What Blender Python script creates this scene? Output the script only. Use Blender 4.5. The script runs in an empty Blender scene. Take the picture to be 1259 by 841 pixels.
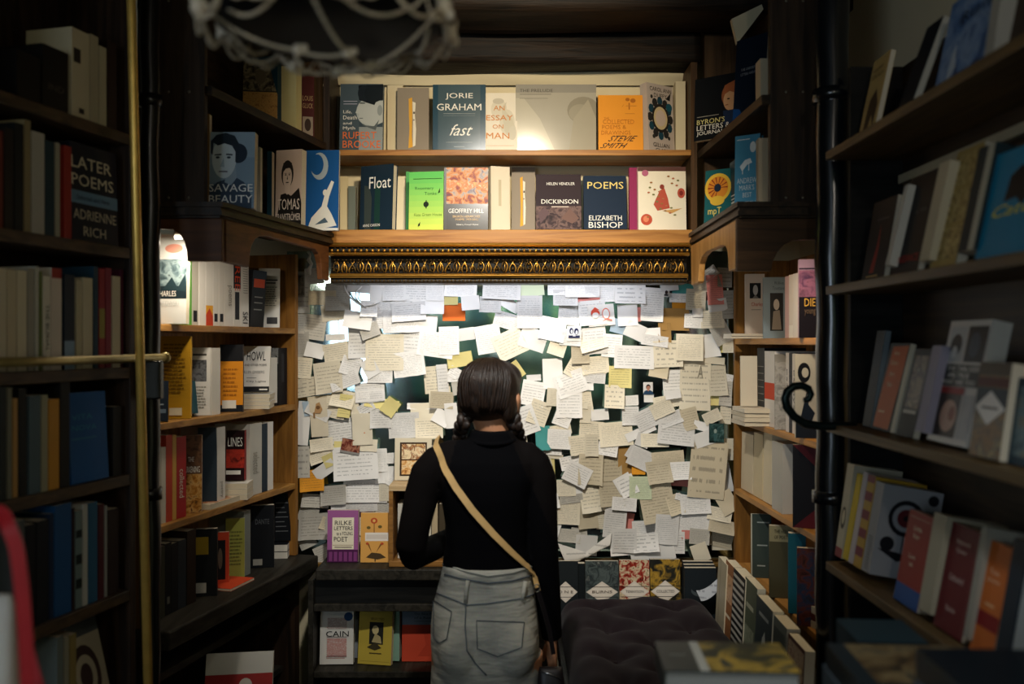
import bpy, bmesh, math, random
from mathutils import Vector, Matrix, Euler
from mathutils.bvhtree import BVHTree
random.seed(7)
SC = bpy.context.scene
COL = SC.collection
PI = math.pi
F, CX, CY, CZ = 1100.0, 629.5, 421.0, 1.70      # focal length and horizon of the photograph (1259x841), eye height
def px2x(px, Y): return (px - CX) * Y / F
def py2z(py, Y): return CZ - (py - CY) * Y / F

# ------------------------------------------------------------------ materials
def lin(h):
    h = h.lstrip('#'); h = ''.join(c * 2 for c in h) if len(h) == 3 else h
    r = []
    for i in (0, 2, 4):
        c = int(h[i:i+2], 16) / 255
        r.append(c / 12.92 if c <= .04045 else ((c + .055) / 1.055) ** 2.4)
    return (r[0], r[1], r[2], 1)
_M = {}
def newmat(name):
    m = bpy.data.materials.new(name); m.use_nodes = True
    nt = m.node_tree; b = nt.nodes['Principled BSDF']
    return m, nt, b
def mat(hexc, rough=.6, metal=0.0, var=.12, scale=30, spec=.4):
    k = ('s', hexc, rough, metal, var, scale, spec)
    if k in _M: return _M[k]
    m, nt, b = newmat('paint_' + hexc.strip('#'))
    b.inputs['Roughness'].default_value = rough; b.inputs['Metallic'].default_value = metal
    b.inputs['Specular IOR Level'].default_value = spec
    tc = nt.nodes.new('ShaderNodeTexCoord'); n = nt.nodes.new('ShaderNodeTexNoise')
    n.inputs['Scale'].default_value = scale; n.inputs['Detail'].default_value = 3
    nt.links.new(tc.outputs['Object'], n.inputs['Vector'])
    mr = nt.nodes.new('ShaderNodeMapRange'); mr.inputs['To Min'].default_value = 1 - var; mr.inputs['To Max'].default_value = 1 + var
    nt.links.new(n.outputs['Fac'], mr.inputs['Value'])
    h = nt.nodes.new('ShaderNodeHueSaturation'); h.inputs['Color'].default_value = lin(hexc)
    nt.links.new(mr.outputs['Result'], h.inputs['Value']); nt.links.new(h.outputs['Color'], b.inputs['Base Color'])
    _M[k] = m; return m
def wood(c1, c2, rough=.5, axis='X', scale=6, bump=.15):
    k = ('w', c1, c2, rough, axis, scale, bump)
    if k in _M: return _M[k]
    m, nt, b = newmat('wood')
    b.inputs['Roughness'].default_value = rough; b.inputs['Specular IOR Level'].default_value = .22
    tc = nt.nodes.new('ShaderNodeTexCoord'); mp = nt.nodes.new('ShaderNodeMapping')
    s = [scale * 5] * 3; s['XYZ'.index(axis)] = scale * .35
    mp.inputs['Scale'].default_value = s
    n = nt.nodes.new('ShaderNodeTexNoise'); n.inputs['Scale'].default_value = 1.6; n.inputs['Detail'].default_value = 6; n.inputs['Distortion'].default_value = .8
    r = nt.nodes.new('ShaderNodeValToRGB'); r.color_ramp.elements[0].color = lin(c1); r.color_ramp.elements[1].color = lin(c2)
    r.color_ramp.elements[0].position = .35; r.color_ramp.elements[1].position = .7
    nt.links.new(tc.outputs['Object'], mp.inputs['Vector']); nt.links.new(mp.outputs['Vector'], n.inputs['Vector'])
    nt.links.new(n.outputs['Fac'], r.inputs['Fac']); nt.links.new(r.outputs['Color'], b.inputs['Base Color'])
    bp = nt.nodes.new('ShaderNodeBump'); bp.inputs['Strength'].default_value = bump; bp.inputs['Distance'].default_value = .004
    nt.links.new(n.outputs['Fac'], bp.inputs['Height']); nt.links.new(bp.outputs['Normal'], b.inputs['Normal'])
    _M[k] = m; return m
def paint(cols, scale=25, rough=.35, dist=1.0):
    """a printed picture: patches of several colours"""
    k = ('p', tuple(cols), scale, rough, dist)
    if k in _M: return _M[k]
    m, nt, b = newmat('picture'); b.inputs['Roughness'].default_value = max(rough, .4); b.inputs['Specular IOR Level'].default_value = .18
    tc = nt.nodes.new('ShaderNodeTexCoord'); n = nt.nodes.new('ShaderNodeTexNoise')
    n.inputs['Scale'].default_value = scale; n.inputs['Detail'].default_value = 4; n.inputs['Distortion'].default_value = dist
    r = nt.nodes.new('ShaderNodeValToRGB'); cr = r.color_ramp
    while len(cr.elements) < len(cols): cr.elements.new(.5)
    for i, c in enumerate(cols):
        cr.elements[i].position = .28 + .44 * i / max(1, len(cols) - 1); cr.elements[i].color = lin(c)
    nt.links.new(tc.outputs['Object'], n.inputs['Vector']); nt.links.new(n.outputs['Fac'], r.inputs['Fac']); nt.links.new(r.outputs['Color'], b.inputs['Base Color'])
    _M[k] = m; return m
def pages(c='#d9cdb4'):
    k = ('pg', c)
    if k in _M: return _M[k]
    m, nt, b = newmat('pages'); b.inputs['Roughness'].default_value = .85
    tc = nt.nodes.new('ShaderNodeTexCoord'); w = nt.nodes.new('ShaderNodeTexWave'); w.wave_type = 'BANDS'; w.bands_direction = 'Y'
    w.inputs['Scale'].default_value = 260; w.inputs['Distortion'].default_value = 1.5
    r = nt.nodes.new('ShaderNodeMixRGB'); l = lin(c)
    r.inputs['Color1'].default_value = l; r.inputs['Color2'].default_value = (l[0] * .72, l[1] * .7, l[2] * .66, 1)
    nt.links.new(tc.outputs['Object'], w.inputs['Vector']); nt.links.new(w.outputs['Fac'], r.inputs['Fac']); nt.links.new(r.outputs['Color'], b.inputs['Base Color'])
    _M[k] = m; return m
def notemat(c, style, ink='#20242e'):
    """paper with handwriting: style = (number of lines, line weight, word frequency) or None"""
    k = ('n', c, style, ink)
    if k in _M: return _M[k]
    m, nt, b = newmat('paper'); b.inputs['Roughness'].default_value = .8; b.inputs['Specular IOR Level'].default_value = .2
    L, N = nt.links, nt.nodes
    tc = N.new('ShaderNodeTexCoord'); sp = N.new('ShaderNodeSeparateXYZ'); L.new(tc.outputs['Generated'], sp.inputs[0])
    def mt(op, a, bb=None, cc=None):
        n = N.new('ShaderNodeMath'); n.operation = op
        for i, v in enumerate((a, bb, cc)):
            if v is None: continue
            if isinstance(v, (int, float)): n.inputs[i].default_value = v
            else: L.new(v, n.inputs[i])
        return n.outputs[0]
    u, v = sp.outputs['X'], sp.outputs['Z']
    base = N.new('ShaderNodeTexNoise'); base.inputs['Scale'].default_value = 7; L.new(tc.outputs['Object'], base.inputs['Vector'])
    hs = N.new('ShaderNodeHueSaturation'); hs.inputs['Color'].default_value = lin(c)
    mr = N.new('ShaderNodeMapRange'); mr.inputs['To Min'].default_value = .9; mr.inputs['To Max'].default_value = 1.08
    L.new(base.outputs['Fac'], mr.inputs['Value']); oi0 = N.new('ShaderNodeObjectInfo'); vr = N.new('ShaderNodeMapRange'); vr.inputs['To Min'].default_value = .74; vr.inputs['To Max'].default_value = 1.06; L.new(oi0.outputs['Random'], vr.inputs['Value']); L.new(mt('MULTIPLY', mr.outputs['Result'], vr.outputs['Result']), hs.inputs['Value'])
    col = hs.outputs['Color']
    if style:
        nl, wt, wf = style
        vv = mt('MULTIPLY', v, nl); row = mt('FLOOR', vv); fr = mt('FRACT', vv)
        cv = N.new('ShaderNodeCombineXYZ'); L.new(mt('MULTIPLY', u, wf), cv.inputs['X']); L.new(mt('MULTIPLY', row, 3.7), cv.inputs['Y'])
        oi = N.new('ShaderNodeObjectInfo'); L.new(mt('MULTIPLY', oi.outputs['Random'], 50), cv.inputs['Z'])
        nz = N.new('ShaderNodeTexNoise'); nz.inputs['Scale'].default_value = 1; nz.inputs['Detail'].default_value = 1; L.new(cv.outputs[0], nz.inputs['Vector'])
        cv2 = N.new('ShaderNodeCombineXYZ'); L.new(mt('MULTIPLY', u, wf * 6), cv2.inputs['X']); L.new(row, cv2.inputs['Y'])
        nz2 = N.new('ShaderNodeTexNoise'); nz2.inputs['Scale'].default_value = 1; L.new(cv2.outputs[0], nz2.inputs['Vector'])
        off = mt('ABSOLUTE', mt('SUBTRACT', fr, mt('ADD', mt('MULTIPLY', nz2.outputs['Fac'], .5), .25)))
        line = mt('LESS_THAN', off, wt * .8)
        word = mt('GREATER_THAN', nz.outputs['Fac'], .45)
        mg = mt('MULTIPLY', mt('GREATER_THAN', u, .08), mt('LESS_THAN', u, .9))
        mg = mt('MULTIPLY', mg, mt('MULTIPLY', mt('GREATER_THAN', v, .1), mt('LESS_THAN', v, .9)))
        fac = mt('MULTIPLY', mt('MULTIPLY', line, word), mt('MULTIPLY', mg, .40))
        mx = N.new('ShaderNodeMixRGB'); mx.inputs['Color2'].default_value = lin(ink)
        L.new(fac, mx.inputs['Fac']); L.new(col, mx.inputs['Color1']); col = mx.outputs['Color']
    L.new(col, b.inputs['Base Color'])
    _M[k] = m; return m

# ------------------------------------------------------------------ mesh builder
class MB:
    def __init__(self): self.v = []; self.f = []; self.m = []; self.mats = []
    def mi(self, m):
        if m not in self.mats: self.mats.append(m)
        return self.mats.index(m)
    def add(self, vs, fs, m=None):
        o = len(self.v); self.v += [tuple(p) for p in vs]; i = self.mi(m) if m is not None else 0
        for f in fs: self.f.append(tuple(o + k for k in f)); self.m.append(i)
    def box(self, x0, x1, y0, y1, z0, z1, m=None, M=None):
        vs = [Vector((x, y, z)) for x in (x0, x1) for y in (y0, y1) for z in (z0, z1)]
        if M: vs = [M @ p for p in vs]
        self.add(vs, [(0, 1, 3, 2), (4, 6, 7, 5), (0, 4, 5, 1), (2, 3, 7, 6), (0, 2, 6, 4), (1, 5, 7, 3)], m)
    def quad(self, pts, m=None): self.add(pts, [tuple(range(len(pts)))], m)
    def prism(self, pts, d, m=None):
        """polygon pts (3d) extruded by vector d"""
        n = len(pts); d = Vector(d); a = [Vector(p) for p in pts]; b = [p + d for p in a]
        self.add(a + b, [tuple(range(n))[::-1], tuple(range(n, 2 * n))] + [(i, (i + 1) % n, n + (i + 1) % n, n + i) for i in range(n)], m)
    def tube(self, pts, rad, m=None, n=10, flat=1.0, closed=False, up=None):
        P = [Vector(p) for p in pts]; R = rad if isinstance(rad, (list, tuple)) else [rad] * len(P)
        rings = []; prev = None
        for i, p in enumerate(P):
            t = (P[(i + 1) % len(P)] - P[i - 1]) if closed else (P[min(i + 1, len(P) - 1)] - P[max(i - 1, 0)])
            t.normalize()
            if prev is None:
                a = Vector(up) if up else (Vector((0, 0, 1)) if abs(t.z) < .9 else Vector((1, 0, 0)))
                x = t.cross(a).normalized()
            else:
                x = (prev - t * prev.dot(t)).normalized()
            y = t.cross(x).normalized(); prev = x
            rings.append([p + x * R[i] * math.cos(2 * PI * k / n) + y * R[i] * flat * math.sin(2 * PI * k / n) for k in range(n)])
        vs = [q for r in rings for q in r]; fs = []
        L = len(P)
        for i in range(L if closed else L - 1):
            j = (i + 1) % L
            for k in range(n):
                fs.append((i * n + k, i * n + (k + 1) % n, j * n + (k + 1) % n, j * n + k))
        if not closed: fs += [tuple(range(n))[::-1], tuple((L - 1) * n + k for k in range(n))]
        self.add(vs, fs, m)
    def rings(self, rr, m=None, n=28, p=2.0):
        """horizontal superellipse rings (cx, cy, z, rx, ry) from bottom to top, capped"""
        vs = []; fs = []
        for (cx, cy, z, rx, ry) in rr:
            for k in range(n):
                a = 2 * PI * k / n; c, s = math.cos(a), math.sin(a)
                vs.append((cx + rx * math.copysign(abs(c) ** (2 / p), c), cy + ry * math.copysign(abs(s) ** (2 / p), s), z))
        L = len(rr)
        for i in range(L - 1):
            for k in range(n): fs.append((i * n + k, i * n + (k + 1) % n, (i + 1) * n + (k + 1) % n, (i + 1) * n + k))
        fs += [tuple(range(n))[::-1], tuple((L - 1) * n + k for k in range(n))]
        self.add(vs, fs, m)
    def ell(self, c, r, m=None, n=14, k=8, M=None):
        vs = []; fs = []; c = Vector(c)
        for i in range(k + 1):
            th = PI * i / k
            for j in range(n):
                ph = 2 * PI * j / n
                p = Vector((r[0] * math.sin(th) * math.cos(ph), r[1] * math.sin(th) * math.sin(ph), r[2] * math.cos(th)))
                vs.append(c + (M @ p if M else p))
        for i in range(k):
            for j in range(n): fs.append((i * n + j, (i + 1) * n + j, (i + 1) * n + (j + 1) % n, i * n + (j + 1) % n))
        self.add(vs, fs, m)
    def lathe(self, prof, c=(0, 0, 0), m=None, n=24):
        vs = []; fs = []
        for r, z in prof:
            for k in range(n): vs.append((c[0] + r * math.cos(2 * PI * k / n), c[1] + r * math.sin(2 * PI * k / n), c[2] + z))
        for i in range(len(prof) - 1):
            for k in range(n): fs.append((i * n + k, i * n + (k + 1) % n, (i + 1) * n + (k + 1) % n, (i + 1) * n + k))
        self.add(vs, fs, m)
    def mesh(self, name):
        me = bpy.data.meshes.new(name); me.from_pydata(self.v, [], self.f)
        for mt_ in self.mats: me.materials.append(mt_)
        me.polygons.foreach_set('material_index', self.m); me.update(); return me
    def build(self, name, parent=None, smooth=False, bevel=0, m=None):
        if m is not None and not self.mats: self.mats = [m]
        me = self.mesh(name)
        if smooth == 'fix' or smooth:
            bm = bmesh.new(); bm.from_mesh(me); bmesh.ops.remove_doubles(bm, verts=bm.verts, dist=1e-6); bmesh.ops.recalc_face_normals(bm, faces=bm.faces); bm.to_mesh(me); bm.free()
            for p in me.polygons: p.use_smooth = True
        o = bpy.data.objects.new(name, me); COL.objects.link(o)
        if parent: o.parent = parent
        if bevel:
            b = o.modifiers.new('bevel', 'BEVEL'); b.width = bevel; b.segments = 2; b.limit_method = 'ANGLE'
        return o
def fuse(mb, name, voxel, smooth, mats, parent=None, matfn=None):
    """join overlapping volumes into one continuous skin"""
    me = mb.mesh(name); o = bpy.data.objects.new(name, me); COL.objects.link(o)
    r = o.modifiers.new('r', 'REMESH'); r.mode = 'VOXEL'; r.voxel_size = voxel
    s = o.modifiers.new('s', 'SMOOTH'); s.iterations = smooth; s.factor = .5
    dg = bpy.context.evaluated_depsgraph_get(); dg.update()
    e = o.evaluated_get(dg); out = bpy.data.meshes.new_from_object(e); bpy.data.objects.remove(o)
    out.materials.clear()
    for m in mats: out.materials.append(m)
    for p in out.polygons:
        p.use_smooth = True; p.material_index = matfn(p.center) if matfn else 0
    out.name = name
    o = bpy.data.objects.new(name, out); COL.objects.link(o); o.parent = parent
    return o
_T = {}
def text_geo(s):
    if s in _T: return _T[s]
    cu = bpy.data.curves.new('t', 'FONT'); cu.body = s; cu.resolution_u = 2
    o = bpy.data.objects.new('t', cu); COL.objects.link(o)
    dg = bpy.context.evaluated_depsgraph_get(); dg.update()
    me = bpy.data.meshes.new_from_object(o.evaluated_get(dg))
    vs = [v.co.copy() for v in me.vertices]; fs = [tuple(p.vertices) for p in me.polygons]
    bpy.data.objects.remove(o); bpy.data.curves.remove(cu); bpy.data.meshes.remove(me)
    if vs:
        x0 = min(v.x for v in vs); x1 = max(v.x for v in vs); y0 = min(v.y for v in vs); y1 = max(v.y for v in vs)
        vs = [((v.x - x0) / max(1e-6, x1 - x0), (v.y - y0) / max(1e-6, y1 - y0)) for v in vs]
    _T[s] = (vs, fs); return _T[s]
def put_text(mb, s, origin, U, V, m, slant=0):
    """text stretched into the box origin + U (width) + V (height)"""
    vs, fs = text_geo(s); o = Vector(origin); U = Vector(U); V = Vector(V)
    mb.add([o + U * (x + slant * y) + V * y for x, y in vs], fs, m)

# ------------------------------------------------------------------ things
def tag(o, label=None, cat=None, group=None, kind=None):
    if label: o['label'] = label
    if cat: o['category'] = cat
    if group: o['group'] = group
    if kind: o['kind'] = kind
    return o
def empty(name, label, cat, loc=(0, 0, 0), group=None, M=None):
    o = bpy.data.objects.new(name, None); COL.objects.link(o); o.empty_display_size = .05
    if M is not None: o.matrix_world = M
    else: o.location = loc
    return tag(o, label, cat, group)
def struct(o): o['kind'] = 'structure'; return o

INK, WHT, CRM, GOLD = '#101114', '#e8e4da', '#d8ccb0', '#c99a3a'
def R(u0, v0, u1, v1, c): return ('p', [(u0, v0), (u1, v0), (u1, v1), (u0, v1)], c)
def E(cu, cv, ru, rv, c, n=20): return ('p', [(cu + ru * math.cos(2 * PI * k / n), cv + rv * math.sin(2 * PI * k / n)) for k in range(n)], c)
def Pl(pts, c): return ('p', pts, c)
def T(s, u0, v0, u1, v1, c, slant=0): return ('t', s, u0, v0, u1, v1, c, slant)
def LN(u0, u1, v0, v1, n, c, seed=1):
    """n thin lines of small print"""
    rr = random.Random(seed); out = []
    for i in range(n):
        v = v1 - (v1 - v0) * (i + .5) / n; h = (v1 - v0) / n * .22; a = u0
        e = u1 - rr.random() * (u1 - u0) * .25
        while a < e:
            w = min(e - a, .05 + rr.random() * .13); out.append(R(a, v - h, a + w, v + h, c)); a += w + .025
    return out
def portrait(cu, cv, s, skin, hair, coat, asp=.7, look=0):
    """a simple printed head and shoulders; s = head height in cover heights"""
    a = s / asp
    return [Pl([(cu - a * 1.0, cv - s * 1.35), (cu - a * .8, cv - s * .75), (cu - a * .25, cv - s * .5), (cu + a * .3, cv - s * .5), (cu + a * .85, cv - s * .78), (cu + a * 1.05, cv - s * 1.35)], coat),
            Pl([(cu - a * .17, cv - s * .62), (cu - a * .15, cv - s * .25), (cu + a * .17, cv - s * .25), (cu + a * .19, cv - s * .62), (cu, cv - s * .72)], skin),
            E(cu + look * a * -.06, cv + s * .08, a * .43, s * .52, hair), E(cu + look * a * .05, cv - s * .04, a * .32, s * .43, skin),
            Pl([(cu - a * .36, cv + s * .1), (cu - a * .3, cv + s * .5), (cu + a * .3, cv + s * .5), (cu + a * .38, cv + s * .12), (cu + a * .15, cv + s * .3), (cu - a * .12, cv + s * .28)], hair),
            E(cu + a * (-.12 + .06 * look), cv + s * .04, a * .06, s * .025, hair, 8), E(cu + a * (.14 + .06 * look), cv + s * .04, a * .06, s * .025, hair, 8),
            R(cu + a * (-.2 + .06 * look), cv + s * .085, cu + a * (-.05 + .06 * look), cv + s * .105, hair), R(cu + a * (.07 + .06 * look), cv + s * .085, cu + a * (.22 + .06 * look), cv + s * .105, hair),
            Pl([(cu + a * .02 * look, cv + s * .03), (cu + a * (.05 + .08 * look), cv - s * .14), (cu - a * .03, cv - s * .14)], coat),
            R(cu + a * (-.09 + .06 * look), cv - s * .27, cu + a * (.1 + .06 * look), cv - s * .235, hair)]
def ramp(c1, c2, n=10):
    a, b = [int(c1[i:i+2], 16) for i in (1, 3, 5)], [int(c2[i:i+2], 16) for i in (1, 3, 5)]
    return [R(0, k / n, 1, (k + 1) / n, '#%02x%02x%02x' % tuple(round(a[i] + (b[i] - a[i]) * (k + .5) / n) for i in range(3))) for k in range(n)]
def asmat(c, gloss):
    return c if not isinstance(c, str) else mat(c, gloss, 0, .04, 18, .5 if gloss < .3 else .14)
BOOKS = []
def book(label, base, W, H, T_, col, art=(), sp=(), yaw=0, lean=0, roll=0, spcol=None, back=None, spine='L', hard=False,
         pg='#d9cdb4', group=None, gloss=.5, name='book', lift=0, spart_flat=False):
    """local frame: front cover in the plane y=0 facing -y, width along +x, spine at x=0 (or x=W); base=(x, y, z) under its centre"""
    W = max(W, .012); T_ = max(T_, .003)
    ct = .0022 if hard else .0007; ins = .0035 if hard else .0004
    M0 = Matrix.Rotation(yaw, 4, 'Z') @ Matrix.Rotation(-lean, 4, 'X') @ Matrix.Rotation(roll, 4, 'Y')
    cs = [M0 @ Vector((x, y, z)) for x in (0, W) for y in (0, T_) for z in (0, H)]
    mz = min(c.z for c in cs); cc = M0 @ Vector((W / 2, T_ / 2, 0))
    if abs(lean) > 1.2: cc = M0 @ Vector((W / 2, T_ / 2, H / 2))
    M = Matrix.Translation((base[0] - cc.x, base[1] - cc.y, base[2] - mz + .0006 + lift)) @ M0
    root = empty(name, label, 'book', M=M, group=group)
    mb = MB(); tx = MB()
    cm = asmat(col, gloss); bm_ = asmat(back or col, gloss); sm = asmat(spcol or col, gloss)
    xs0, xs1 = (0, ct) if spine == 'L' else (W - ct, W)
    xa, xb = (ct, W) if spine == 'L' else (0, W - ct)
    mb.box(0, W, 0, ct, 0, H, cm); mb.box(0, W, T_ - ct, T_, 0, H, bm_)
    e = 5e-5
    mb.box(xs0 - (e if spine == 'L' else 0), xs1 + (e if spine == 'R' else 0), ct, T_ - ct, 0, H, sm)
    def emit(items, O, U, V, Nn):
        for i, it in enumerate(items):
            off = Nn * (1.2e-4 * (i + 1)) if i < 14 else Nn * (1.2e-4 * 15)
            if it[0] == 'p':
                mb.quad([O + U * min(1, max(0, u)) + V * min(1, max(0, v)) + off for u, v in it[1]], asmat(it[2], gloss))
            elif it[0] == 's':
                _, s, c, v0, v1, a, b = it
                put_text(tx, s, O + U * a + V * v1 + Nn * .0018, V * (v0 - v1), U * (b - a), asmat(c, gloss))
            else:
                _, s, u0, v0, u1, v1, c, sl = it
                put_text(tx, s, O + U * u0 + V * v0 + Nn * .0022, U * (u1 - u0), V * (v1 - v0), asmat(c, gloss), sl)
    emit(art, Vector((0, 0, 0)), Vector((W, 0, 0)), Vector((0, 0, H)), Vector((0, -1, 0)))
    if sp:
        if spine == 'L': emit(sp, Vector((-e, T_, 0)), Vector((0, -T_, 0)), Vector((0, 0, H)), Vector((-1, 0, 0)))
        else: emit(sp, Vector((W + e, 0, 0)), Vector((0, T_, 0)), Vector((0, 0, H)), Vector((1, 0, 0)))
    mb.build('cover', root)
    p = MB(); p.box(xa + (0 if spine == 'L' else ins), xb - (ins if spine == 'L' else 0), ct, T_ - ct, ins, H - ins, pages(pg)); p.build('page_block', root)
    if tx.v: tx.build('lettering', root)
    return root
def spine_text(s, c, v0=.15, v1=.85, a=.25, b=.75):
    return ('s', s, c, v0, v1, a, b)
def fb(label, px0, px1, ytop, Z, Y, col, T_=.02, yaw=0, lean=6, **k):
    """a book seen face on: its outline measured in the photograph at depth Y, standing on a shelf at height Z"""
    yr = math.radians(yaw); W = (px1 - px0) * Y / F / math.cos(yr); H = (py2z(ytop, Y) - Z) / math.cos(math.radians(lean))
    x = px2x((px0 + px1) / 2, Y)
    n = Vector((-math.sin(yr), math.cos(yr)))
    return book(label, (x + n.x * T_ / 2, Y + n.y * T_ / 2, Z), W, H, T_, col, yaw=yr, lean=math.radians(lean), **k)
class Case:
    """the front plane of a bookcase: far corner, direction towards the camera, side it opens to"""
    def __init__(s, far, d, side):
        s.p = Vector(far); s.d = Vector(d).normalized(); n = Vector((-s.d.y, s.d.x)); s.n = n if n.x * side > 0 else -n
    def at(s, px, w=0.0):
        o = s.p + s.n * w; q = (px - CX) / F
        t = (q * o.y - o.x) / (s.d.x - q * s.d.y); return o + s.d * t
    def pt(s, t, w, z=0): q = s.p + s.d * t + s.n * w; return Vector((q.x, q.y, z))
    def box(s, mb, t0, t1, w0, w1, z0, z1, m=None):
        a = s.pt(t0, w0); b = s.pt(t1, w0); c = s.pt(t1, w1); d = s.pt(t0, w1)
        mb.prism([(q.x, q.y, z0) for q in (a, b, c, d)], (0, 0, z1 - z0), m)
    def spine(s, label, px0, px1, ytop, Z, col, w=.012, W=.13, roll=0, art=(), sp=(), turn=0, **k):
        a = s.at(px0, w); b = s.at(px1, w); T_ = max(.006, (a - b).length - .0012); mid = (a + b) / 2
        H = py2z(ytop, mid.y) - Z; c = mid + s.n * W / 2
        psi = math.atan2(s.n.y, s.n.x) + math.radians(turn)
        if s.n.x > 0:
            return book(label, (c.x, c.y, Z), W, H, T_, col, yaw=psi, roll=math.radians(roll), art=art, sp=sp, **k)
        return book(label, (c.x, c.y, Z), W, H, T_, col, yaw=psi + PI, roll=math.radians(roll), art=art, sp=sp, spine='R', **k)
    def face(s, label, px0, px1, ytop, Z, col, w=.03, T_=.02, lean=8, turn=0, **k):
        a = s.at(px0, w); b = s.at(px1, w); W = max(.03, (a - b).length - .001); mid = (a + b) / 2
        H = (py2z(ytop, mid.y) - Z) / math.cos(math.radians(lean)); c = mid + s.n * T_ / 2
        psi = math.atan2(s.n.y, s.n.x) - PI / 2 + math.radians(turn)
        return book(label, (c.x, c.y, Z), W, H, T_, col, yaw=psi, lean=math.radians(lean), **k)
# ------------------------------------------------------------------ the setting
DARK = wood('#15100b', '#2e2117', .55, 'X'); DARKZ = wood('#1a130d', '#38281b', .5, 'Z'); DARKY = wood('#1b150e', '#3b2c1d', .5, 'Y')
BROWN = wood('#4a2a14', '#6d4222', .5, 'Y'); OAKX = wood('#8a5a28', '#b98545', .42, 'X'); OAKY = wood('#7d5524', '#a87a3d', .45, 'Y'); OAKZ = wood('#6e4a20', '#98692f', .48, 'Z')
LOAKY = wood('#9a6a30', '#c08c4c', .42, 'Y')
GREYWOOD = wood('#1a1812', '#36322a', .55, 'Y'); BLACKW = wood('#0c0d0d', '#1c1c1a', .45, 'X')
PLASTER = mat('#cfc3a2', .9, 0, .08, 5, .1)
MY = 3.34
b = MB(); b.box(-2.6, 1.9, -2.2, 3.6, -.08, 0); struct(b.build('floor', m=wood('#2a1d12', '#4a3320', .5, 'Y')))
b = MB(); b.box(-2.6, 1.9, -2.2, 3.6, 3.05, 3.13); struct(b.build('ceiling', m=mat('#4a4438', .9)))
def rough_slab(name, x0, x1, y0, y1, z0, z1, m, n=60, amp=.008, axis='x'):
    bm = bmesh.new(); bmesh.ops.create_grid(bm, x_segments=n, y_segments=8, size=.5)
    return bm
b = MB(); b.box(-2.6, 1.9, 3.42, 3.55, 0, 3.05); struct(b.build('wall_back', m=PLASTER))
b = MB(); b.box(-2.6, -2.5, -2.2, 3.42, 0, 3.05); struct(b.build('wall_left', m=mat('#6b6450', .9)))
b = MB(); b.box(1.10, 1.25, -2.2, 3.42, 0, 3.05); struct(b.build('wall_right', m=PLASTER))
# rear wall with a window opening (behind the camera, seen in the mirror)
WX0, WX1, WZ0, WZ1 = -2.1, -1.25, 1.25, 2.35
b = MB(); RY0, RY1 = -2.1, -2.0
b.box(-2.5, WX0, RY0, RY1, 0, 3.05); b.box(WX1, 1.10, RY0, RY1, 0, 3.05); b.box(WX0, WX1, RY0, RY1, 0, WZ0); b.box(WX0, WX1, RY0, RY1, WZ1, 3.05)
struct(b.build('wall_rear', m=mat('#5d5746', .9)))
b = MB()
for x in (WX0, (WX0 + WX1) / 2 - .02, WX1 - .04): b.box(x, x + .04, RY1 - .06, RY1 - .02, WZ0, WZ1)
for z in (WZ0, 1.8, WZ1 - .04): b.box(WX0, WX1, RY1 - .058, RY1 - .022, z, z + .04)
w1 = b.build('window_1', m=mat('#20241f', .5)); struct(w1)
# rough plaster swag above the books, uneven like old lime plaster
def wavy(name, x0, x1, z0, z1, y, m, amp, seed, nx=70, nz=10, parent=None):
    rr = random.Random(seed); ph = [(rr.uniform(3, 12), rr.uniform(8, 40), rr.uniform(0, 6)) for _ in range(7)]
    b = MB(); vs = []; fs = []
    for j in range(nz + 1):
        for i in range(nx + 1):
            u, v = i / nx, j / nz; x = x0 + (x1 - x0) * u; z = z0 + (z1 - z0) * v
            d = sum(math.sin(a * x + c * z * 1.6 + p) for a, c, p in ph) / 7
            vs.append((x, y - amp * (.6 + d) * math.sin(PI * min(1, .12 + v)), z))
    for j in range(nz):
        for i in range(nx): k = j * (nx + 1) + i; fs.append((k, k + 1, k + nx + 2, k + nx + 1))
    b.add(vs, fs, m); return b.build(name, parent, smooth=True)
struct(wavy('trim_1', -.637, .625, 2.645, 2.735, 3.295, PLASTER, .035, 3))
# beams: hewn oak, one mesh each
def beam(name, x0, x1, y0, y1, z0, z1, m, seed):
    rr = random.Random(seed); ph = [(rr.uniform(2, 9), rr.uniform(10, 40), rr.uniform(0, 6)) for _ in range(6)]
    b = MB(); n = 60; prof = []
    K = 6
    for (ya, za, yb, zb) in ((y0, z0, y1, z0), (y1, z0, y1, z1), (y1, z1, y0, z1), (y0, z1, y0, z0)):
        for k in range(K): t = k / K; prof.append((ya + (yb - ya) * t, za + (zb - za) * t))
    vs = []; fs = []; P = len(prof)
    for i in range(n + 1):
        x = x0 + (x1 - x0) * i / n
        for (y, z) in prof:
            d = .007 * sum(math.sin(a * x + c * (y + z) + p) for a, c, p in ph) / 3
            vs.append((x, y + d, z + d * .8))
    for i in range(n):
        for k in range(P): fs.append((i * P + k, (i + 1) * P + k, (i + 1) * P + (k + 1) % P, i * P + (k + 1) % P))
    fs += [tuple(range(P)), tuple(n * P + k for k in range(P))[::-1]]
    b.add(vs, fs, m); return struct(b.build(name, smooth=True))
beam('beam_lower', -.86, .66, 3.13, 3.31, 2.685, 2.86, wood('#0c0906', '#261b11', .65, 'X', 8, .8), 1)
beam('beam_upper', -1.2, 1.09, 2.86, 3.08, 2.765, 3.0, wood('#0e0a06', '#2b1e12', .6, 'X', 8, .7), 5)

mb = MB(); mb.prism([(px2x(x, 2.84), 2.835, py2z(y, 2.84)) for x, y in ((899, 24), (936, 6), (938, 12), (920, 36), (906, 54))], (0, .02, 0), PLASTER); struct(mb.build('trim_2'))
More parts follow.
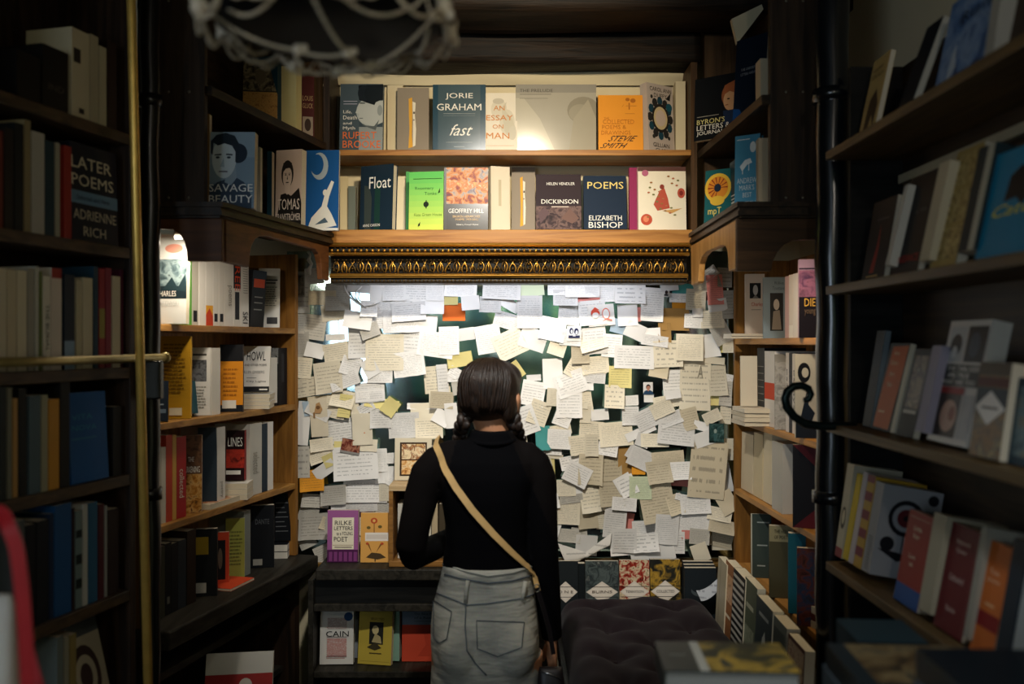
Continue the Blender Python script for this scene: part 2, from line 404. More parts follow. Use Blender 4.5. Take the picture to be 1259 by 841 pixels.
# ------------------------------------------------------------------ shelf unit at the back, above the mirror
Z1, Z2 = 2.372, 2.091                        # tops of its two shelves
bk = empty('bookshelf', 'warm oak shelf unit with two rows of face-out books above the note wall', 'shelf', (0, 3.2, 2.0))
bk0 = Matrix.Translation((0, -3.2, -2.0))
def kid(mb, name, par, off=None, **k):
    o = mb.build(name, par, **k)
    if off is not None: o.matrix_local = off
    return o
b = MB(); b.box(-.637, .625, 3.12, 3.31, Z1 - .020, Z1, OAKX); kid(b, 'shelf', bk, bk0, bevel=.002)
b = MB(); b.box(-.637, .625, 3.10, 3.31, Z2 - .048, Z2, OAKX); kid(b, 'shelf', bk, bk0, bevel=.003)
b = MB(); b.box(-.637, .625, 3.312, 3.325, Z2 - .04, 2.68, mat('#d9cba6', .8, 0, .05, 4)); kid(b, 'back_panel', bk, bk0)
b = MB(); b.box(-.660, -.638, 3.13, 3.31, Z2 - .04, 2.68, DARKZ); kid(b, 'side_panel', bk, bk0)
b = MB(); b.box(.626, .648, 3.13, 3.31, Z2 - .04, 2.68, wood('#3b2815', '#5c4023', .5, 'Z')); kid(b, 'side_panel', bk, bk0)

# ------------------------------------------------------------------ gilded cornice over the mirror
cor = empty('cornice', 'black and gold carved cornice running under the oak shelf', 'moulding', (0, 3.1, 1.9))
c0 = Matrix.Translation((0, -3.1, -1.9)); tag(cor, kind='thing')
GILT = mat('#b98a3c', .32, .85, .25, 60); BLK = mat('#14110c', .4, .2, .4, 90); AGED = mat('#4d3a1a', .45, .7, .5, 120)
def extr(prof, x0, x1, m):
    mb = MB(); mb.prism([(x0, y, z) for y, z in prof], (x1 - x0, 0, 0), m); return mb
def rail(z0, z1, y0, bulge, x0, x1, m):
    n = 8; pr = [(3.2, z0)] + [(y0 - bulge * math.sin(PI * k / n), z0 + (z1 - z0) * k / n) for k in range(n + 1)] + [(3.2, z1)]
    return extr(pr, x0, x1, m)
XL, XR = -.628, .606
kid(rail(2.029, 2.0425, 3.070, .008, XL - .022, XR + .01, GILT), 'gilt_rail', cor, c0)
kid(rail(2.010, 2.029, 3.085, .004, XL - .010, XR + .006, BLK), 'black_band', cor, c0)
kid(rail(1.998, 2.010, 3.078, .008, XL - .008, XR + .004, GILT), 'gilt_rail', cor, c0)
mb = extr([(3.2, 1.938), (3.098, 1.938), (3.108, 1.955), (3.106, 1.975), (3.094, 1.998), (3.2, 1.998)], XL, XR, BLK); kid(mb, 'black_band', cor, c0)
kid(rail(1.923, 1.938, 3.086, .009, XL, XR, GILT), 'gilt_rail', cor, c0)
kid(rail(1.905, 1.923, 3.100, .002, XL, XR, mat('#2a2114', .45, .4, .5, 140)), 'black_band', cor, c0)
b = MB(); n = 62
for i in range(n):
    x = XL + .008 + (XR - XL - .01) * i / (n - 1)
    b.ell((x, 3.079, 2.0165), (.0055, .005, .0055), GILT, 8, 5); b.ell((x + .01, 3.079, 2.0245), (.0045, .004, .003), AGED, 6, 4)
kid(b, 'bead_row', cor, c0, smooth=True)
b = MB(); rr = random.Random(4); n = 44
for i in range(n):                                    # acanthus scrolls
    x = XL + .02 + (XR - XL - .04) * i / (n - 1)
    for s in (-1, 1):
        wq = .006 + .004 * rr.random(); pts = [(x + s * (.002 + wq * math.sin(a + .6 * (i % 3))), 3.098 - .003 * math.sin(a * .7), 1.942 + .040 * a / 3.2) for a in [k * .45 for k in range(8)]]
        b.tube(pts, [.0022, .0026, .0028, .0026, .0024, .0022, .002, .0014], GILT if (i + (s > 0)) % 3 else AGED, 6)
        b.ell((x + s * .010, 3.1, 1.948 + rr.random() * .01), (.004, .006, .006), AGED, 7, 5); b.ell((x + s * .006, 3.098, 1.985), (.004, .005, .003), AGED, 7, 5)
    if i % 2: b.ell((x, 3.097, 1.962), (.0028, .006, .014), GILT, 8, 6)
    else: b.ell((x, 3.097, 1.955), (.006, .006, .004), AGED, 8, 6); b.ell((x, 3.097, 1.972), (.004, .005, .004), GILT, 8, 6)
    for q in range(4): b.ell((x + rr.uniform(-.018, .018), 3.103, 1.943 + rr.random() * .04), (.003, .004, .003), AGED, 6, 4)
kid(b, 'acanthus_band', cor, c0, smooth=True)
b = MB()
for i in range(90): b.ell((XL + .007 + (XR - XL - .014) * i / 89, 3.098, 1.913), (.0042, .004, .004), AGED, 6, 4)
kid(b, 'bead_row', cor, c0, smooth=True)

# ------------------------------------------------------------------ mirror
mi = empty('mirror', 'wide mirror on the back wall almost hidden by pinned notes', 'mirror', (0, MY, .87))
m0 = Matrix.Translation((0, -MY, -.87))
mg, nt, pb = newmat('mirror_silver'); pb.inputs['Metallic'].default_value = 1; pb.inputs['Roughness'].default_value = .06; pb.inputs['Base Color'].default_value = lin('#b4cfd0')
nz = nt.nodes.new('ShaderNodeTexNoise'); nz.inputs['Scale'].default_value = 6; rp = nt.nodes.new('ShaderNodeMapRange'); rp.inputs['To Min'].default_value = .03; rp.inputs['To Max'].default_value = .14
nt.links.new(nz.outputs['Fac'], rp.inputs['Value']); nt.links.new(rp.outputs['Result'], pb.inputs['Roughness'])
b = MB(); b.box(-.84, .87, MY, MY + .012, .885, 2.04, mg); kid(b, 'mirror_glass', mi, m0)
b = MB(); b.box(-.84, .87, MY - .03, MY + .012, .868, .884, mat('#8a6a34', .4, .5, .3, 50)); b.box(-.84, .87, MY - .012, MY + .012, .884, .896, AGED); kid(b, 'bottom_rail', mi, m0, bevel=.003)

# ------------------------------------------------------------------ bookcases
LL = Case((-.787, 3.25), (-.246, -1), -1)
RLc = Case((.8175, 3.28), (.027, -1), 1)
LF = Case((-.918, 2.15), (-.246, -1), -1)
RF = Case((.75, 2.14), (0, -1), 1)
LU = Case((-.63, 3.19), (-.237, -1), -1)
RU = Case((.647, 3.2), (.033, -1), 1)
ZLL = [1.751, 1.475, 1.188, .925]
ZRL = [1.713, 1.425, 1.165, .893]
def bookcase(label, case, zs, t1, depth, th, m_sh, m_side, ztop, zbot, name='bookcase', t0=0.0, near=True, back=None, thick_last=None, sidew=.022):
    p = case.pt((t0 + t1) / 2, depth / 2, 0); r = empty(name, label, 'bookcase', (p.x, p.y, zbot)); off = Matrix.Translation((-p.x, -p.y, -zbot))
    for i, z in enumerate(zs):
        b = MB(); case.box(b, t0, t1, 0, depth, z - th, z, m_sh); kid(b, 'shelf', r, off, bevel=.002)
    b = MB(); case.box(b, t0 - sidew, t0 - .0005, 0, depth, zbot, ztop, m_side); kid(b, 'side_panel', r, off, bevel=.002)
    if near: b = MB(); case.box(b, t1 + .0005, t1 + sidew, 0, depth, zbot, ztop, m_side); kid(b, 'side_panel', r, off, bevel=.002)
    b = MB(); case.box(b, t0 - sidew, t1 + sidew, depth + .001, depth + .014, zbot, ztop, back or m_side); kid(b, 'back_panel', r, off)
    return r, off
ll, lo = bookcase('oak bookcase under the brown arched valance, full of white and orange paperbacks', LL, ZLL[:3], .84, .21, .02, OAKY, OAKZ, 2.02, .925)
b = MB(); LL.box(b, -.035, -.0225, .02, .2, .925, 2.0, OAKZ); kid(b, 'filler_strip', ll, lo)
# counter below it
ct = empty('counter', 'dark wooden counter and low shelf under the oak bookcase', 'counter', (-1.0, 2.8, 0)); co = Matrix.Translation((1.0, -2.8, 0))
b = MB(); LL.box(b, -.035, .86, -.075, .24, .87, .9235, GREYWOOD); kid(b, 'worktop', ct, co, bevel=.006)
b = MB(); LL.box(b, -.03, .86, .02, .24, .745, .768, GREYWOOD); kid(b, 'shelf', ct, co, bevel=.002)
b = MB(); LL.box(b, -.03, .86, .05, .24, .50, .522, GREYWOOD); kid(b, 'shelf', ct, co, bevel=.002)
b = MB(); LL.box(b, -.03, 0, .0, .24, 0, .869, DARKZ); kid(b, 'side_panel', ct, co)
b = MB(); LL.box(b, .84, .86, .0, .24, 0, .869, DARKZ); kid(b, 'side_panel', ct, co)
b = MB(); LL.box(b, -.03, .86, .241, .255, 0, .869, DARKZ); kid(b, 'back_panel', ct, co)
rl, ro = bookcase('oak bookcase beside the black pipe, with pamphlets and cream paperbacks', RLc, ZRL, .85, .20, .02, LOAKY, OAKZ, 2.0, .60)
lf, fo = bookcase('tall dark bookcase behind the brass rail, full of shaded spines', LF, [2.20, 1.927, 1.640, 1.383, 1.106, .80], .75, .17, .026, wood('#2e2418', '#523f2a', .5, 'Y'), DARKZ, 3.0, .02)
rf = empty('bookcase', 'dark bookcase of leaning face-out paperbacks behind the black pipe', 'bookcase', (.82, 1.6, 0)); rfo = Matrix.Translation((-.82, -1.6, 0))
for z in (2.155, 1.834, 1.507, 1.177):
    b = MB(); RF.box(b, 0, 1.0, 0, .185, z - .02, z, wood('#4a3a22', '#6b5433', .5, 'Y')); kid(b, 'shelf', rf, rfo, bevel=.002)
b = MB(); RF.box(b, -.02, 1.02, .186, .20, .0, 2.36, DARKY); kid(b, 'back_panel', rf, rfo)
b = MB(); RF.box(b, -.02, -.001, .06, .185, .0, 2.36, BLACKW); kid(b, 'side_panel', rf, rfo)
b = MB(); RF.box(b, 1.0, 1.02, .0, .185, .0, 2.36, DARKZ); kid(b, 'side_panel', rf, rfo)
b = MB(); RF.box(b, .02, 1.0, .165, .185, 2.075, 2.095, mat('#a39a80', .7)); kid(b, 'batten', rf, rfo)

# upper cabinets with ledge and arched valance
def upper(label, side, case, zs, t1, depth, bx0, bx1, by, ledge, vface, vfront, mv, mvf):
    r = empty('cabinet', label, 'cabinet', (case.p.x, 2.8, 2.06)); off = Matrix.Translation((-case.p.x, -2.8, -2.06))
    b = MB(); case.box(b, .075, t1, .0, depth, zs[0] - .026, zs[0], DARKY); kid(b, 'shelf', r, off, bevel=.002)
    b = MB(); case.box(b, .075, t1, .0, depth, zs[1] - .012, zs[1], DARKY); kid(b, 'shelf', r, off)
    b = MB(); case.box(b, .075, t1 + .02, depth + .001, depth + .015, zs[1] - .012, 3.0, DARKY); kid(b, 'back_panel', r, off)
    b = MB(); case.box(b, .056, .0745, .022 if side < 0 else .024, depth, zs[1] - .012, 3.0, wood('#3a2a1a', '#4f3b26', .5, 'Z')); kid(b, 'side_panel', r, off)
    b = MB(); b.box(bx0, bx1, by, by + .025, 2.07, 3.0, wood('#1f1710', '#3a2b1d', .55, 'Z')); 
    fp = kid(b, 'front_board', r, off, bevel=.002)
    b = MB()
    for z in (2.09, 2.375, 2.62):
        for f in (.35, .72): b.ell((bx0 + (bx1 - bx0) * f, by, z), (.004, .002, .004), mat('#6b6455', .4, .6), 8, 5)
    o = b.build('screw_heads', fp, smooth=True)
    # ledge moulding along the path
    b = MB(); P = [Vector(p) for p in ledge]
    for (o1, z0, z1) in ((0.0, 2.058, 2.071), (.008, 2.048, 2.058), (.003, 2.036, 2.048), (.014, 2.030, 2.036)):
        vs = []
        for q in P: vs.append(q)
        inn = [Vector((p[0], p[1])) for p in P]
        d1 = (inn[1] - inn[0]).normalized(); d2 = (inn[2] - inn[1]).normalized()
        n1 = Vector((-d1.y, d1.x)); n2 = Vector((-d2.y, d2.x))
        if n1.y < 0: n1 = -n1
        if n2.x * side < 0: n2 = -n2
        a = inn[0] + n1 * o1; e = inn[2] + n2 * o1; md = inn[1] + (n1 + n2) * o1
        W = .06
        poly = [a, md, e, e + n2 * W, inn[1] + (n1 + n2) * W, inn[0] + n1 * W]
        b.prism([(q.x, q.y, z0) for q in poly], (0, 0, z1 - z0), DARKY)
    kid(b, 'ledge', r, off)
    C0 = Vector(vface[0]); D = (Vector(vface[1]) - C0).normalized(); N = Vector((-D.y, D.x)); N = N if N.x * side > 0 else -N
    b = MB(); b.prism([(C0.x + D.x * t, C0.y + D.y * t, z) for t, z in vface[2]], (N.x * .02, N.y * .02, 0), mv); kid(b, 'valance', r, off, bevel=.0025)
    b = MB(); b.prism([(x, vface[0][1], z) for x, z in vfront], (0, .018, 0), mvf); kid(b, 'valance', r, off, bevel=.002)
    return r, off
lu, luo = upper('dark cabinet with brown arched valance above the oak bookcase of white paperbacks', -1, LU, (2.395, 2.072), .79, .20, -.978, -.828, 2.41,
    [(-1.0, 2.355), (-.762, 2.355), (-.607, 3.05)],
    [(-.771, 2.38), (-.617, 3.09), [(0.02, 2.03), (0.02, 1.916), (.146, 1.912), (.15, 1.95), (.158, 1.973), (.18, 1.995), (.205, 2.005), (.25, 2.011), (.58, 2.007), (.61, 1.995), (.628, 1.965), (.637, 1.912), (.69, 1.910), (.69, 2.03)]],
    [(-.771, 2.03), (-.771, 1.916), (-.864, 1.916), (-.866, 1.945), (-.872, 1.968), (-.885, 1.988), (-.902, 2.000), (-.93, 2.003), (-.965, 2.0), (-.965, 2.03)],
    BROWN, wood('#4a2a14', '#68401f', .5, 'X'))
ru, ruo = upper('dark cabinet with pale arched bracket above the bookcase of pamphlets', 1, RU, (2.368, 2.066), .79, .17, .696, .818, 2.41,
    [(.84, 2.355), (.593, 2.355), (.602, 3.05)],
    [(.601, 2.38), (.612, 3.1), [(0.02, 2.03), (0.02, 1.898), (.11, 1.898), (.115, 1.93), (.125, 1.955), (.15, 1.972), (.2, 1.98), (.42, 1.984), (.49, 1.975), (.53, 1.955), (.55, 1.9), (.56, 1.895), (.67, 1.895), (.68, 2.03)]],
    [(.598, 2.03), (.598, 1.89), (.690, 1.89), (.694, 1.915), (.706, 1.94), (.724, 1.96), (.75, 1.972), (.83, 1.975), (.83, 2.03)],
    wood('#a8763a', '#c9985a', .45, 'Z'), wood('#2c1e11', '#4a331d', .5, 'X'))

# ------------------------------------------------------------------ pipes and rails
def pipe(name, label, x, y, r, m, z0=0, z1=3.05, rough=True):
    b = MB(); rr = random.Random(2); N = 40
    b.tube([(x + .002 * math.sin(k * 1.7) * rough, y, z0 + (z1 - z0) * k / N) for k in range(N + 1)], [r * (1 + (.05 * rr.uniform(-1, 1) if rough else 0)) for k in range(N + 1)], m, 18)
    if name == 'pipe':
        for z in (.4, 1.3, 2.3, 2.9): b.tube([(x, y, z), (x, y, z + .03)], r * 1.22, m, 18)
    return tag(b.build(name, smooth=False, bevel=0), label, 'pipe')
def shade(o):
    for p in o.data.polygons: p.use_smooth = True
    return o
shade(pipe('pipe', 'thick glossy black pipe beside the bookcase of face-out paperbacks', .80, 2.235, .040, mat('#0b1014', .22, 0, .5, 40, .6), rough=True))
shade(pipe('pipe', 'black painted pipe beside the thin brass pole', -.922, 2.28, .024, mat('#0d0d0c', .3, 0, .4, 40, .5)))
mb = MB(); mb.tube([(-.899 + .0246 * 2.46, 2.115, 0), (-.899, 2.115, 2.46), (-.899 - .0246 * .59, 2.115, 3.05)], .0105, mat('#d9b25a', .38, .55, .3, 20), 16); tag(shade(mb.build('pole')), 'slim brass pole at the end of the dark bookcase, slightly off plumb', 'pole')
r_ = empty('ladder_rail', 'horizontal brass ladder rail crossing in front of the dark bookcase', 'rail', (-.85, 2.2, 1.67)); o_ = Matrix.Translation((.85, -2.2, -1.67))
BR = mat('#9a8a54', .36, .65, .3, 25)
b = MB(); A = LF.pt(.75, -.03, 1.661); B_ = Vector((-.880, 2.270, 1.661)); b.tube([A, B_], .010, BR, 14); b.ell(B_, (.014, .012, .014), BR, 12, 8); shade(kid(b, 'rail', r_, o_))
b = MB(); b.box(-.905, -.865, 2.20, 2.225, 1.56, 1.655, mat('#23221a', .4, .6)); kid(b, 'bracket', r_, o_, bevel=.004)
b = MB(); b.tube([(-.885, 2.235, 1.56), (-.885, 2.235, 1.65)], .009, BR, 12); shade(kid(b, 'bracket_pin', r_, o_))
sc_ = []
cx_, cz_, Ys = px2x(988, 2.08), py2z(497, 2.08), 2.08
pts = [(px2x(p, Ys), Ys, py2z(q, Ys)) for p, q in ((1052, 524), (1030, 524), (1008, 524), (990, 521), (976, 512), (967, 500), (965, 490), (968, 481), (976, 475), (986, 474), (994, 478), (997, 485), (994, 491), (988, 492))]
b = MB(); b.tube(pts, [.010] * 8 + [.0098, .0095, .009, .0085, .008, .006], mat('#1d2a29', .35, .7, .2, 30), 12, up=(0, 1, 0)); tag(shade(b.build('scroll_bracket')), 'dark green iron bracket curled into a scroll beside the black pipe', 'bracket')
# ------------------------------------------------------------------ books: back shelf, upper row
g = 'face-out books on the upper oak shelf'
Y1 = 3.148
GREYCARD = '#8f8474'
fb('cream board book half hidden behind the greyish portrait biography', 411, 424, 118, Z1, 3.26, '#6f6f62', .02, lean=2, group=g)
fb('biography with blue-grey young man in profile and orange lettering', 417, 470, 102, Z1, Y1, '#3d4a52', .03, group=g, hard=True, gloss=.25, pg='#e0d8c4',
   art=[R(0, 0, .45, 1, '#46535a'), R(.45, 0, 1, .35, '#8d9493'), E(.72, .58, .34, .22, '#a4aaa8'), Pl([(.44, .7), (.36, .56), (.45, .55), (.44, .5), (.49, .42), (.78, .36), (1, .42), (1, .75)], '#b4b8b4'),
        Pl([(.42, .98), (.44, .76), (.6, .72), (.8, .68), (.85, .74), (1, .76), (1, .99)], '#151b20'), E(.55, .86, .14, .12, '#1b2228'), E(.78, .85, .22, .13, '#181f24'), E(.93, .6, .06, .08, '#8f9694'),
        R(.46, .70, .58, .715, '#1b2228'), R(.46, .475, .54, .485, '#4c5256'), Pl([(.5, .38), (.8, .36), (.92, .46), (.84, .3)], '#5a6264'),
        T('Life,', .08, .545, .28, .60, WHT), T('Death', .08, .46, .40, .52, WHT), T('and', .08, .385, .28, .425, WHT), T('Myth', .08, .295, .36, .355, WHT),
        T('RUPERT', .08, .17, .86, .275, '#e0703c'), T('BROOKE', .08, .035, .96, .145, '#e0703c'), R(.08, .73, .4, .74, '#aab'), R(.08, .69, .4, .70, '#aab')])
fb('plain cream board standing behind the grey-brown card', 476, 495, 104, Z1, 3.28, '#d6c9a8', .006, lean=2, group=g)
def greycard(label, x0, x1, yt, Z, Y):
    fb(label, x0, x1, yt, Z, Y, GREYCARD, .008, lean=3, group=g, gloss=.6, art=[Pl([(.36, .84), (.47, .86), (.48, .6), (.47, .3), (.50, .14), (.36, .12), (.39, .4), (.37, .6)], '#dba33c'),
        Pl([(.48, .80), (.58, .78), (.56, .6), (.6, .4), (.58, .16), (.50, .14), (.50, .5)], '#e3dcc8'), R(.5, .62, .56, .65, '#5a5246'), R(.5, .52, .55, .54, '#8a8070')])
greycard('grey-brown card with torn yellow and white strip, on the upper oak shelf', 488, 527, 107, Z1, 3.24)
fb('navy hardback with silver-white capitals and sloping italic word', 532, 597, 104, Z1, Y1, '#1f4050', .03, group=g, hard=True, gloss=.2, lean=1,
   art=[R(.1, 0, .9, .99, '#3c5058'), T('JORIE', .24, .77, .76, .87, WHT), T('GRAHAM', .08, .61, .92, .71, WHT), T('fast', .30, .23, .70, .40, WHT, .25), R(.2, .56, .8, .565, '#9fa6a4'), R(.2, .53, .8, .534, '#7f888a'), R(.25, .13, .75, .134, '#aab0ac'), R(.4, .06, .6, .07, '#8c9698')])
fb('white booklet with faint grey figure and tan capital letters', 597, 636, 113, Z1, 3.16, '#ded6c4', .008, group=g, lean=5,
   art=[E(.42, .72, .25, .18, '#cfc8b4'), E(.68, .5, .24, .22, '#cdc6b2'), E(.4, .86, .18, .05, '#bdb6a4'), Pl([(.5, .75), (.66, .85), (.62, .7), (.85, .55), (.95, .4), (.8, .2), (.6, .35)], '#c4bda8'), E(.85, .32, .12, .12, '#c6c0ae'),
        T('AN', .25, .70, .60, .78, '#c9854a'), T('ESSAY', .02, .53, .86, .62, '#c9854a'), T('ON', .22, .39, .56, .46, '#c9854a'), T('MAN', .02, .22, .75, .32, '#c9854a'), R(.02, .1, .9, .105, '#d9a080')])
fb('large landscape book with pale misty cover in a shiny sleeve', 634, 733, 104, Z1, 3.17, '#a49f90', .02, lean=0, group=g, hard=True, gloss=.13,
   art=[R(0, .88, 1, 1, '#8f8b80'), Pl([(0, 0), (.5, 0), (.3, .5), (.1, .8), (0, .8)], '#b4ae9c'), E(.84, .62, .2, .2, '#8d8776'), E(.8, .58, .14, .13, '#9a9482'), Pl([(.66, 0), (.72, .5), (.9, .78), (1, .5), (1, 0)], '#a29b88'),
        T('THE PRELUDE', .05, .885, .46, .93, '#5f5b52'), R(.05, .85, .44, .86, '#77736a'), R(.05, .79, .40, .80, '#8b877b')])
fb('dark book seen only behind the yellow-orange book of poems', 733, 742, 120, Z1, 3.27, '#2d2a22', .02, lean=2, group=g)
fb('yellow-orange paperback with dark italic capitals near its foot', 736, 791, 116, Z1, 3.15, '#e0932c', .018, lean=5, group=g, gloss=.4,
   art=[E(.66, .92, .05, .03, '#a8641c'), E(.78, .9, .06, .04, '#a8641c'), R(.68, .74, .71, .86, '#a8641c'), R(.6, .66, .82, .67, '#b87426'), R(.62, .8, .86, .81, '#b87426'), Pl([(.52, .78), (.58, .84), (.55, .8)], '#a8641c'),
        T('THE', .12, .56, .24, .60, '#b5701e'), T('COLLECTED', .1, .48, .8, .56, '#b5701e'), T('POEMS &', .08, .39, .62, .46, '#b5701e'), T('DRAWINGS', .06, .29, .72, .36, '#b5701e'), T('STEVIE', .2, .17, .76, .27, '#2a2824', .2), T('SMITH', .02, .045, .55, .14, '#2a2824', .2)])
fb('teal spine between the yellow-orange paperback and the floral book', 788, 797, 125, Z1, 3.25, '#173a45', .03, lean=2, group=g)
def flower(cu, cv, r, c1, c2, c3, asp=.7, n=9):
    out = [E(cu + 1.5 * r / asp * math.cos(2 * PI * k / n), cv + 1.5 * r * math.sin(2 * PI * k / n), r * .4 / asp, r * .4, c1 if k % 2 else c2, 8) for k in range(n)]
    return out + [E(cu, cv, r * 1.25 / asp, r * 1.25, '#2a2622'), E(cu, cv, r / asp, r, c3)]
fb('grey-lilac hardback with dark floral wreath around an oval', 796, 832, 104, Z1, 3.175, '#b9ab9f', .035, yaw=34, lean=3, group=g, hard=True, spine='L',
   art=flower(.48, .5, .17, '#1f3f4c', '#2c2a28', '#c9b58a', .65, 12) + [E(.48, .5, .19, .12, '#c8b4a4'), E(.82, .68, .12, .06, '#1f5260'), Pl([(.7, .8), (.86, .78), (.9, .9)], '#22201e'), E(.16, .8, .05, .03, '#33302c', 8), E(.2, .22, .06, .03, '#33302c', 8), E(.78, .22, .05, .03, '#33302c', 8),
        T('CAROL ANN', .1, .89, .92, .95, '#3a342e'), T('DUFFY', .25, .80, .75, .86, '#3a342e'), T('GILLIAN', .16, .07, .78, .13, '#3a342e'), T('CLARKE', .25, .005, .85, .05, '#3a342e')])
fb('fat block of cream pages turned outward beside the floral hardback', 831, 843, 100, Z1, 3.20, '#cbbf9f', .05, lean=1, group=g, pg='#ddd2b6')
fb('dark blue book end tucked against the side panel of upper oak shelf', 843, 847, 120, Z1, 3.27, '#16323d', .03, lean=1, group=g)
# lower row
g = 'face-out books on the lower oak shelf'; Y2 = 3.125
mbk = MB()
fb('tall cream card panel standing behind the navy book with one white word', 418, 428, 217, Z2, 3.27, '#cdbd94', .004, lean=1, group=g)
fb('grey-blue book showing only its edge behind the navy book', 428, 437, 229, Z2, 3.25, '#6b7268', .03, lean=1, group=g)
fb('navy book with one large white word sloping down its cover', 440, 483, 203, Z2, 3.14, '#1d2c38', .03, yaw=-24, lean=3, group=g, hard=True, gloss=.15, spcol='#5d7078',
   art=[Pl([(.15, .0), (.35, 0), (.36, .5), (.28, .68), (.12, .7)], '#39413e'), R(.45, 0, .62, .72, '#1f3a34'), T('Float', .28, .64, .94, .82, WHT), T('ANNE CARSON', .12, .06, .64, .10, WHT)])
fb('cream card panel between the navy book and the green book', 484, 498, 217, Z2, 3.27, '#e0d3b2', .004, lean=1, group=g)
fb('plain green book peeping out behind the green and yellow book', 499, 503, 211, Z2, 3.24, '#4fa058', .02, lean=1, group=g)
fb('bright green book fading to yellow with small black drawings', 502, 545, 211, Z2, 3.13, '#74c25a', .02, yaw=-8, lean=3, group=g, gloss=.35, spcol='#8ecb5c',
   art=ramp('#c9d65e', '#5cb85c') + [R(.12, .87, .95, .885, '#33692f'), T('Rosemary', .18, .68, .72, .74, '#3c6a34'), T('Tonks', .45, .60, .8, .65, '#3c6a34'), E(.5, .44, .08, .05, '#202b1c', 10), Pl([(.86, .66), (.9, .72), (.9, .64), (.84, .62)], '#14180f'), Pl([(.28, .1), (.34, .14), (.33, .08), (.27, .06)], '#14180f'), T('Kate Green House', .16, .24, .96, .29, '#6a8a3c'), R(.49, .37, .52, .51, '#202b1c')])
fb('grey-black book with bright impressionist picture on its upper half', 546, 600, 206, Z2, Y2, '#4a4842', .03, group=g, hard=True, gloss=.2, lean=1,
   art=[R(.05, .42, 1, 1, paint(['#3a2f4a', '#8f3a26', '#c98546', '#a39a94', '#5f4f66'], 42, .4)), R(.05, .0, 1, .42, '#3f3c36'), Pl([(.05, .6), (.3, .72), (.5, .6), (.7, .7), (1, .62), (1, .75), (.05, .8)], paint(['#d9b070', '#c96a38', '#dccba4'], 70, .4)),
        T('GEOFFREY HILL', .1, .27, .90, .34, WHT), T('BROKEN HIERARCHIES', .2, .2, .82, .235, '#d9b070'), T('POEMS 1952-2012', .26, .155, .78, .185, '#d9b070'), T('Edited by Kenneth Haynes', .28, .07, .78, .10, WHT)])
fb('thick cream book showing its page edges beside the impressionist cover', 604, 627, 205, Z2, 3.19, '#d8ccb4', .05, yaw=18, lean=1, group=g, art=[R(.4, .4, .55, .8, '#bdb094')])
greycard('grey-brown card with torn yellow strip, on the lower oak shelf', 629, 658, 205, Z2, 3.26)
fb('purple-brown book with shadowy flower photo and white capitals', 659, 715, 214, Z2, Y2, '#2e2226', .025, group=g, lean=8, gloss=.6,
   art=[R(0, 0, 1, .42, paint(['#1d1518', '#3a2a2c', '#6d5650', '#2a1e22'], 45, .6)), Pl([(.1, .1), (.3, .3), (.2, .4), (.05, .3)], '#5a4648'), Pl([(.55, .2), (.75, .38), (.95, .2), (.8, .1)], '#6a5048'),
        T('HELEN VENDLER', .24, .80, .86, .85, WHT), T('DICKINSON', .12, .46, .93, .54, WHT), R(.34, .40, .72, .415, '#c8b8ac')])
fb('dark green edge of a book between the purple-brown and the navy book', 714, 719, 222, Z2, 3.24, '#3a4238', .02, lean=1, group=g)
fb('navy hardback with gold title and white lettering at its foot', 718, 771, 216, Z2, Y2, '#122438', .03, group=g, hard=True, gloss=.6, lean=8,
   art=[T('POEMS', .09, .75, .93, .88, '#e0c878'), T('ELIZABETH', .12, .16, .88, .25, WHT), T('BISHOP', .11, .02, .90, .13, WHT)])
fb('cream spine beside the navy hardback with gold title', 771, 777, 219, Z2, 3.2, '#c9bd9f', .03, lean=1, group=g)
fb('magenta spine of the book next to the pomegranate cover', 774, 787, 206, Z2, 3.17, '#8a2350', .03, lean=2, group=g)
fb('cream book painted with pomegranates and a kneeling red figure', 785, 844, 205, Z2, Y2, '#e6dcc4', .03, group=g, hard=True, lean=4, gloss=.25,
   art=[R(0, .93, 1, 1, '#5a3a34')] + [Pl([(.32, .4), (.45, .62), (.55, .66), (.62, .5), (.66, .34), (.4, .3)], '#b5503c'), E(.5, .68, .05, .04, '#8a3a2c'), E(.17, .16, .12, .09, '#b8482e'), E(.16, .17, .06, .05, '#d9805a'), Pl([(.5, .3), (.92, .34), (.7, .26)], '#c99a5a'), E(.9, .58, .08, .08, '#b5503c'), E(.9, .58, .04, .04, '#7d2a22'), E(.15, .9, .07, .05, '#b0607a')]
   + [E(.2 + .66 * ((k * 37) % 100) / 100, .2 + .66 * ((k * 61) % 100) / 100, .03, .014, ['#9a6a3a', '#b06a4a', '#7a7a4a'][k % 3], 8) for k in range(22)])

# ------------------------------------------------------------------ upper left cabinet
g = 'books in the dark cabinet above the white paperbacks'
za, zb_ = 2.395, 2.072
LU.spine('dark teal spine between the sandy photograph cover and the pale yellow book', 341, 346, 70, za, '#16353f', w=.05, W=.10, group=g, turn=0)
fb('book with dark photograph over a sandy lower half, on the highest shelf', 299, 340, 72, za, LU.at(318, .10).y, '#3a3428', .02, yaw=8, group=g, gloss=.3,
   art=[R(0, .52, 1, 1, paint(['#14110d', '#4a4030', '#8a7a5c', '#201b14'], 50, .3)), R(0, 0, 1, .5, paint(['#a8753c', '#c29250', '#8a5c2e'], 90, .4)), E(.5, .74, .16, .12, '#6a5c48')])
fb('pale yellow book with small dark portrait, leaning beside the teal spine', 346, 362, 80, za, LU.at(350, .08).y, '#cbbf84', .02, yaw=12, group=g, art=[R(.1, .35, .8, .75, '#2b2a22'), E(.45, .58, .2, .12, '#c0b090'), R(.1, .15, .8, .18, '#5a5538'), R(.1, .08, .6, .1, '#5a5538')])
LU.spine('pale yellow slanting spine beside the dark red book', 364, 371, 84, za, '#d2c48c', w=.03, W=.09, group=g)
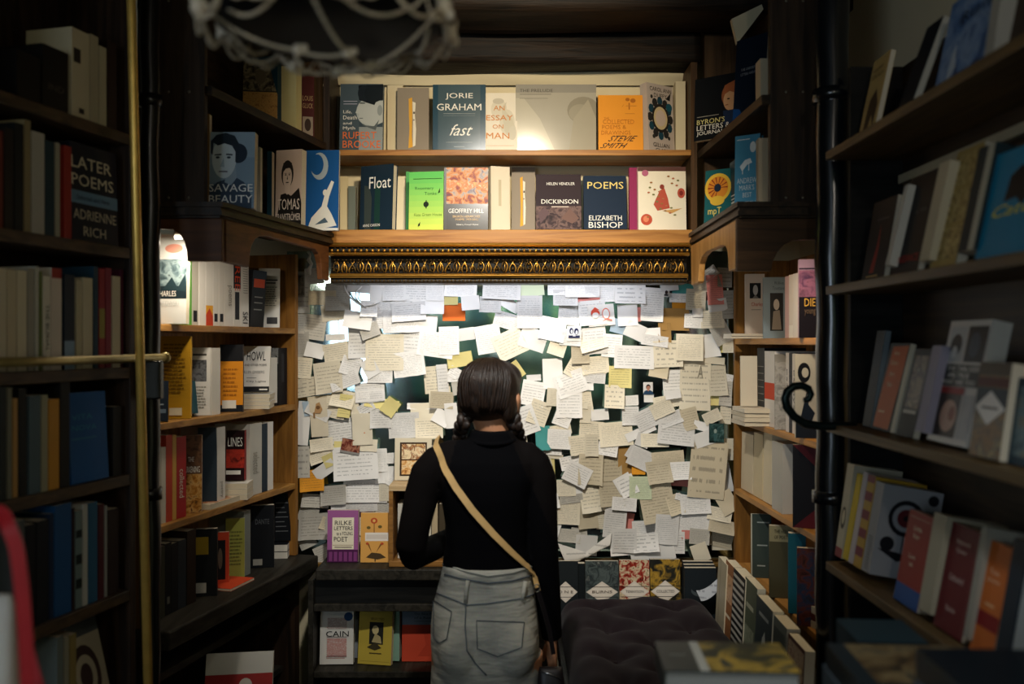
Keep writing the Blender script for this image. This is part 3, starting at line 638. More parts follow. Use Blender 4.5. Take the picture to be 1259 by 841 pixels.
fb('dark red book with small photograph at its foot', 371, 386, 92, za, LU.at(378, .04).y, '#4a1a18', .02, yaw=14, group=g, art=[R(.1, .05, .9, .35, '#9a8a7a'), E(.5, .22, .25, .1, '#3a2a22'), T('LOUIS', .1, .6, .9, .68, '#b0906a'), T('GLUCK', .1, .48, .9, .56, '#b0906a')])
fb('tan edge of a book against the front board of the dark cabinet', 250, 257, 140, zb_, 2.50, '#7d6034', .02, lean=1, group=g)
Y_ = 2.50
fb('biography with blue-grey face of short-haired woman and white title', 255, 312, 162, zb_, Y_, '#6f8698', .03, lean=4, group=g, hard=False, gloss=.3,
   art=ramp('#6a8194', '#93a5b0', 3) + [Pl([(0, 0), (.95, 0), (.95, .16), (.78, .34), (.56, .42), (.2, .34), (0, .24)], '#39485a'), Pl([(.4, .55), (.36, .34), (.5, .3), (.62, .4), (.58, .6)], '#8fa0ac'), E(.64, .72, .2, .13, '#2a3440'), E(.34, .66, .265, .27, '#c3cfd4'),
        Pl([(.05, .72), (.04, .88), (.16, .96), (.36, .99), (.56, .95), (.66, .84), (.64, .62), (.58, .6), (.58, .74), (.5, .82), (.34, .85), (.2, .82), (.1, .86), (.09, .7)], '#28323c'), Pl([(.13, .705), (.28, .715), (.28, .695), (.13, .69)], '#26303a'), Pl([(.38, .715), (.52, .71), (.52, .69), (.38, .695)], '#26303a'), E(.2, .665, .045, .016, '#33404c', 10), E(.44, .665, .045, .016, '#33404c', 10), Pl([(.33, .66), (.25, .545), (.35, .535)], '#98a9b3'), R(.23, .47, .42, .488, '#5f5f6a')] + [T('SAVAGE', .03, .215, .97, .315, '#e6e6e0'), T('BEAUTY', .03, .07, .97, .17, '#e6e6e0')])
fb('greyish page edges beside the blue-grey biography', 311, 320, 181, zb_, 2.55, '#a89c88', .02, lean=1, group=g)
fb('pinkish book with drawn face in black ink and bold lettering', 337, 371, 184, zb_, LU.at(354, .03).y - .015, '#c9b2a2', .03, yaw=-14, lean=2, group=g, gloss=.35, spcol='#2a2724',
   art=[Pl([(.1, .2), (.2, .42), (.42, .44), (.6, .4), (.9, .5), (1, .3), (1, 0), (0, 0)], '#23201e')] + portrait(.45, .66, .34, '#d0bbaa', '#2a2624', '#23201e', .62)[1:] + [T('TOMAS', .1, .22, .94, .36, '#e0cfc0'), T('TRANSTRÖMER', .02, .08, .98, .19, '#e0cfc0'), R(.35, .03, .7, .045, '#a09080')],
   sp=[spine_text('TRANSTRÖMER', '#d0c0b0', .5, .95)])
fb('black edged teal book behind the drawn face book', 328, 334, 186, zb_, LU.at(331, .05).y, '#123440', .03, lean=1, group=g)
fb('black book with white list of names on its cover', 369, 391, 196, zb_ , LU.at(380, .02).y, '#121417', .01, yaw=-6, lean=2, group=g, art=[T('HURT', .25, .88, .75, .95, WHT), T('LIGHTS', .2, .78, .92, .85, WHT)] + [R(.12, .66 - .1 * k, .12 + .5 + .1 * (k % 2), .68 - .1 * k, '#c8c4bc') for k in range(5)])
fb('bright blue book with white swirling dancer and pale moon', 374, 416, 184, zb_, 2.985, '#1c4f86', .015, yaw=-4, lean=3, group=g, gloss=.3,
   art=[E(.42, .8, .26, .17, '#9aa5ab'), E(.34, .82, .2, .13, '#1c4f86'), Pl([(.1, .04), (.5, .02), (.95, .06), (.8, .2), (.66, .3), (.72, .42), (.86, .6), (.78, .62), (.6, .46), (.5, .3), (.2, .16)], '#d6d2c6'), E(.6, .47, .07, .04, '#d6d2c6'), Pl([(.3, .07), (.7, .1), (.6, .16)], '#4a5a66'), R(0, 0, 1, .03, '#dad6cc')])
# ------------------------------------------------------------------ upper right cabinet
g = 'books in the dark cabinet beside the pale beam end'
zc, zd = 2.368, 2.0715
fb('black book with turbaned portrait and white and yellow capitals', 857, 910, 92, zc, 2.93, '#15171a', .02, lean=3, yaw=-36, group=g, gloss=.3,
   art=[E(.74, .66, .2, .2, '#8a5236'), E(.72, .58, .14, .17, '#c79a72'), Pl([(.56, .66), (.6, .82), (.8, .88), (.95, .76), (.86, .66), (.7, .72)], '#9a5a38'), E(.68, .6, .03, .012, '#2a1c14', 8), Pl([(.58, .42), (.9, .42), (.98, .2), (.6, .2)], '#22304a'), R(.62, .5, .68, .512, '#7a3a2a'),
        T("BYRON'S", .06, .25, .62, .33, '#d9cf8a'), T('LETTERS &', .06, .155, .72, .235, WHT), T('JOURNALS', .06, .06, .66, .14, WHT), R(.06, .37, .5, .38, '#99958a')])
fb('tall dark navy book with two lines of small silver lettering', 905, 934, 44, zc, 2.68, '#131d2c', .02, lean=5, yaw=-50, group=g, gloss=.3, art=[T('THE UNFORTUNATE', .2, .6, .92, .63, '#8d949c'), T('LETTERS AND PAPERS', .2, .54, .86, .57, '#8d949c'), Pl([(0, 0), (.4, 0), (.2, .14), (0, .16)], '#1f4a86')])
fb('white and cream page block behind the front board of the beam-side cabinet', 935, 946, 72, zc, 2.55, '#c9bb9c', .05, lean=1, group=g)
fb('yellow sunflower book on teal ground with yellow lettering', 868, 898, 208, zd, 2.80, '#1a5a5c', .012, lean=4, yaw=-38, group=g,
   art=[E(.45, .66, .46, .27, '#e0b53c', 26), E(.45, .66, .36, .21, '#d9892a', 26)] + [Pl([(.45, .66), (.45 + .34 * math.cos(a - .06), .66 + .2 * math.sin(a - .06)), (.45 + .34 * math.cos(a + .06), .66 + .2 * math.sin(a + .06))], '#8a2a1c') for a in [k * PI / 7 for k in range(14)]][:11] + [E(.45, .66, .12, .075, '#1c2a3a'), E(.45, .42, .25, .09, '#e0b53c'), T('mpT', .14, .13, .6, .3, '#e6cf6a'), R(.14, .04, .4, .06, '#b0c0a0')])
RU.spine('dark teal spine with white bands beside the sunflower book', 897, 906, 198, zd, '#184250', w=.02, W=.12, group=g, sp=[R(.2, .3, .9, .33, WHT), R(.2, .36, .9, .38, WHT), R(.2, .42, .8, .44, WHT)])
fb('light blue hardback with white dog drawing and silver capitals', 905, 931, 166, zd, 2.58, '#4a8aa6', .03, lean=2, yaw=-34, group=g, hard=True, gloss=.3,
   art=[E(.72, .84, .12, .07, '#cfd6d4'), Pl([(.2, .6), (.4, .68), (.62, .7), (.7, .64), (.5, .62), (.3, .54)], '#dfe6e4'), R(.3, .5, .33, .58, '#dfe6e4'), R(.55, .54, .58, .64, '#dfe6e4'), T('ANDREW', .1, .38, .9, .45, '#c9d6d8'), T("MARR'S", .2, .29, .8, .36, '#c9d6d8'), T('BEST', .34, .2, .7, .26, '#c9d6d8'), T('BRITISH', .14, .08, .86, .15, '#c9d6d8'), R(.08, .94, .6, .95, '#dfe6e4')])
fb('cream page block beside the light blue hardback', 933, 945, 170, zd, 2.53, '#c7b391', .08, lean=1, yaw=-4, group=g)

# ------------------------------------------------------------------ lower left bookcase
def cam(label, px0, px1, yt, Z, case, w, col, yaw=8, **k):
    Yc = case.at((px0 + px1) / 2, w).y
    return fb(label, px0, px1, yt, Z, Yc, col, yaw=yaw, **k)
g = 'paperbacks on the top shelf of the oak bookcase under the brown valance'
z = ZLL[0]
fb('white book with grey photograph, reddish blot and white lettering, framed by the arch', 191, 229, 288, z, 2.53, '#d4d6d2', .02, yaw=-4, lean=3, group=g,
   art=[E(.55, .84, .3, .05, '#d0907e'), R(0, .28, 1, .72, paint(['#2a3a40', '#5c7076', '#8fa3a6', '#1e2a2e'], 40, .35)), R(0, .28, 1, .42, '#1c2a30'), Pl([(.2, .38), (.5, .52), (.7, .4), (.95, .56), (1, .36)], '#22343a'), T('CHARLES', -0.0, .305, .66, .365, WHT), T('BUKOWSKI', .02, .2, .76, .255, '#b8bcba')])
LL.spine('thin bright green spine beside the book in the arch', 230, 236, 318, z, '#5aa03a', w=.02, group=g)
LL.spine('grey-white paperback with small black label at its foot', 236, 244, 318, z, '#bdb8ac', w=.02, group=g, sp=[R(.2, .05, .8, .22, '#15161a')])
for i, (a, b_, lab) in enumerate(((244.5, 253, 'plain white spine first after the grey-white paperback'), (253, 262, 'white spine with yellow and red flame at its foot'), (262, 269, 'white spine with black square, just after the flame spine'), (269, 276, 'second white spine with black square near its foot'), (276, 287, 'broad white spine left of the red lettering'))):
    LL.spine(lab, a, b_, 318, z, '#e4e0da', w=.02, group=g, sp=([R(0, 0, 1, .3, '#e0a02a'), Pl([(.0, 0), (1, 0), (1, .14), (.5, .26), (0, .16)], '#c8401c')] if i == 1 else [R(.2, .06, .8, .18, '#15161a')] if i in (2, 3) else [spine_text('poems', '#9a968e', .3, .6)] if i == 4 else []))
LL.spine('white spine with big red and black vertical capitals', 287, 296, 317, z, '#e2ddd6', w=.02, group=g, sp=[R(0, .55, 1, 1, '#1a1a1c'), spine_text('FREE', '#d8481f', .52, .98, .15, .85), R(.2, .1, .8, .5, '#202124')])
LL.spine('white spine with fine grey print and dark letters at its foot', 296, 306, 319, z, '#e6e2dc', w=.02, group=g, sp=[('s', 'SKI', '#2a2a2c', .05, .22, .2, .8)] + [R(.25, .95 - .035 * k, .8, .96 - .035 * k, '#9a968e') for k in range(14)])
LL.spine('black slanting paperback with orange patch near its top', 307, 324, 333, z, '#16171a', w=.02, W=.10, roll=4, group=g, sp=[R(.1, .7, .9, .85, '#d9542a'), R(.2, .3, .8, .32, '#8a8a86'), R(.2, .42, .8, .44, '#8a8a86'), R(.2, .52, .8, .54, '#8a8a86')])
cam('white back cover with lines of print and a barcode', 318, 343, 330, z, LL, .05, '#dcdad4', yaw=10, T_=.012, group=g, art=LN(.16, .9, .35, .7, 9, '#8a8a88') + [R(.16, .74, .8, .76, '#2c2c2e'), R(.16, .79, .9, .81, '#2c2c2e'), R(.4, .06, .9, .17, '#3a3a3c')])
cam('tan board at the end of the white paperbacks', 338, 354, 322, z, LL, .09, '#a08a58', yaw=10, T_=.01, group=g)
g = 'paperbacks on the second shelf of the oak bookcase'
z = ZLL[1]
cam('dark navy book behind the yellow cover', 193, 206, 470, z, LL, .015, '#16202c', yaw=20, T_=.015, lean=10, group=g, art=[R(.1, .2, .8, .3, '#5a6a7a'), R(.1, .4, .6, .43, '#8a96a0')])
cam('large yellow paperback showing its back cover with fine print', 198, 233, 414, z, LL, .045, '#b0841f', yaw=10, T_=.022, lean=2, group=g, spine='R', spcol='#e0ac22', art=LN(.1, .85, .3, .92, 14, '#7a5a18') + [R(.3, .04, .72, .13, '#cfc6ac')])
LL.spine('teal book leaning low behind the yellow paperback', 233, 244, 473, z, '#1d4a56', w=.03, W=.1, roll=-6, group=g)
cam('white paperback with black-and-white photo and column of print', 235, 258, 428, z, LL, .04, '#cfccc6', yaw=10, T_=.045, lean=1, group=g, spine='R', spcol='#c9c5be', art=[R(.0, .5, .8, .82, paint(['#1c1d20', '#6a6c70', '#2b2c30'], 60, .4)), R(.1, .88, .8, .91, '#55534e')] + LN(.06, .8, .1, .44, 8, '#8a8880'))
LL.spine('off-white spine next to the print-column paperback', 260, 271, 428, z, '#d6d1c8', w=.015, W=.09, group=g)
cam('orange paperback with black top, fine print and white label', 271, 298, 424, z, LL, .03, '#d98a22', yaw=10, T_=.025, lean=1, group=g, spine='R', spcol='#17171a', art=[R(0, .75, 1, 1, '#1b1c20'), R(0, 0, 1, .1, '#1b1c20'), R(.1, .05, .7, .17, '#d9d4c8')] + LN(.15, .8, .22, .66, 7, '#a8661a'))
# a pile of white booklets with a white book leaning on it
yh = LL.at(316, .05)
for k, (lab, c) in enumerate((('white booklet at the bottom of the pile under the white display book', '#d8d4cc'), ('second booklet up in the pile under the white display book', '#cfcac0'), ('third booklet up in the pile under the white display book', '#dcd8d0'), ('top booklet of the pile under the white display book', '#d4d0c6'))):
    book(lab, (yh.x + .003 * (k % 2), yh.y, z + .0125 * k), .10, .14, .012, c, yaw=math.radians(8), lean=PI / 2, group='booklets under the white display book', spcol='#1c1c1e')
fb('white display book with bold black title and black band at its foot', 291, 330, 427, z + .052, yh.y - .03, '#dedad2', .012, yaw=6, lean=14, group=g, art=[R(0, 0, 1, .12, '#131418'), R(.7, .04, .95, .07, '#dedad2'), T('HOWL', .28, .68, .86, .88, '#1c1c20'), T('AND OTHER POEMS', .22, .56, .9, .61, '#4a4a4c'), T('ALLEN GINSBERG', .2, .4, .84, .46, '#8a8a88'), R(.3, .3, .6, .31, '#6a6a68'), T('City Lights', .3, .2, .9, .25, '#4a4a4c')])
LL.spine('black-backed white book right of the booklet pile', 327, 341, 440, z, '#cfc9bc', w=.03, W=.1, group=g, sp=[R(0, 0, .3, 1, '#17181a'), R(0, 0, 1, .06, '#17181a')])
LL.spine('black paperback with grey cover picture at the end of the second shelf', 342, 353, 428, z, '#14161a', w=.03, W=.12, group=g, art=[R(0, .72, 1, 1, paint(['#3a3a3c', '#8a8a88', '#1c1c1e'], 50, .4))], sp=[R(.35, .4, .65, .9, '#2a2c30')])
g = 'paperbacks on the third shelf of the oak bookcase'
z = ZLL[2]
for a, b_, yt, c, lab in ((193, 198, 552, '#b8b2a6', 'thin off-white spine at the near end of the third shelf'), (198, 204, 550, '#c9c3b8', 'second thin off-white spine on the third shelf'), (204, 212, 535, '#b8402c', 'red spine next to the thin off-white spines'), (212, 217, 535, '#c79a4c', 'narrow tan spine between two red books'), (217, 229, 537, '#a8262a', 'broad red spine with small white title')):
    LL.spine(lab, a, b_, yt, z, c, w=.02, group=g, sp=[spine_text('collected', '#d8cfc0', .25, .6)] if c == '#a8262a' else [])
cam('red and brown picture cover with white lettering, facing out', 225, 247, 536, z, LL, .03, '#7d2a20', yaw=14, T_=.02, lean=2, group=g, art=[R(0, .0, 1, .5, paint(['#2a1c16', '#a8702a', '#c9a060', '#5a2a1c'], 60, .4)), R(0, .5, 1, 1, paint(['#3a2a22', '#6a4a34', '#241a16'], 40, .4)), T('THE', .3, .66, .6, .72, WHT), T('DARKENING', .0, .52, .9, .6, WHT)])
cam('dark blue-grey plain cover left of the tall white spine', 244, 266, 526, z, LL, .045, '#2f3a44', yaw=12, T_=.02, lean=1, group=g)
LL.spine('tall white spine in the middle of the third shelf', 267, 277, 525, z, '#d5d0c8', w=.02, group=g, sp=[('s', 'poetry', '#8a857c', .1, .3, .3, .7)])
ql = LL.at(262, -.0)
book('white picture book lying flat on the third shelf edge', (LL.at(258, .06).x, LL.at(258, .06).y, z), .11, .17, .016, '#c8b89c', yaw=math.radians(-14), lean=PI / 2, group=g, art=[R(.05, .1, .95, .9, paint(['#c9a878', '#a8603c', '#e0d4bc'], 40, .4))])
q = LL.at(294, .05)
for k in range(3):
    book(['white booklet lowest under the red and black book', 'middle white booklet under the red and black book', 'uppermost white booklet under the red and black book'][k], (q.x, q.y, z + .018 * k), .085, .14, .0175, ['#d6d0c4', '#cbc5b8', '#dad5ca'][k], yaw=math.radians(4), lean=PI / 2, group='white booklets on the third shelf', spcol='#b8b2a6')
fb('black and red book with white capitals standing on white booklets', 278, 300, 530, z + .056, q.y - .03, '#241012', .035, yaw=4, lean=2, group=g, spine='R', spcol='#9a1f22', art=[R(0, .25, 1, .62, paint(['#8a1c1c', '#b8392a', '#3a0e10'], 40, .3)), T('LINES', .1, .68, .9, .86, WHT), R(.0, .12, .8, .2, WHT)])
LL.spine('thick greyish-white spine after the red and black book', 307, 322, 521, z, '#b9b5aa', w=.015, group=g, sp=[spine_text('selected', '#8c887e', .3, .6)])
LL.spine('dark blue spine between two white ones on the third shelf', 322, 329, 521, z, '#1c2c3a', w=.015, group=g)
LL.spine('white spine last on the third shelf', 329, 336, 519, z, '#d2cdc4', w=.015, group=g)
g = 'books on the counter under the oak bookcase'
z = .9235
for a, b_, yt, c, lab in ((196, 203, 672, '#3a3a30', 'olive-dark spine at the near end of the counter'), (203, 211, 668, '#15171a', 'black spine second on the counter'), (211, 219, 668, '#1a1c20', 'black spine third on the counter'), (219, 229, 664, '#2a3038', 'dark slate spine fourth on the counter'), (230, 241, 652, '#2e2219', 'dark brown spine on the counter')):
    LL.spine(lab, a, b_, yt, z, c, w=.02, W=.12, group=g, sp=[R(.3, .15, .7, .25, '#6a6a62')] if c == '#15171a' else [])
cam('black book with yellow block and white label on the counter', 241, 266, 651, z, LL, .02, '#191a1c', yaw=12, T_=.02, lean=1, group=g, spine='R', art=[R(0, .62, .6, .88, '#9a7f22'), R(.0, .05, .5, .2, '#b0aca2')])
cam('black cover framed in bright red-orange on the counter', 264, 281, 655, z, LL, .045, '#c2452a', yaw=14, T_=.015, lean=1, group=g, art=[R(.12, .1, .75, .85, '#1c1a1c'), E(.4, .5, .15, .2, '#6a5a4c')])
cam('yellow-green paperback with lines of print on the counter', 278, 300, 638, z, LL, .05, '#9a9a48', yaw=12, T_=.018, lean=1, group=g, art=LN(.1, .9, .2, .8, 10, '#6a6a34'))
LL.spine('grey spine beside the yellow-green paperback', 300, 308, 628, z, '#7d8078', w=.03, group=g)
q = LL.at(283, .02); book('red-orange booklet lying flat at the counter edge', (q.x, q.y, z), .09, .14, .008, '#d0492a', yaw=math.radians(-14), lean=PI / 2, group=g)
cam('thick black book with pale label on the counter', 309, 336, 622, z, LL, .03, '#14161a', yaw=12, T_=.03, lean=1, group=g, spine='R', art=[R(.1, .04, .5, .14, '#9a968c'), T('DANTE', .2, .7, .8, .78, '#5a5c60')])
q = LL.at(342, .07)
for k in range(2):
    book(['lower white-edged black book lying at the counter end', 'upper white-edged black book lying at the counter end'][k], (q.x, q.y, z + .026 * k), .085, .13, .025, '#15161a', yaw=math.radians(6), lean=PI / 2, group='black books lying at the counter end', pg='#e0dace', spcol='#d8d2c6')
fb('black book with fine white line drawing standing on two lying books', 336, 357, 608, z + .054, q.y - .02, '#121418', .03, yaw=8, lean=2, group=g, art=[R(.15, .2 + .1 * k, .85 - .1 * (k % 3), .215 + .1 * k, '#6c6e70') for k in range(7)])
q = LL.at(285, .12)
book('big white art book with red pattern leaning low under the counter', (-.83, 2.70, .5235), .20, .225, .02, '#c9c4b8', yaw=math.radians(8), lean=math.radians(18), art=[R(0, 0, 1, .72, '#9a2a26')] + [E(.5 + .28 * math.cos(a), .38 + .2 * math.sin(a), .1, .1, '#c9bdae', 14) for a in (0, 1.2, 2.5, 3.8, 5)] + [E(.5, .38, .16, .16, '#7d1c1c')])
# ------------------------------------------------------------------ lower right bookcase
g = 'books on the top shelf of the bookcase beside the black pipe'
z = ZRL[0]
RLc.spine('dark brown spine at the far end of the pamphlet bookcase top shelf', 916, 920, 344, z, '#2a2620', w=.03, group=g)
for k in range(2): book(['lower white pamphlet jutting from the top shelf', 'upper white pamphlet jutting from the top shelf'][k], (.825, 3.12 - .004 * k, z + .0085 * k), .15, .10, .008, '#ddd5c6', yaw=math.radians(2), lean=PI / 2, group='white pamphlets jutting from the top shelf')
def rcam(label, px0, px1, yt, Z, w, col, yaw=-6, **k): return cam(label, px0, px1, yt, Z, RLc, w, col, yaw=yaw, **k)
rcam('cream paperback with small black-and-white portrait square', 917, 940, 337, z, .05, '#d6c3ae', T_=.02, lean=1, group=g, art=[R(.22, .62, .8, .86, '#17181a'), E(.52, .75, .13, .08, '#b8b2aa'), Pl([(.35, .62), (.52, .68), (.7, .62)], '#77726c'), T('Charles', .3, .5, .9, .56, '#b0402c'), R(.3, .44, .8, .45, '#8a7f72')])
rcam('grey-blue paperback with old seated-figure photograph', 939, 966, 341, z, .03, '#7f8c90', T_=.012, lean=1, group=g, art=[R(.3, .12, .88, .74, '#2c2a28'), E(.58, .55, .13, .09, '#b8aa98'), Pl([(.38, .14), (.44, .44), (.72, .46), (.8, .14)], '#8d8070'), T('Rilke', .5, .88, .9, .93, '#4f5a60'), T('Tsvetaeva', .4, .79, .98, .85, '#4f5a60')])
for a, b_, yt, c, lab in ((965, 970, 340, '#c7a6a4', 'pink-striped spine beside the grey-blue paperback'), (970, 975, 338, '#d8d2cc', 'white spine with label beside the pink-striped one'), (975, 985, 336, '#d5d2d0', 'plain white spine left of the purple book')):
    RLc.spine(lab, a, b_, yt, z, c, w=.01, group=g, sp=[R(0, 0, 1, .2, '#e8e6e0')] if 'label' in lab else [])
rcam('tall black and purple photograph book with a pale pink top', 983, 1004, 319, z, .01, '#5a3a5a', T_=.03, lean=0, yaw=-12, group=g, spine='L', spcol='#a890a4', art=[R(0, 0, 1, .52, '#17141c'), R(0, .52, 1, .86, paint(['#3f2a4c', '#8d5f7c', '#221a2a'], 30, .4)), R(0, .86, 1, 1, '#96809a'), R(0, .87, 1, .89, '#2c2236'), T('DIE', .3, .4, .9, .5, '#c9a04a'), T('young', .3, .28, .9, .36, '#6a5a4a')])
g = 'books on the second shelf of the pamphlet bookcase'
z = ZRL[1]
for k in range(4): book(['bottom pamphlet of the pile jutting from the second shelf', 'second pamphlet up in the jutting pile', 'third pamphlet up in the jutting pile', 'top pamphlet of the pile jutting from the second shelf'][k], (.822, 3.0 - .006 * (k % 2), z + .0145 * k), .13, .15, .0135, ['#c6baa4', '#cfc4ae', '#bfb39c', '#d3c9b5'][k], yaw=math.radians(3 - 2 * (k % 2)), lean=PI / 2, group='pamphlets jutting from the second shelf')
RLc.spine('narrow dark spine behind the pamphlet pile', 906, 910, 438, z, '#2a2a2c', w=.05, group=g)
fb('cream plain booklet standing on the pamphlet pile', 911, 931, 438, z + .06, 3.0, '#c6bca6', .012, yaw=-6, lean=2, group=g)
RLc.spine('dark book with fine stripes beside the cream booklet', 931, 940, 428, z, '#2c2c2e', w=.02, W=.14, group=g, sp=[R(.1, .3 + .09 * k, .9, .31 + .09 * k, '#8c8a84') for k in range(6)])
RLc.spine('white spine with one red-orange block', 940, 953, 432, z, '#d5d0c8', w=.014, W=.14, group=g, sp=[R(0, .36, 1, .58, '#c8452a')])
rcam('grey mottled book cover beside the red-orange block spine', 953, 966, 436, z, .012, '#8b877f', T_=.02, lean=1, yaw=-14, group=g, art=[R(0, 0, 1, .9, paint(['#6e6a64', '#a09c94', '#57544e'], 40, .5))])
for a, b_, yt, c, lab in ((966, 970, 434, '#cfcac4', 'first thin white spine behind the iron scroll'), (970, 974, 434, '#2a2c34', 'thin dark spine behind the iron scroll'), (974, 979, 435, '#c9c4be', 'second thin white spine behind the iron scroll')):
    RLc.spine(lab, a, b_, yt, z, c, w=.012, group=g, sp=[spine_text('essays', '#55555a', .3, .8)])
rcam('white book with black abstract ink shapes behind the iron scroll', 979, 1004, 436, z, .006, '#bdb8a8', T_=.02, lean=1, yaw=-10, group=g, art=[E(.4, .78, .3, .12, '#17181c'), E(.45, .78, .16, .06, '#bdb8a8'), Pl([(.2, .2), (.5, .55), (.7, .62), (.6, .4), (.9, .3), (.6, .1)], '#1c2430'), R(0, 0, 1, .2, '#20262e')])
g = 'books on the third shelf of the pamphlet bookcase'
z = ZRL[2]
for a, b_, c, lab in ((911, 925, '#d0bf9f', 'first cream spine on the third shelf by the note wall'), (926, 937, '#cab995', 'second cream spine on the third shelf'), (938, 948, '#d2c4a6', 'third cream spine on the third shelf')):
    RLc.spine(lab, a, b_, 534, z, c, w=.02, W=.13, group=g, roll=1)
RLc.spine('grey-white spine next to the three cream ones', 949, 962, 544, z, '#b8b4aa', w=.01, W=.13, group=g)
rcam('black book slanting with small white lettering near its foot', 963, 976, 551, z, .04, '#1b1c20', T_=.02, lean=8, yaw=-10, group=g, art=[T('THE ANGELS', .1, .3, .8, .36, '#a8a498'), R(.1, .22, .6, .24, '#7a766c')])
rcam('black book with dark red corner triangles', 976, 1004, 548, z, .006, '#17161a', T_=.02, lean=2, yaw=-18, group=g, art=[Pl([(0, 1), (1, 1), (1, .72)], '#5c1a20'), Pl([(.0, 0), (1, 0), (1, .25)], '#5c1a20')])
g = 'books on the lowest shelf of the pamphlet bookcase'
z = ZRL[3]
rcam('dark grey-green book with three pale lines', 924, 948, 633, z, .03, '#3a443e', T_=.012, lean=2, group=g, yaw=-10, art=[R(.0, 0, .06, 1, '#b8b4a0'), R(.3, .86, .9, .88, '#9aa098'), R(.3, .5, .8, .52, '#9aa098'), R(.3, .18, .7, .2, '#9aa098')])
rcam('olive book with cream title panel at its head', 947, 975, 648, z, .02, '#4a4632', T_=.025, lean=2, yaw=-12, group=g, art=[R(0, .78, 1, 1, '#8a8262'), T('THE HOUSE', .2, .9, .9, .95, '#3c3a2a'), T('OF POETS', .2, .82, .8, .87, '#3c3a2a')])
rcam('deep teal book on the lowest pamphlet bookcase shelf', 970, 990, 657, z, .012, '#1d5a68', T_=.03, lean=1, yaw=-16, group=g)
rcam('dark book with red and blue painted figure', 981, 1004, 675, z, .0, '#3a2a24', T_=.02, lean=1, yaw=-16, group=g, art=[R(0, 0, 1, 1, paint(['#2a1c1a', '#6a3428', '#2a3a52', '#3c2a20'], 35, .4))])
# face-out row along the bench
BZ = .715
bs = empty('bench', 'boxed wooden bench under the dark plum cushion', 'bench', (.45, 2.7, 0)); bo = Matrix.Translation((-.45, -2.7, 0))
b = MB(); b.box(.15, .755, 2.15, 3.30, BZ - .03, BZ, DARK); kid(b, 'seat_board', bs, bo, bevel=.003)
b = MB(); b.box(.17, .19, 2.17, 3.28, 0, BZ - .031, DARKY); kid(b, 'side_panel', bs, bo)
b = MB(); b.box(.191, .75, 2.17, 2.19, 0, BZ - .031, DARK); kid(b, 'front_panel', bs, bo)
g = 'paperbacks standing along the bench edge'
rowc = Case((.752, 3.20), (-.02, -1), 1)
row = [(879, 889, 690, '#a89c82', 'cream book slanting first in the bench-edge row', [R(.3, 0, .34, 1, '#7d7460')]), (888, 898, 694, '#8d5c38', 'orange-brown paperback in the bench-edge row', [R(.1, .5, .9, .85, paint(['#a8744c', '#c9a078', '#6a4028'], 50, .4)), R(.2, .3, .8, .34, '#d8c8ac')]), (897, 911, 706, '#1c1c1e', 'black and white striped paperback in the bench-edge row', [R(.04, .06 + .085 * k, .96, .1 + .085 * k, '#b0aca0') for k in range(11)]), (911, 925, 717, '#4f5644', 'grey-green paperback in the bench-edge row', [R(.1, .1, .9, .5, paint(['#4f5644', '#8a8f78', '#3a4030'], 40, .4)), R(.2, .7, .8, .75, '#a8a890')]), (925, 944, 742, '#2c383a', 'dark grey paperback with a white figure in the bench-edge row', [Pl([(.3, .1), (.45, .6), (.6, .7), (.75, .3), (.6, .1)], '#a8aca4'), R(.2, .82, .8, .86, '#8a8f8a')]), (945, 961, 765, '#5a6058', 'grey paperback past the dark one in the bench-edge row', [R(.1, .4, .9, .9, '#3a423e'), R(.2, .2, .7, .24, '#a8a89a')]), (963, 983, 790, '#4a2a22', 'brown patterned paperback at the near end of the row', [R(.04, .04, .96, .96, paint(['#4a2a22', '#b09c84', '#6a3a2c'], 60, .4))])]
for i, (a, b_, yt, c, lab, ar) in enumerate(row):
    rowc.face(lab, a, b_, yt, BZ, c, w=-.045 + .004 * (i % 2), T_=.026 + .005 * (i % 3), lean=3, group=g, pg='#e2d8bc', art=ar)
for k in range(3):
    book(['lowest cream book lying past the bench-edge row', 'middle red-edged book lying past the bench-edge row', 'top cream book lying past the bench-edge row'][k], (.900, 2.525 + .004 * k, .8935 + .02 * k), .10, .12, .019, ['#b8ab90', '#5a2a22', '#c2b69c'][k], yaw=math.radians(12), lean=PI / 2, group='books lying past the bench-edge row')
# face-out classics behind the cushion
g = 'face-out classics behind the cushion'
def classic(label, x0, x1, yt, c, words_, Y=3.23, lean=5):
    u = [R(0, 0, 1, 1, c)] if not isinstance(c, str) else []
    fb(label, x0, x1, yt, BZ, Y, '#23282a', .02, lean=lean, group=g, gloss=.35, art=u + [Pl([(.02, .42), (.5, .62), (.98, .42), (.5, .22)], '#ded3c4'), Pl([(.08, .42), (.5, .58), (.92, .42), (.5, .26)], '#e6dccd'), R(.02, .32, .98, .33, '#1c1c1c'), R(.02, .51, .98, .52, '#1c1c1c'), T(words_, .2, .4, .8, .45, '#6a5f55')])
classic('reddish-brown classic with white diamond beside the woman', 680, 711, 692, '#5a2a20', 'O N E')
fb('dark blank spine between two diamond classics', 711, 719, 694, BZ, 3.25, '#1b2022', .03, lean=2, group=g)
classic('classic with grey portrait photograph and white diamond', 720, 761, 692, paint(['#1a2022', '#56605e', '#2c3436', '#8a8c84'], 30, .35), 'BURNS')
classic('classic with red battle picture and white diamond', 762, 799, 691, paint(['#2a2016', '#a02c20', '#d8c8a4', '#6a4a20'], 55, .35), 'TENNYSON')
classic('classic with yellow and black picture and white diamond', 800, 837, 690, paint(['#191a1a', '#2c2a20', '#b08a34', '#141414'], 28, .35), 'COLLECTED')
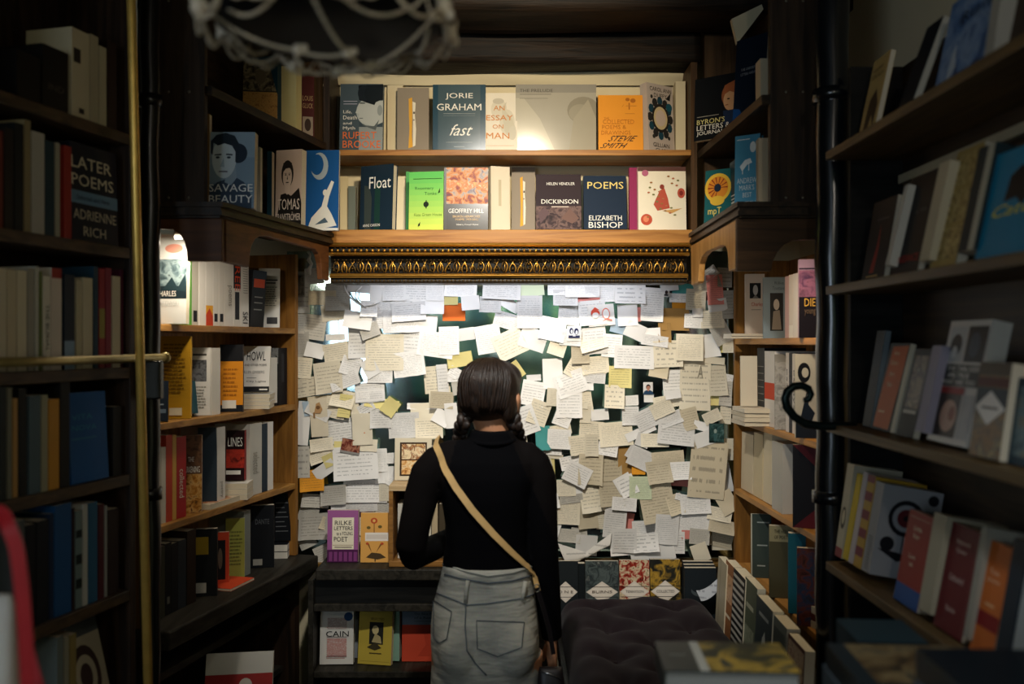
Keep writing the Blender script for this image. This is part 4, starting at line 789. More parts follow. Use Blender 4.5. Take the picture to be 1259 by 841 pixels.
for k in range(3): fb(['front one of three cream-topped dark books with a crescent', 'middle one of three cream-topped dark books', 'back one of three cream-topped dark books'][k], 842 - 1 * k, 881 - 2 * k, 699 - 4 * k, BZ, 3.19 + .026 * k, '#20262a', .022, lean=1, group='cream-topped dark books behind the cushion', art=[E(.5, .55, .3, .12, '#4a5254'), E(.5, .62, .3, .12, '#20262a')] if k == 0 else [])
# ------------------------------------------------------------------ desk ledge at the back and its books
dk = empty('desk', 'dark wooden desk ledge under the notes with an open shelf below', 'desk', (-.35, 3.2, 0)); do = Matrix.Translation((.35, -3.2, 0))
b = MB(); b.box(-.672, .10, 3.06, 3.30, .885, .9235, GREYWOOD); kid(b, 'worktop', dk, do, bevel=.004)
b = MB(); b.box(-.681, .09, 3.09, 3.105, .80, .8845, BLACKW); kid(b, 'apron', dk, do)
b = MB(); b.box(-.681, .09, 3.075, 3.10, .775, .7995, GREYWOOD); kid(b, 'rail', dk, do, bevel=.002)
b = MB(); b.box(-.681, .09, 3.07, 3.29, .548, .57, GREYWOOD); kid(b, 'shelf', dk, do, bevel=.002)
b = MB(); b.box(-.70, -.682, 3.07, 3.29, 0, .884, GREYWOOD); kid(b, 'leg_panel', dk, do)
b = MB(); b.box(.091, .125, 3.07, 3.29, 0, .884, GREYWOOD); kid(b, 'leg_panel', dk, do)
b = MB(); b.box(-.681, .09, 3.276, 3.289, .02, .884, DARK); kid(b, 'back_panel', dk, do)
g = 'face-out books on the dark desk ledge'
fb('purple and cream book with thin spindly capitals above dark arches', 402, 440, 629, .9235, 3.15, '#9a5a8e', .025, lean=4, group=g, spcol='#d9b060', art=[R(0, .0, 1, .24, '#4a1c46')] + [R(.06 + .16 * k, .02, .17 + .16 * k, .2, '#7a3a70') for k in range(6)] + [R(.16, .25, .86, .86, '#e6dcc2'), R(.18, .32, .84, .335, '#b0a288'), T('RILKE', .24, .72, .78, .80, '#26242a'), T('LETTERS', .22, .62, .82, .69, '#26242a'), T('to a YOUNG', .30, .52, .82, .59, '#26242a'), T('POET', .22, .40, .66, .49, '#26242a'), R(.24, .28, .8, .30, '#8a8070')])
fb('tan-orange book with folk flowers and blank white label', 443, 478, 632, .9235, 3.15, '#d9a052', .02, lean=4, group=g, art=[R(.16, .43, .98, .60, '#e6ddd0'), R(.2, .47, .94, .56, '#d6cabc')] + [R(.46, .6, .49, .82, '#8a5a2c'), E(.47, .84, .12, .06, '#b8502c'), E(.47, .84, .05, .03, '#e0b060'), E(.28, .7, .07, .03, '#6a5a2c'), E(.68, .72, .07, .03, '#6a5a2c'), Pl([(.4, .2), (.25, .36), (.3, .38)], '#8a5a2c'), Pl([(.55, .2), (.75, .36), (.7, .38)], '#8a5a2c'), Pl([(.2, .1), (.4, .2), (.7, .18), (.9, .1), (.6, .06)], '#4a3a24'), R(.5, .02, .54, .1, '#4a3a24'), E(.24, .38, .05, .025, '#b8502c'), E(.76, .38, .05, .025, '#b8502c')])
# small open crate with books
cr = empty('crate', 'small upright wooden crate on the desk ledge beside the woman', 'crate', (-.33, 3.16, .9245)); cro = Matrix.Translation((.33, -3.16, -.9245))
x0, x1, zt = px2x(478, 3.09), px2x(585, 3.09), 1.206
CW = wood('#7a5226', '#a5763c', .5, 'X', 8)
b = MB(); b.box(x0, x1, 3.09, 3.28, .9245, .944, CW); kid(b, 'bottom_board', cr, cro, bevel=.002)
b = MB(); b.box(x0, x1, 3.09, 3.28, zt - .02, zt, wood('#b39468', '#cdb288', .5, 'X', 8)); kid(b, 'top_board', cr, cro, bevel=.002)
for a in (x0, x1 - .014): b = MB(); b.box(a, a + .014, 3.092, 3.28, .9445, zt - .0205, CW); kid(b, 'side_board', cr, cro)
b = MB(); b.box(x0 + .0145, x1 - .0145, 3.268, 3.28, .9445, zt - .0205, DARK); kid(b, 'back_board', cr, cro)
g = 'books inside the small crate'
for a, b_, c, lab in ((489, 496, '#cfc8b8', 'off-white thin book first inside the crate'), (497, 505, '#8d948c', 'grey book second inside the crate'), (523, 530, '#d6ceb8', 'cream leaning book inside the crate beside the elbow'), (531, 538, '#b9a684', 'tan book inside the crate beside the elbow'), (540, 548, '#4a4030', 'dark brown book inside the crate'), (549, 556, '#cbbfa2', 'cream book deepest inside the crate')):
    X0, X1 = px2x(a, 3.13), px2x(b_, 3.13)
    book(lab, ((X0 + X1) / 2, 3.18, .9445), .10, .19, X1 - X0, c, yaw=PI / 2, group=g)
fb('cream framed picture book with orange engraved scenes, standing on the crate', 485, 530, 540, zt, 3.19, '#d9cdb2', .02, lean=5, hard=True, art=[R(.14, .1, .88, .9, '#3c2a1a'), R(.19, .14, .84, .47, paint(['#7a3a1a', '#d9a05a', '#f0d9a8', '#a85a2a'], 60, .35)), R(.19, .5, .84, .86, paint(['#c9885a', '#f0dcb0', '#8a4a22', '#e6c080'], 45, .35)), R(.17, .47, .86, .5, '#4a2a16')])
g = 'face-out books on the shelf under the desk'
z = .570
fb('dark book edge behind the white book with scattered red type', 380, 389, 752, z, 3.2, '#23282a', .03, lean=2, group=g)
fb('white book covered in scattered red type with bold black title', 393, 434, 752, z, 3.13, '#cfcbc2', .03, lean=6, yaw=2, group=g, art=[R(.2, .1 + .035 * k, .2 + .6 * (1 if k % 3 else .92), .115 + .035 * k, ['#a8847c', '#b0605a', '#8c7f78'][k % 3]) for k in range(23) if not 12 <= k <= 15][:13] + [R(.22, .64, .8, .84, paint(['#cfcbc2', '#a08880', '#cfcbc2'], 220, .4)), R(.22, .16, .8, .46, paint(['#cfcbc2', '#b0726a', '#d0c8c0'], 220, .4)), E(.84, .86, .13, .08, '#1c3f68'), T('CAIN', .18, .50, .86, .60, '#141416'), T('LUKE KENNARD', .2, .125, .8, .15, '#2a2a2c')])
fb('grey board behind the white book with scattered type', 432, 440, 754, z, 3.2, '#7d8286', .02, lean=3, group=g)
fb('muted yellow paperback with framed dark little etching', 439, 481, 752, z, 3.13, '#b09a3c', .02, lean=7, yaw=-10, group=g, art=[R(.08, .05, .94, .055, '#6a5a20'), R(.08, .94, .94, .945, '#6a5a20'), R(.32, .36, .74, .76, '#22221c'), E(.5, .62, .1, .08, '#b8a878'), Pl([(.4, .4), (.5, .56), (.66, .5), (.7, .38)], '#a8986a'), Pl([(.26, .3), (.5, .4), (.7, .3), (.5, .25)], '#3a3420'), T('SELECTED', .36, .8, .76, .84, '#4a4020'), R(.34, .19, .7, .21, '#4a4020')])
fb('pale green page edges of books behind the muted yellow paperback', 481, 491, 752, z, 3.16, '#7a9a86', .06, lean=4, group=g)
fb('red-orange book with blue-grey band at its head, beside the woman', 494, 543, 748, z, 3.16, '#b8432c', .03, lean=5, group=g, art=[R(0, .66, 1, 1, '#6f7f92'), T('The Blue Poems', .3, .84, .95, .88, '#33414f'), T('of a Reader', .3, .77, .9, .81, '#33414f'), R(.3, .72, .85, .73, '#4a5866'), Pl([(.4, .1), (.6, .3), (.55, .5), (.75, .56), (.9, .3), (.8, .1)], '#a83a26')])

# ------------------------------------------------------------------ dark bookcase of leaning face-out books (camera side)
g = 'leaning books on the top shelf behind the black pipe'
z = 2.155
RF.face('tan book with dark crouching figure on the top shelf', 1053, 1073, 70, z, '#a8905a', w=.05, T_=.012, lean=12, group=g, art=[Pl([(.2, .1), (.3, .5), (.6, .6), (.85, .4), (.8, .1), (.6, .3), (.45, .1)], '#3a2a1a'), T('HAPPY', .2, .82, .8, .87, '#3c3424'), T('FOR NOW', .2, .74, .9, .79, '#3c3424')])
RF.face('thin dark book leaning far over on the top shelf', 1100, 1119, 30, z, '#141a20', w=.03, T_=.014, lean=20, group=g, spcol='#a8a496', spine='R')
RF.face('blue mottled book with dark title cut by the picture top', 1147, 1207, -12, z, '#4a6a96', w=.04, T_=.03, lean=12, group=g, art=[R(0, 0, 1, 1, paint(['#34507a', '#7f95b0', '#50709a', '#2a4062'], 22, .4)), T('Rumi', .35, .66, .95, .78, '#1c2838'), Pl([(.2, 0), (.3, .5), (.4, .2)], '#a8b4bc')])
RF.spine('off-white spine beside the blue mottled book', 1209, 1221, -8, z, '#9a968a', w=.03, W=.1, group=g, roll=8)
RF.face('brown book at the end of the top shelf by the picture edge', 1226, 1290, -20, z, '#3a2c20', w=.05, T_=.03, lean=12, group=g)
g = 'leaning books on the second shelf behind the black pipe'
z = 1.834
RF.face('black book with thin red figure on the second shelf', 1058, 1086, 246, z, '#1a1a1e', w=.05, T_=.012, lean=10, group=g, art=[Pl([(.3, .1), (.45, .4), (.5, .7), (.56, .4), (.5, .1)], '#8a2c24'), R(.2, .05, .7, .07, '#a8905a'), R(.3, .75, .8, .76, '#5a5a5c')])
RF.spine('white slanting spine between two black books', 1087, 1092, 240, z, '#b8b4a8', w=.03, W=.11, roll=14, group=g)
RF.face('black book with one red line of capitals', 1093, 1127, 215, z, '#111318', w=.045, T_=.014, lean=13, group=g, art=[T('VENGEANCE', .05, .12, .95, .19, '#a8231c'), T('a life', .5, .6, .9, .64, '#4a4c50')])
RF.spine('cream page block slanting beside the tan picture-grid cover', 1129, 1142, 210, z, '#b3a98e', w=.03, W=.1, roll=12, group=g)
RF.face('tan cover with grid of small figure pictures', 1142, 1174, 184, z, '#a08a50', w=.04, T_=.02, lean=14, group=g, art=[R(.06 + .32 * i, .06 + .31 * j, .34 + .32 * i, .33 + .31 * j, paint(['#4a3c20', '#8d7844', '#c0aa6c', '#2e2614'], 70 + 5 * i + 3 * j, .4)) for i in range(3) for j in range(3)])
RF.spine('dark slate book slanting, with pale page edge', 1176, 1196, 192, z, '#1d2c30', w=.03, W=.11, roll=12, group=g, sp=[R(.6, 0, 1, 1, '#a8a694')])
RF.face('bright blue book with black creature and yellow script', 1198, 1275, 182, z, '#1d7a9c', w=.035, T_=.03, lean=12, group=g, art=[Pl([(.3, .5), (.34, .74), (.5, .82), (.66, .74), (.7, .5), (.6, .44), (.5, .52)], '#14181c'), T('Catch', .14, .36, .9, .47, '#d9cf4a', .1)])
g = 'leaning books on the third shelf behind the black pipe'
z = 1.507
RF.face('narrow dark blue book nearest the black pipe on the third shelf', 1060, 1070, 408, z, '#17242c', w=.05, T_=.014, lean=9, group=g, spine='R', spcol='#6a7478')
RF.face('dark book with torn orange panel and pale lettering', 1071, 1094, 424, z, '#1d2426', w=.045, T_=.014, lean=13, group=g, art=[Pl([(.06, .03), (.1, .5), (.2, .96), (.98, .97), (.94, .5), (.86, .02)], '#b0582c'), T('Anne', .38, .86, .62, .91, '#e0cfa8'), T('Carson', .3, .75, .66, .80, '#e0cfa8'), T('Short', .36, .62, .62, .67, '#e0cfa8'), T('Talks', .34, .50, .6, .55, '#e0cfa8'), R(.2, .2, .5, .22, '#d0a880')])
RF.face('dark green-edged book with street photo and white strip', 1101, 1122, 431, z, '#222a2c', w=.04, T_=.014, lean=13, group=g, spcol='#9aa088', art=[R(.15, .32, .9, .92, paint(['#1c1c1a', '#7a6a54', '#3a3630', '#a89a84'], 40, .4)), R(.12, .26, .85, .3, '#b0aca0')])
RF.spine('lilac-grey spine just before the white tabloid book', 1124, 1135, 436, z, '#8d8896', w=.03, W=.10, roll=12, group=g)
RF.face('white book with small photographs around a dark title panel', 1139, 1188, 399, z, '#c8c4bc', w=.045, T_=.035, lean=12, group=g, gloss=.4, pg='#d8d2c4',
   art=[R(.06, .66, .46, .95, '#b4b6b4'), E(.25, .8, .14, .09, '#1c2226'), E(.24, .74, .07, .05, '#d8d6d0'), R(.5, .66, .96, .95, '#1c262c'), E(.7, .8, .12, .1, '#3c4c58'), R(.04, .46, .97, .64, '#16201e'), R(.06, .40, .7, .455, '#8a2a26'), R(.06, .05, .66, .4, '#3a322e'), E(.42, .22, .2, .13, '#b89684'), E(.5, .24, .08, .06, '#8a5a4c'), R(.7, .05, .96, .4, '#a8a6a4'),
        T('IF THE TABLOIDS', .06, .585, .95, .625, WHT), T('ARE TRUE', .22, .53, .74, .57, WHT), T('WHAT ARE YOU', .08, .475, .9, .515, WHT)])
RF.face('paperback with white diamond over a crowd of brown animals', 1190, 1228, 449, z, '#4a4238', w=.02, T_=.03, lean=8, group=g,
   art=[R(0, 0, 1, .86, paint(['#2a2a26', '#7a5a34', '#4a4438', '#9a8458'], 45, .4)), R(0, .74, 1, .84, '#4a2420'), R(0, .5, 1, .73, '#2b353a'), Pl([(.02, .52), (.48, .70), (.98, .52), (.48, .34)], '#cfc9bf'), R(.24, .505, .76, .535, '#6a645c')])
RF.face('dark blue picture book cut off at the picture edge, third shelf', 1238, 1275, 468, z, '#22343c', w=.03, T_=.02, lean=8, group=g, art=[R(.1, .1, .9, .9, paint(['#1a2a30', '#4c6468', '#6a5a3c'], 40, .4))])
g = 'books on the fourth shelf behind the black pipe'
z = 1.177
def rs(lab, a, b_, yt, c, w=.02, W=.115, roll=10, **k): RF.spine(lab, a, b_, yt, z, c, w=w, W=W, roll=roll, group=g, **k)
rs('pale spine with small oval portrait at the far end of the fourth shelf', 1026, 1034, 578, '#a8a28e', roll=8, sp=[R(0, 0, 1, .1, '#7a2a30'), E(.5, .42, .34, .12, '#2c2c24'), E(.5, .43, .2, .08, '#b8b094')])
rs('bright yellow spine on the fourth shelf', 1035, 1041, 592, '#b8a01c')
rs('plain white spine beside the yellow one', 1042, 1047, 590, '#b0a8aa')
rs('spine with red and mustard stripes', 1048, 1057, 594, '#a8842c', sp=[R(0, .12 + .2 * k, 1, .22 + .2 * k, '#6d1c30') for k in range(5)])
rs('grey book with black and red floral roundels on its cover', 1058, 1068, 604, '#8f8f90', W=.13, art=[E(.45, .66, .3, .2, '#1a1a1e'), E(.45, .66, .23, .15, '#8f8f90'), E(.45, .66, .15, .1, '#5a2226'), E(.45, .66, .05, .03, '#1a1a1e'), E(.85, .9, .09, .06, '#1a1a1e'), E(.8, .4, .2, .16, '#1a1a1e'), E(.8, .4, .13, .1, '#8f8f90'), Pl([(.05, .3), (.4, .18), (.7, .24), (.4, .28)], '#1a1a1e'), R(.44, .2, .46, .46, '#1a1a1e'), E(.2, .36, .12, .08, '#1a1a1e')], sp=[R(.3, .03 * k, .7, .03 * k + .012, '#5a5a5c') for k in range(1, 14)])
RF.face('red book with pale lettering and blue foot', 1098, 1127, 634, z, '#8a2a22', w=.025, T_=.02, lean=11, group=g, art=[R(0, 0, 1, .2, '#1d4a86'), T('Little', .34, .8, .66, .85, '#d8c4a8'), T('Star', .36, .72, .62, .77, '#d8c4a8'), T('Lost', .34, .5, .6, .55, '#d8c4a8'), T('at', .4, .42, .56, .46, '#d8c4a8'), R(.1, .93, .9, .935, '#c09a80')])
rs('cream page block between the two red books', 1128, 1143, 644, '#9c937c')
RF.face('dark red book with three small lines of pale lettering', 1147, 1182, 652, z, '#5a161c', w=.025, T_=.024, lean=11, group=g, art=[T('Raymond', .3, .82, .74, .87, '#c8aea4'), T('Carver', .34, .75, .68, .79, '#c8aea4'), T('Cathedral', .26, .48, .74, .54, '#c8aea4'), T('Stories', .34, .2, .66, .25, '#c8aea4'), R(.06, .03, .07, .97, '#8a5a54'), R(.93, .03, .94, .97, '#8a5a54')])
rs('grey-white page block beside the dark red book', 1183, 1190, 660, '#8f8a7c')
RF.face('orange book with dark red band', 1191, 1219, 672, z, '#b8622a', w=.025, T_=.02, lean=11, group=g, art=[R(0, .24, 1, .38, '#7a1e1e'), T('Tove', .3, .72, .7, .77, '#e0b890'), T('Jansson', .24, .64, .78, .69, '#e0b890'), R(.3, .44, .7, .46, '#d8a878')])
rs('dark book beside the orange book with red band', 1221, 1238, 678, '#1f2830')
rs('pale grey spine at the picture edge on the fourth shelf', 1240, 1254, 682, '#8d9290')
rs('black spine cut off at the picture edge on the fourth shelf', 1256, 1275, 690, '#17191c')

# ------------------------------------------------------------------ dark bookcase behind the brass rail
g = 'shaded spines in the tall dark bookcase'
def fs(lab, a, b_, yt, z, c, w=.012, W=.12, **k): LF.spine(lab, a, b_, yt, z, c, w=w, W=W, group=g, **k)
z = 2.20
fs('black thick book on the highest dark shelf', 52, 84, 60, z, '#14120f', sp=[T('IND', .2, .3, .8, .4, '#4a463c')])
fs('tall cream-white spine with black mark, highest dark shelf', 88, 110, 38, z, '#b3a98c', sp=[R(.1, .62, .5, .78, '#2a2620'), R(.4, .06, .7, .12, '#2a2620')])
fs('second cream-white spine on the highest dark shelf', 111, 121, 44, z, '#a59b80')
fs('short cream-white spine on the highest dark shelf', 122, 131, 58, z, '#aaa084')
fs('dark red-edged book on the highest dark shelf', 132, 144, 52, z, '#241512')
fs('black book cut by the picture edge on the highest dark shelf', 20, 50, 66, z, '#100e0c')
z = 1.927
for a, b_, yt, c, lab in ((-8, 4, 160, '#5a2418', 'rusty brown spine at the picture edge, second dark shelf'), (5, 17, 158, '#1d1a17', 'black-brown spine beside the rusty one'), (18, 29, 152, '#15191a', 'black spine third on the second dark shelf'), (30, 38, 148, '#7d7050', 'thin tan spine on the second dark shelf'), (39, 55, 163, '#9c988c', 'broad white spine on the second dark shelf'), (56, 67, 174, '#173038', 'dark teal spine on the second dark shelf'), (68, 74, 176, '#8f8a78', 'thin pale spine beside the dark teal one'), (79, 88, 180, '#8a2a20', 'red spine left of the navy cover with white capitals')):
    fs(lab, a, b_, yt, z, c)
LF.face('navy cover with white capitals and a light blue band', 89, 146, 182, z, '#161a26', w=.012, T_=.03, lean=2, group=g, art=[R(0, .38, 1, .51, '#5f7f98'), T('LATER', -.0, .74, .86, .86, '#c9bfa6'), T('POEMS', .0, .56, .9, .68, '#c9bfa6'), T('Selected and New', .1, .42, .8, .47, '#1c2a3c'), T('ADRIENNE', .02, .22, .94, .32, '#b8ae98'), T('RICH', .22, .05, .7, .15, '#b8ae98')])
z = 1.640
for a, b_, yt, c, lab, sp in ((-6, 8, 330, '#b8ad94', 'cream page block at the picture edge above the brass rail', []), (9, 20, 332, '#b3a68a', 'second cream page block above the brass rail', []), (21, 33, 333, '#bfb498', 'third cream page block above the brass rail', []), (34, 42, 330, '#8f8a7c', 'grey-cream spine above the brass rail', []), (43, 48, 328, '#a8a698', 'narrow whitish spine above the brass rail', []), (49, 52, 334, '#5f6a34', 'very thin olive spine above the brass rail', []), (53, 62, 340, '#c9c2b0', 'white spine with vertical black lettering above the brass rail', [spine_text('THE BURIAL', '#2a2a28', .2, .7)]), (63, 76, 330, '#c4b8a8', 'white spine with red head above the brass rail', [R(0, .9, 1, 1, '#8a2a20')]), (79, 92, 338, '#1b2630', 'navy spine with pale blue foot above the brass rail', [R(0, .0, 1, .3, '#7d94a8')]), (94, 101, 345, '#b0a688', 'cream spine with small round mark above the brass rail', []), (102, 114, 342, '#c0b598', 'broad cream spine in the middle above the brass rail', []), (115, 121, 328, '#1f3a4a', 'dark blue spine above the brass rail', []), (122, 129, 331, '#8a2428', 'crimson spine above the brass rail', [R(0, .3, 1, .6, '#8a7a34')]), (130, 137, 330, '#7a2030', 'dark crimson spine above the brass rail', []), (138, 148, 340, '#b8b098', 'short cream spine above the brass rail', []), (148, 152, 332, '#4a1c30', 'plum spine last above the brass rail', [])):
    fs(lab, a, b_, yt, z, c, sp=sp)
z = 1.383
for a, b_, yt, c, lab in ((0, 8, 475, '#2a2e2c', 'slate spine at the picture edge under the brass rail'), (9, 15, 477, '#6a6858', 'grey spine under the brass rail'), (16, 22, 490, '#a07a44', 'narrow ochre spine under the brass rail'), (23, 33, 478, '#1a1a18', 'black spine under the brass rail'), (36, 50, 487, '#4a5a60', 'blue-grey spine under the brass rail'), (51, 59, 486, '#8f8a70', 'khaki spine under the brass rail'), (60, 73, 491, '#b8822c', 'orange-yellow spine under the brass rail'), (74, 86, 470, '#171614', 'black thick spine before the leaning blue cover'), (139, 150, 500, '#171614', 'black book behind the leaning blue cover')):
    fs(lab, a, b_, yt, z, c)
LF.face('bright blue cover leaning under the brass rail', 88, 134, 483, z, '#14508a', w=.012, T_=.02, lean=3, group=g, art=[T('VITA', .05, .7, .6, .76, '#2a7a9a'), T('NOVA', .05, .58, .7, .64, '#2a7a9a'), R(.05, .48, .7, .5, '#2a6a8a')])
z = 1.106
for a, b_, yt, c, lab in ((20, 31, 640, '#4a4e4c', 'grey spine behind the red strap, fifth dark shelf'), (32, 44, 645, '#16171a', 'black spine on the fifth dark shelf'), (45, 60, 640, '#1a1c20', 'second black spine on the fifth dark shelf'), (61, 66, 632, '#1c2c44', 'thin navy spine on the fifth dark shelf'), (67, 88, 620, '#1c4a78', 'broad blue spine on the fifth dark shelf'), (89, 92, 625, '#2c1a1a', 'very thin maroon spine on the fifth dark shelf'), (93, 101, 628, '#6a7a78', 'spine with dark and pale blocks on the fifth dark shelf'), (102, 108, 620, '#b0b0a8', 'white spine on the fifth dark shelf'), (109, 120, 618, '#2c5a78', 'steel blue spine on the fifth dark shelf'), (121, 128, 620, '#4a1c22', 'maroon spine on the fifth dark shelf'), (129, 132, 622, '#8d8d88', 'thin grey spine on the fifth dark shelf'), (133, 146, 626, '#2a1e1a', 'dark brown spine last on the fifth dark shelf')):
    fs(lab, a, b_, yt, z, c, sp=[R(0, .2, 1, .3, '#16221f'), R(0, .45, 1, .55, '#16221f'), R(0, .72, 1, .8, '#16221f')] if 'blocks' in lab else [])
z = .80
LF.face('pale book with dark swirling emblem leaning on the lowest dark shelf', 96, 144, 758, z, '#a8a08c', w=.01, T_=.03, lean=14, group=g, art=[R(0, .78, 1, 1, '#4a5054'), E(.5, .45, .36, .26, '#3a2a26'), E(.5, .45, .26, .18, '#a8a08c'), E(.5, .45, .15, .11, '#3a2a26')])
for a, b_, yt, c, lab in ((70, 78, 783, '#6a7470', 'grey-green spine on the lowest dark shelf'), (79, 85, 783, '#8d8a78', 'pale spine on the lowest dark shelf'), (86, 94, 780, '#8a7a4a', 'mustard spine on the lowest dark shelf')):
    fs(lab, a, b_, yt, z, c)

# ------------------------------------------------------------------ table with stacks in front of the camera
tb = empty('display_table', 'dark display table carrying stacks of books in front of the bench', 'table', (.5, 1.22, 0)); to = Matrix.Translation((-.5, -1.22, 0))
b = MB(); b.box(.16, .735, .90, 1.62, 1.0, 1.035, DARK); kid(b, 'tabletop', tb, to, bevel=.004)
for x in (.2, .69):
    for y in (.94, 1.58):
        b = MB(); b.box(x - .025, x + .025, y - .025, y + .025, 0, .9995, DARKZ); kid(b, 'leg', tb, to, bevel=.003)
g = 'books stacked flat on the display table'
st = [(.34, 1.415, 0, 'thick black hardback lowest of the stack by the cushion', '#20262a', .215, .15, .045, 4), (.335, 1.42, .046, 'grey-green hardback under the yellow landscape cover', '#39423f', .215, .145, .045, 2), (.345, 1.415, .092, 'red-brown edged book second from top of the stack by the cushion', '#5a3226', .20, .14, .035, -3)]
for x, y, dz, lab, c, w, h, t, a in st: book(lab, (x, y, 1.0355 + dz), w, h, t, c, yaw=math.radians(a), lean=PI / 2, group=g, hard=True, pg='#8f9290')
book('dark green book with white stripe and yellow misty landscape, topmost by the cushion', (.338, 1.425, 1.0355 + .128), .205, .135, .036, '#26302e', yaw=math.radians(-3), lean=PI / 2, group=g, hard=True, gloss=.3, pg='#9a9c98', art=[R(.27, 0, .34, 1, '#b0aea0'), R(.34, 0, 1, 1, paint(['#1d2420', '#3c3a22', '#b08e34', '#26302c'], 16, .3)), R(.08, .5, .2, .54, '#6a706c')])
for x, y, dz, lab, c, w, h, t, a in ((.565, 1.275, 0, 'black hardback lowest of the middle table stack', '#181c20', .20, .17, .06, -4), (.575, 1.27, .061, 'dark grey hardback second up in the middle table stack', '#2c3336', .20, .17, .06, 2), (.57, 1.275, .122, 'pale-edged grey hardback third up in the middle table stack', '#4a5356', .205, .17, .05, -5)):
    book(lab, (x, y, 1.0355 + dz), w, h, t, c, yaw=math.radians(a), lean=PI / 2, group=g, hard=True, pg='#7f8488')
book('dark art book with brown mottled painting, topmost of the middle table stack', (.572, 1.265, 1.0355 + .173), .205, .165, .036, '#1d2426', yaw=math.radians(-4), lean=PI / 2, group=g, hard=True, gloss=.3, pg='#7f8a92', art=[R(.12, .04, .98, .98, paint(['#1a1c1a', '#4a3a24', '#6a5a3c', '#2a2c28'], 20, .3))])
for x, y, dz, lab, c, w, h, t, a in ((.625, 1.07, 0, 'black hardback lowest of the pale-edged table stack', '#14181c', .20, .20, .075, 2), (.62, 1.075, .076, 'slate hardback second up in the pale-edged table stack', '#28343c', .20, .20, .075, -2), (.628, 1.07, .152, 'thick pale-edged hardback third up by the picture edge', '#2c3640', .20, .20, .07, 3)):
    book(lab, (x, y, 1.0355 + dz), w, h, t, c, yaw=math.radians(a), lean=PI / 2, group=g, hard=True, pg='#8d979c')
book('black glossy hardback topmost of the pale-edged table stack', (.625, 1.075, 1.0355 + .223), .20, .19, .04, '#10161a', yaw=math.radians(-3), lean=PI / 2, group=g, hard=True, gloss=.25, pg='#aab0b4')
book('dark book under the small teal book behind the middle table stack', (.61, 1.485, 1.0355), .12, .12, .1, '#15191c', yaw=math.radians(3), lean=PI / 2, group=g, hard=True, pg='#5f6a66')
book('small dark teal book flat behind the middle table stack', (.612, 1.485, 1.0355 + .101), .11, .12, .085, '#1c2c30', yaw=math.radians(-4), lean=PI / 2, group=g, hard=True, pg='#7f8a86')

# ------------------------------------------------------------------ cushion with tufts
b = MB(); NX, NY = 56, 64; X0, X1, YA, YB = .165, .682, 2.17, 3.16; zb, h = BZ + .001, .125
tuft = [(X0 + (X1 - X0) * u, YA + (YB - YA) * v) for u in (.25, .75) for v in (.14, .38, .62, .86)] + [(X0 + (X1 - X0) * .5, YA + (YB - YA) * v) for v in (.26, .5, .74)]
def ch(x, y):
    u = (x - X0) / (X1 - X0) * 2 - 1; v = (y - YA) / (YB - YA) * 2 - 1
    e = max(0, (1 - abs(u) ** 7)) ** .45 * max(0, (1 - abs(v) ** 9)) ** .45
    d = 0
    for (a, c) in tuft:
        r2 = (x - a) ** 2 + (y - c) ** 2; d += .030 * math.exp(-r2 / .0028) + .012 * math.exp(-r2 / .02)
        th = math.atan2(y - c, x - a); d += .006 * math.exp(-r2 / .012) * math.cos(4 * th)
    return e * (h - d + .006 * math.sin(x * 31 + y * 17) * math.sin(y * 23 - x * 9))
vs = []; fs_ = []
for j in range(NY + 1):
    for i in range(NX + 1):
        x = X0 + (X1 - X0) * i / NX; y = YA + (YB - YA) * j / NY
        vs.append((x, y, zb + max(.012, ch(x, y))))
for j in range(NY):
    for i in range(NX): k = j * (NX + 1) + i; fs_.append((k, k + 1, k + NX + 2, k + NX + 1))
o = len(vs)
rim = [i for i in range(NX + 1)] + [j * (NX + 1) + NX for j in range(1, NY + 1)] + [NY * (NX + 1) + i for i in range(NX - 1, -1, -1)] + [j * (NX + 1) for j in range(NY - 1, 0, -1)]
for i in rim: vs.append((vs[i][0], vs[i][1], zb))
L_ = len(rim)
for k in range(L_): fs_.append((rim[k], o + k, o + (k + 1) % L_, rim[(k + 1) % L_]))
fs_.append(tuple(o + k for k in range(L_))[::-1])
cu = empty('cushion', 'dark plum tufted cushion lying on the bench', 'cushion', (.43, 2.66, zb)); cuo = Matrix.Translation((-.43, -2.66, -zb))
mcu, nt, pb = newmat('velvet'); pb.inputs['Base Color'].default_value = lin('#140b10'); pb.inputs['Roughness'].default_value = .85; pb.inputs['Sheen Weight'].default_value = .05; pb.inputs['Specular IOR Level'].default_value = .15
tn = nt.nodes.new('ShaderNodeTexNoise'); tn.inputs['Scale'].default_value = 9; tc = nt.nodes.new('ShaderNodeTexCoord'); rr_ = nt.nodes.new('ShaderNodeValToRGB'); rr_.color_ramp.elements[0].color = lin('#11090d'); rr_.color_ramp.elements[1].color = lin('#1e1217')
nt.links.new(tc.outputs['Object'], tn.inputs['Vector']); nt.links.new(tn.outputs['Fac'], rr_.inputs['Fac']); nt.links.new(rr_.outputs['Color'], pb.inputs['Base Color'])
b.add(vs, fs_, mcu); kid(b, 'padding', cu, cuo, smooth=True)
for a, c in tuft:
    b = MB(); b.ell((a, c, zb + ch(a, c) + .003), (.011, .011, .006), mcu, 12, 6); shade(kid(b, 'button', cu, cuo))
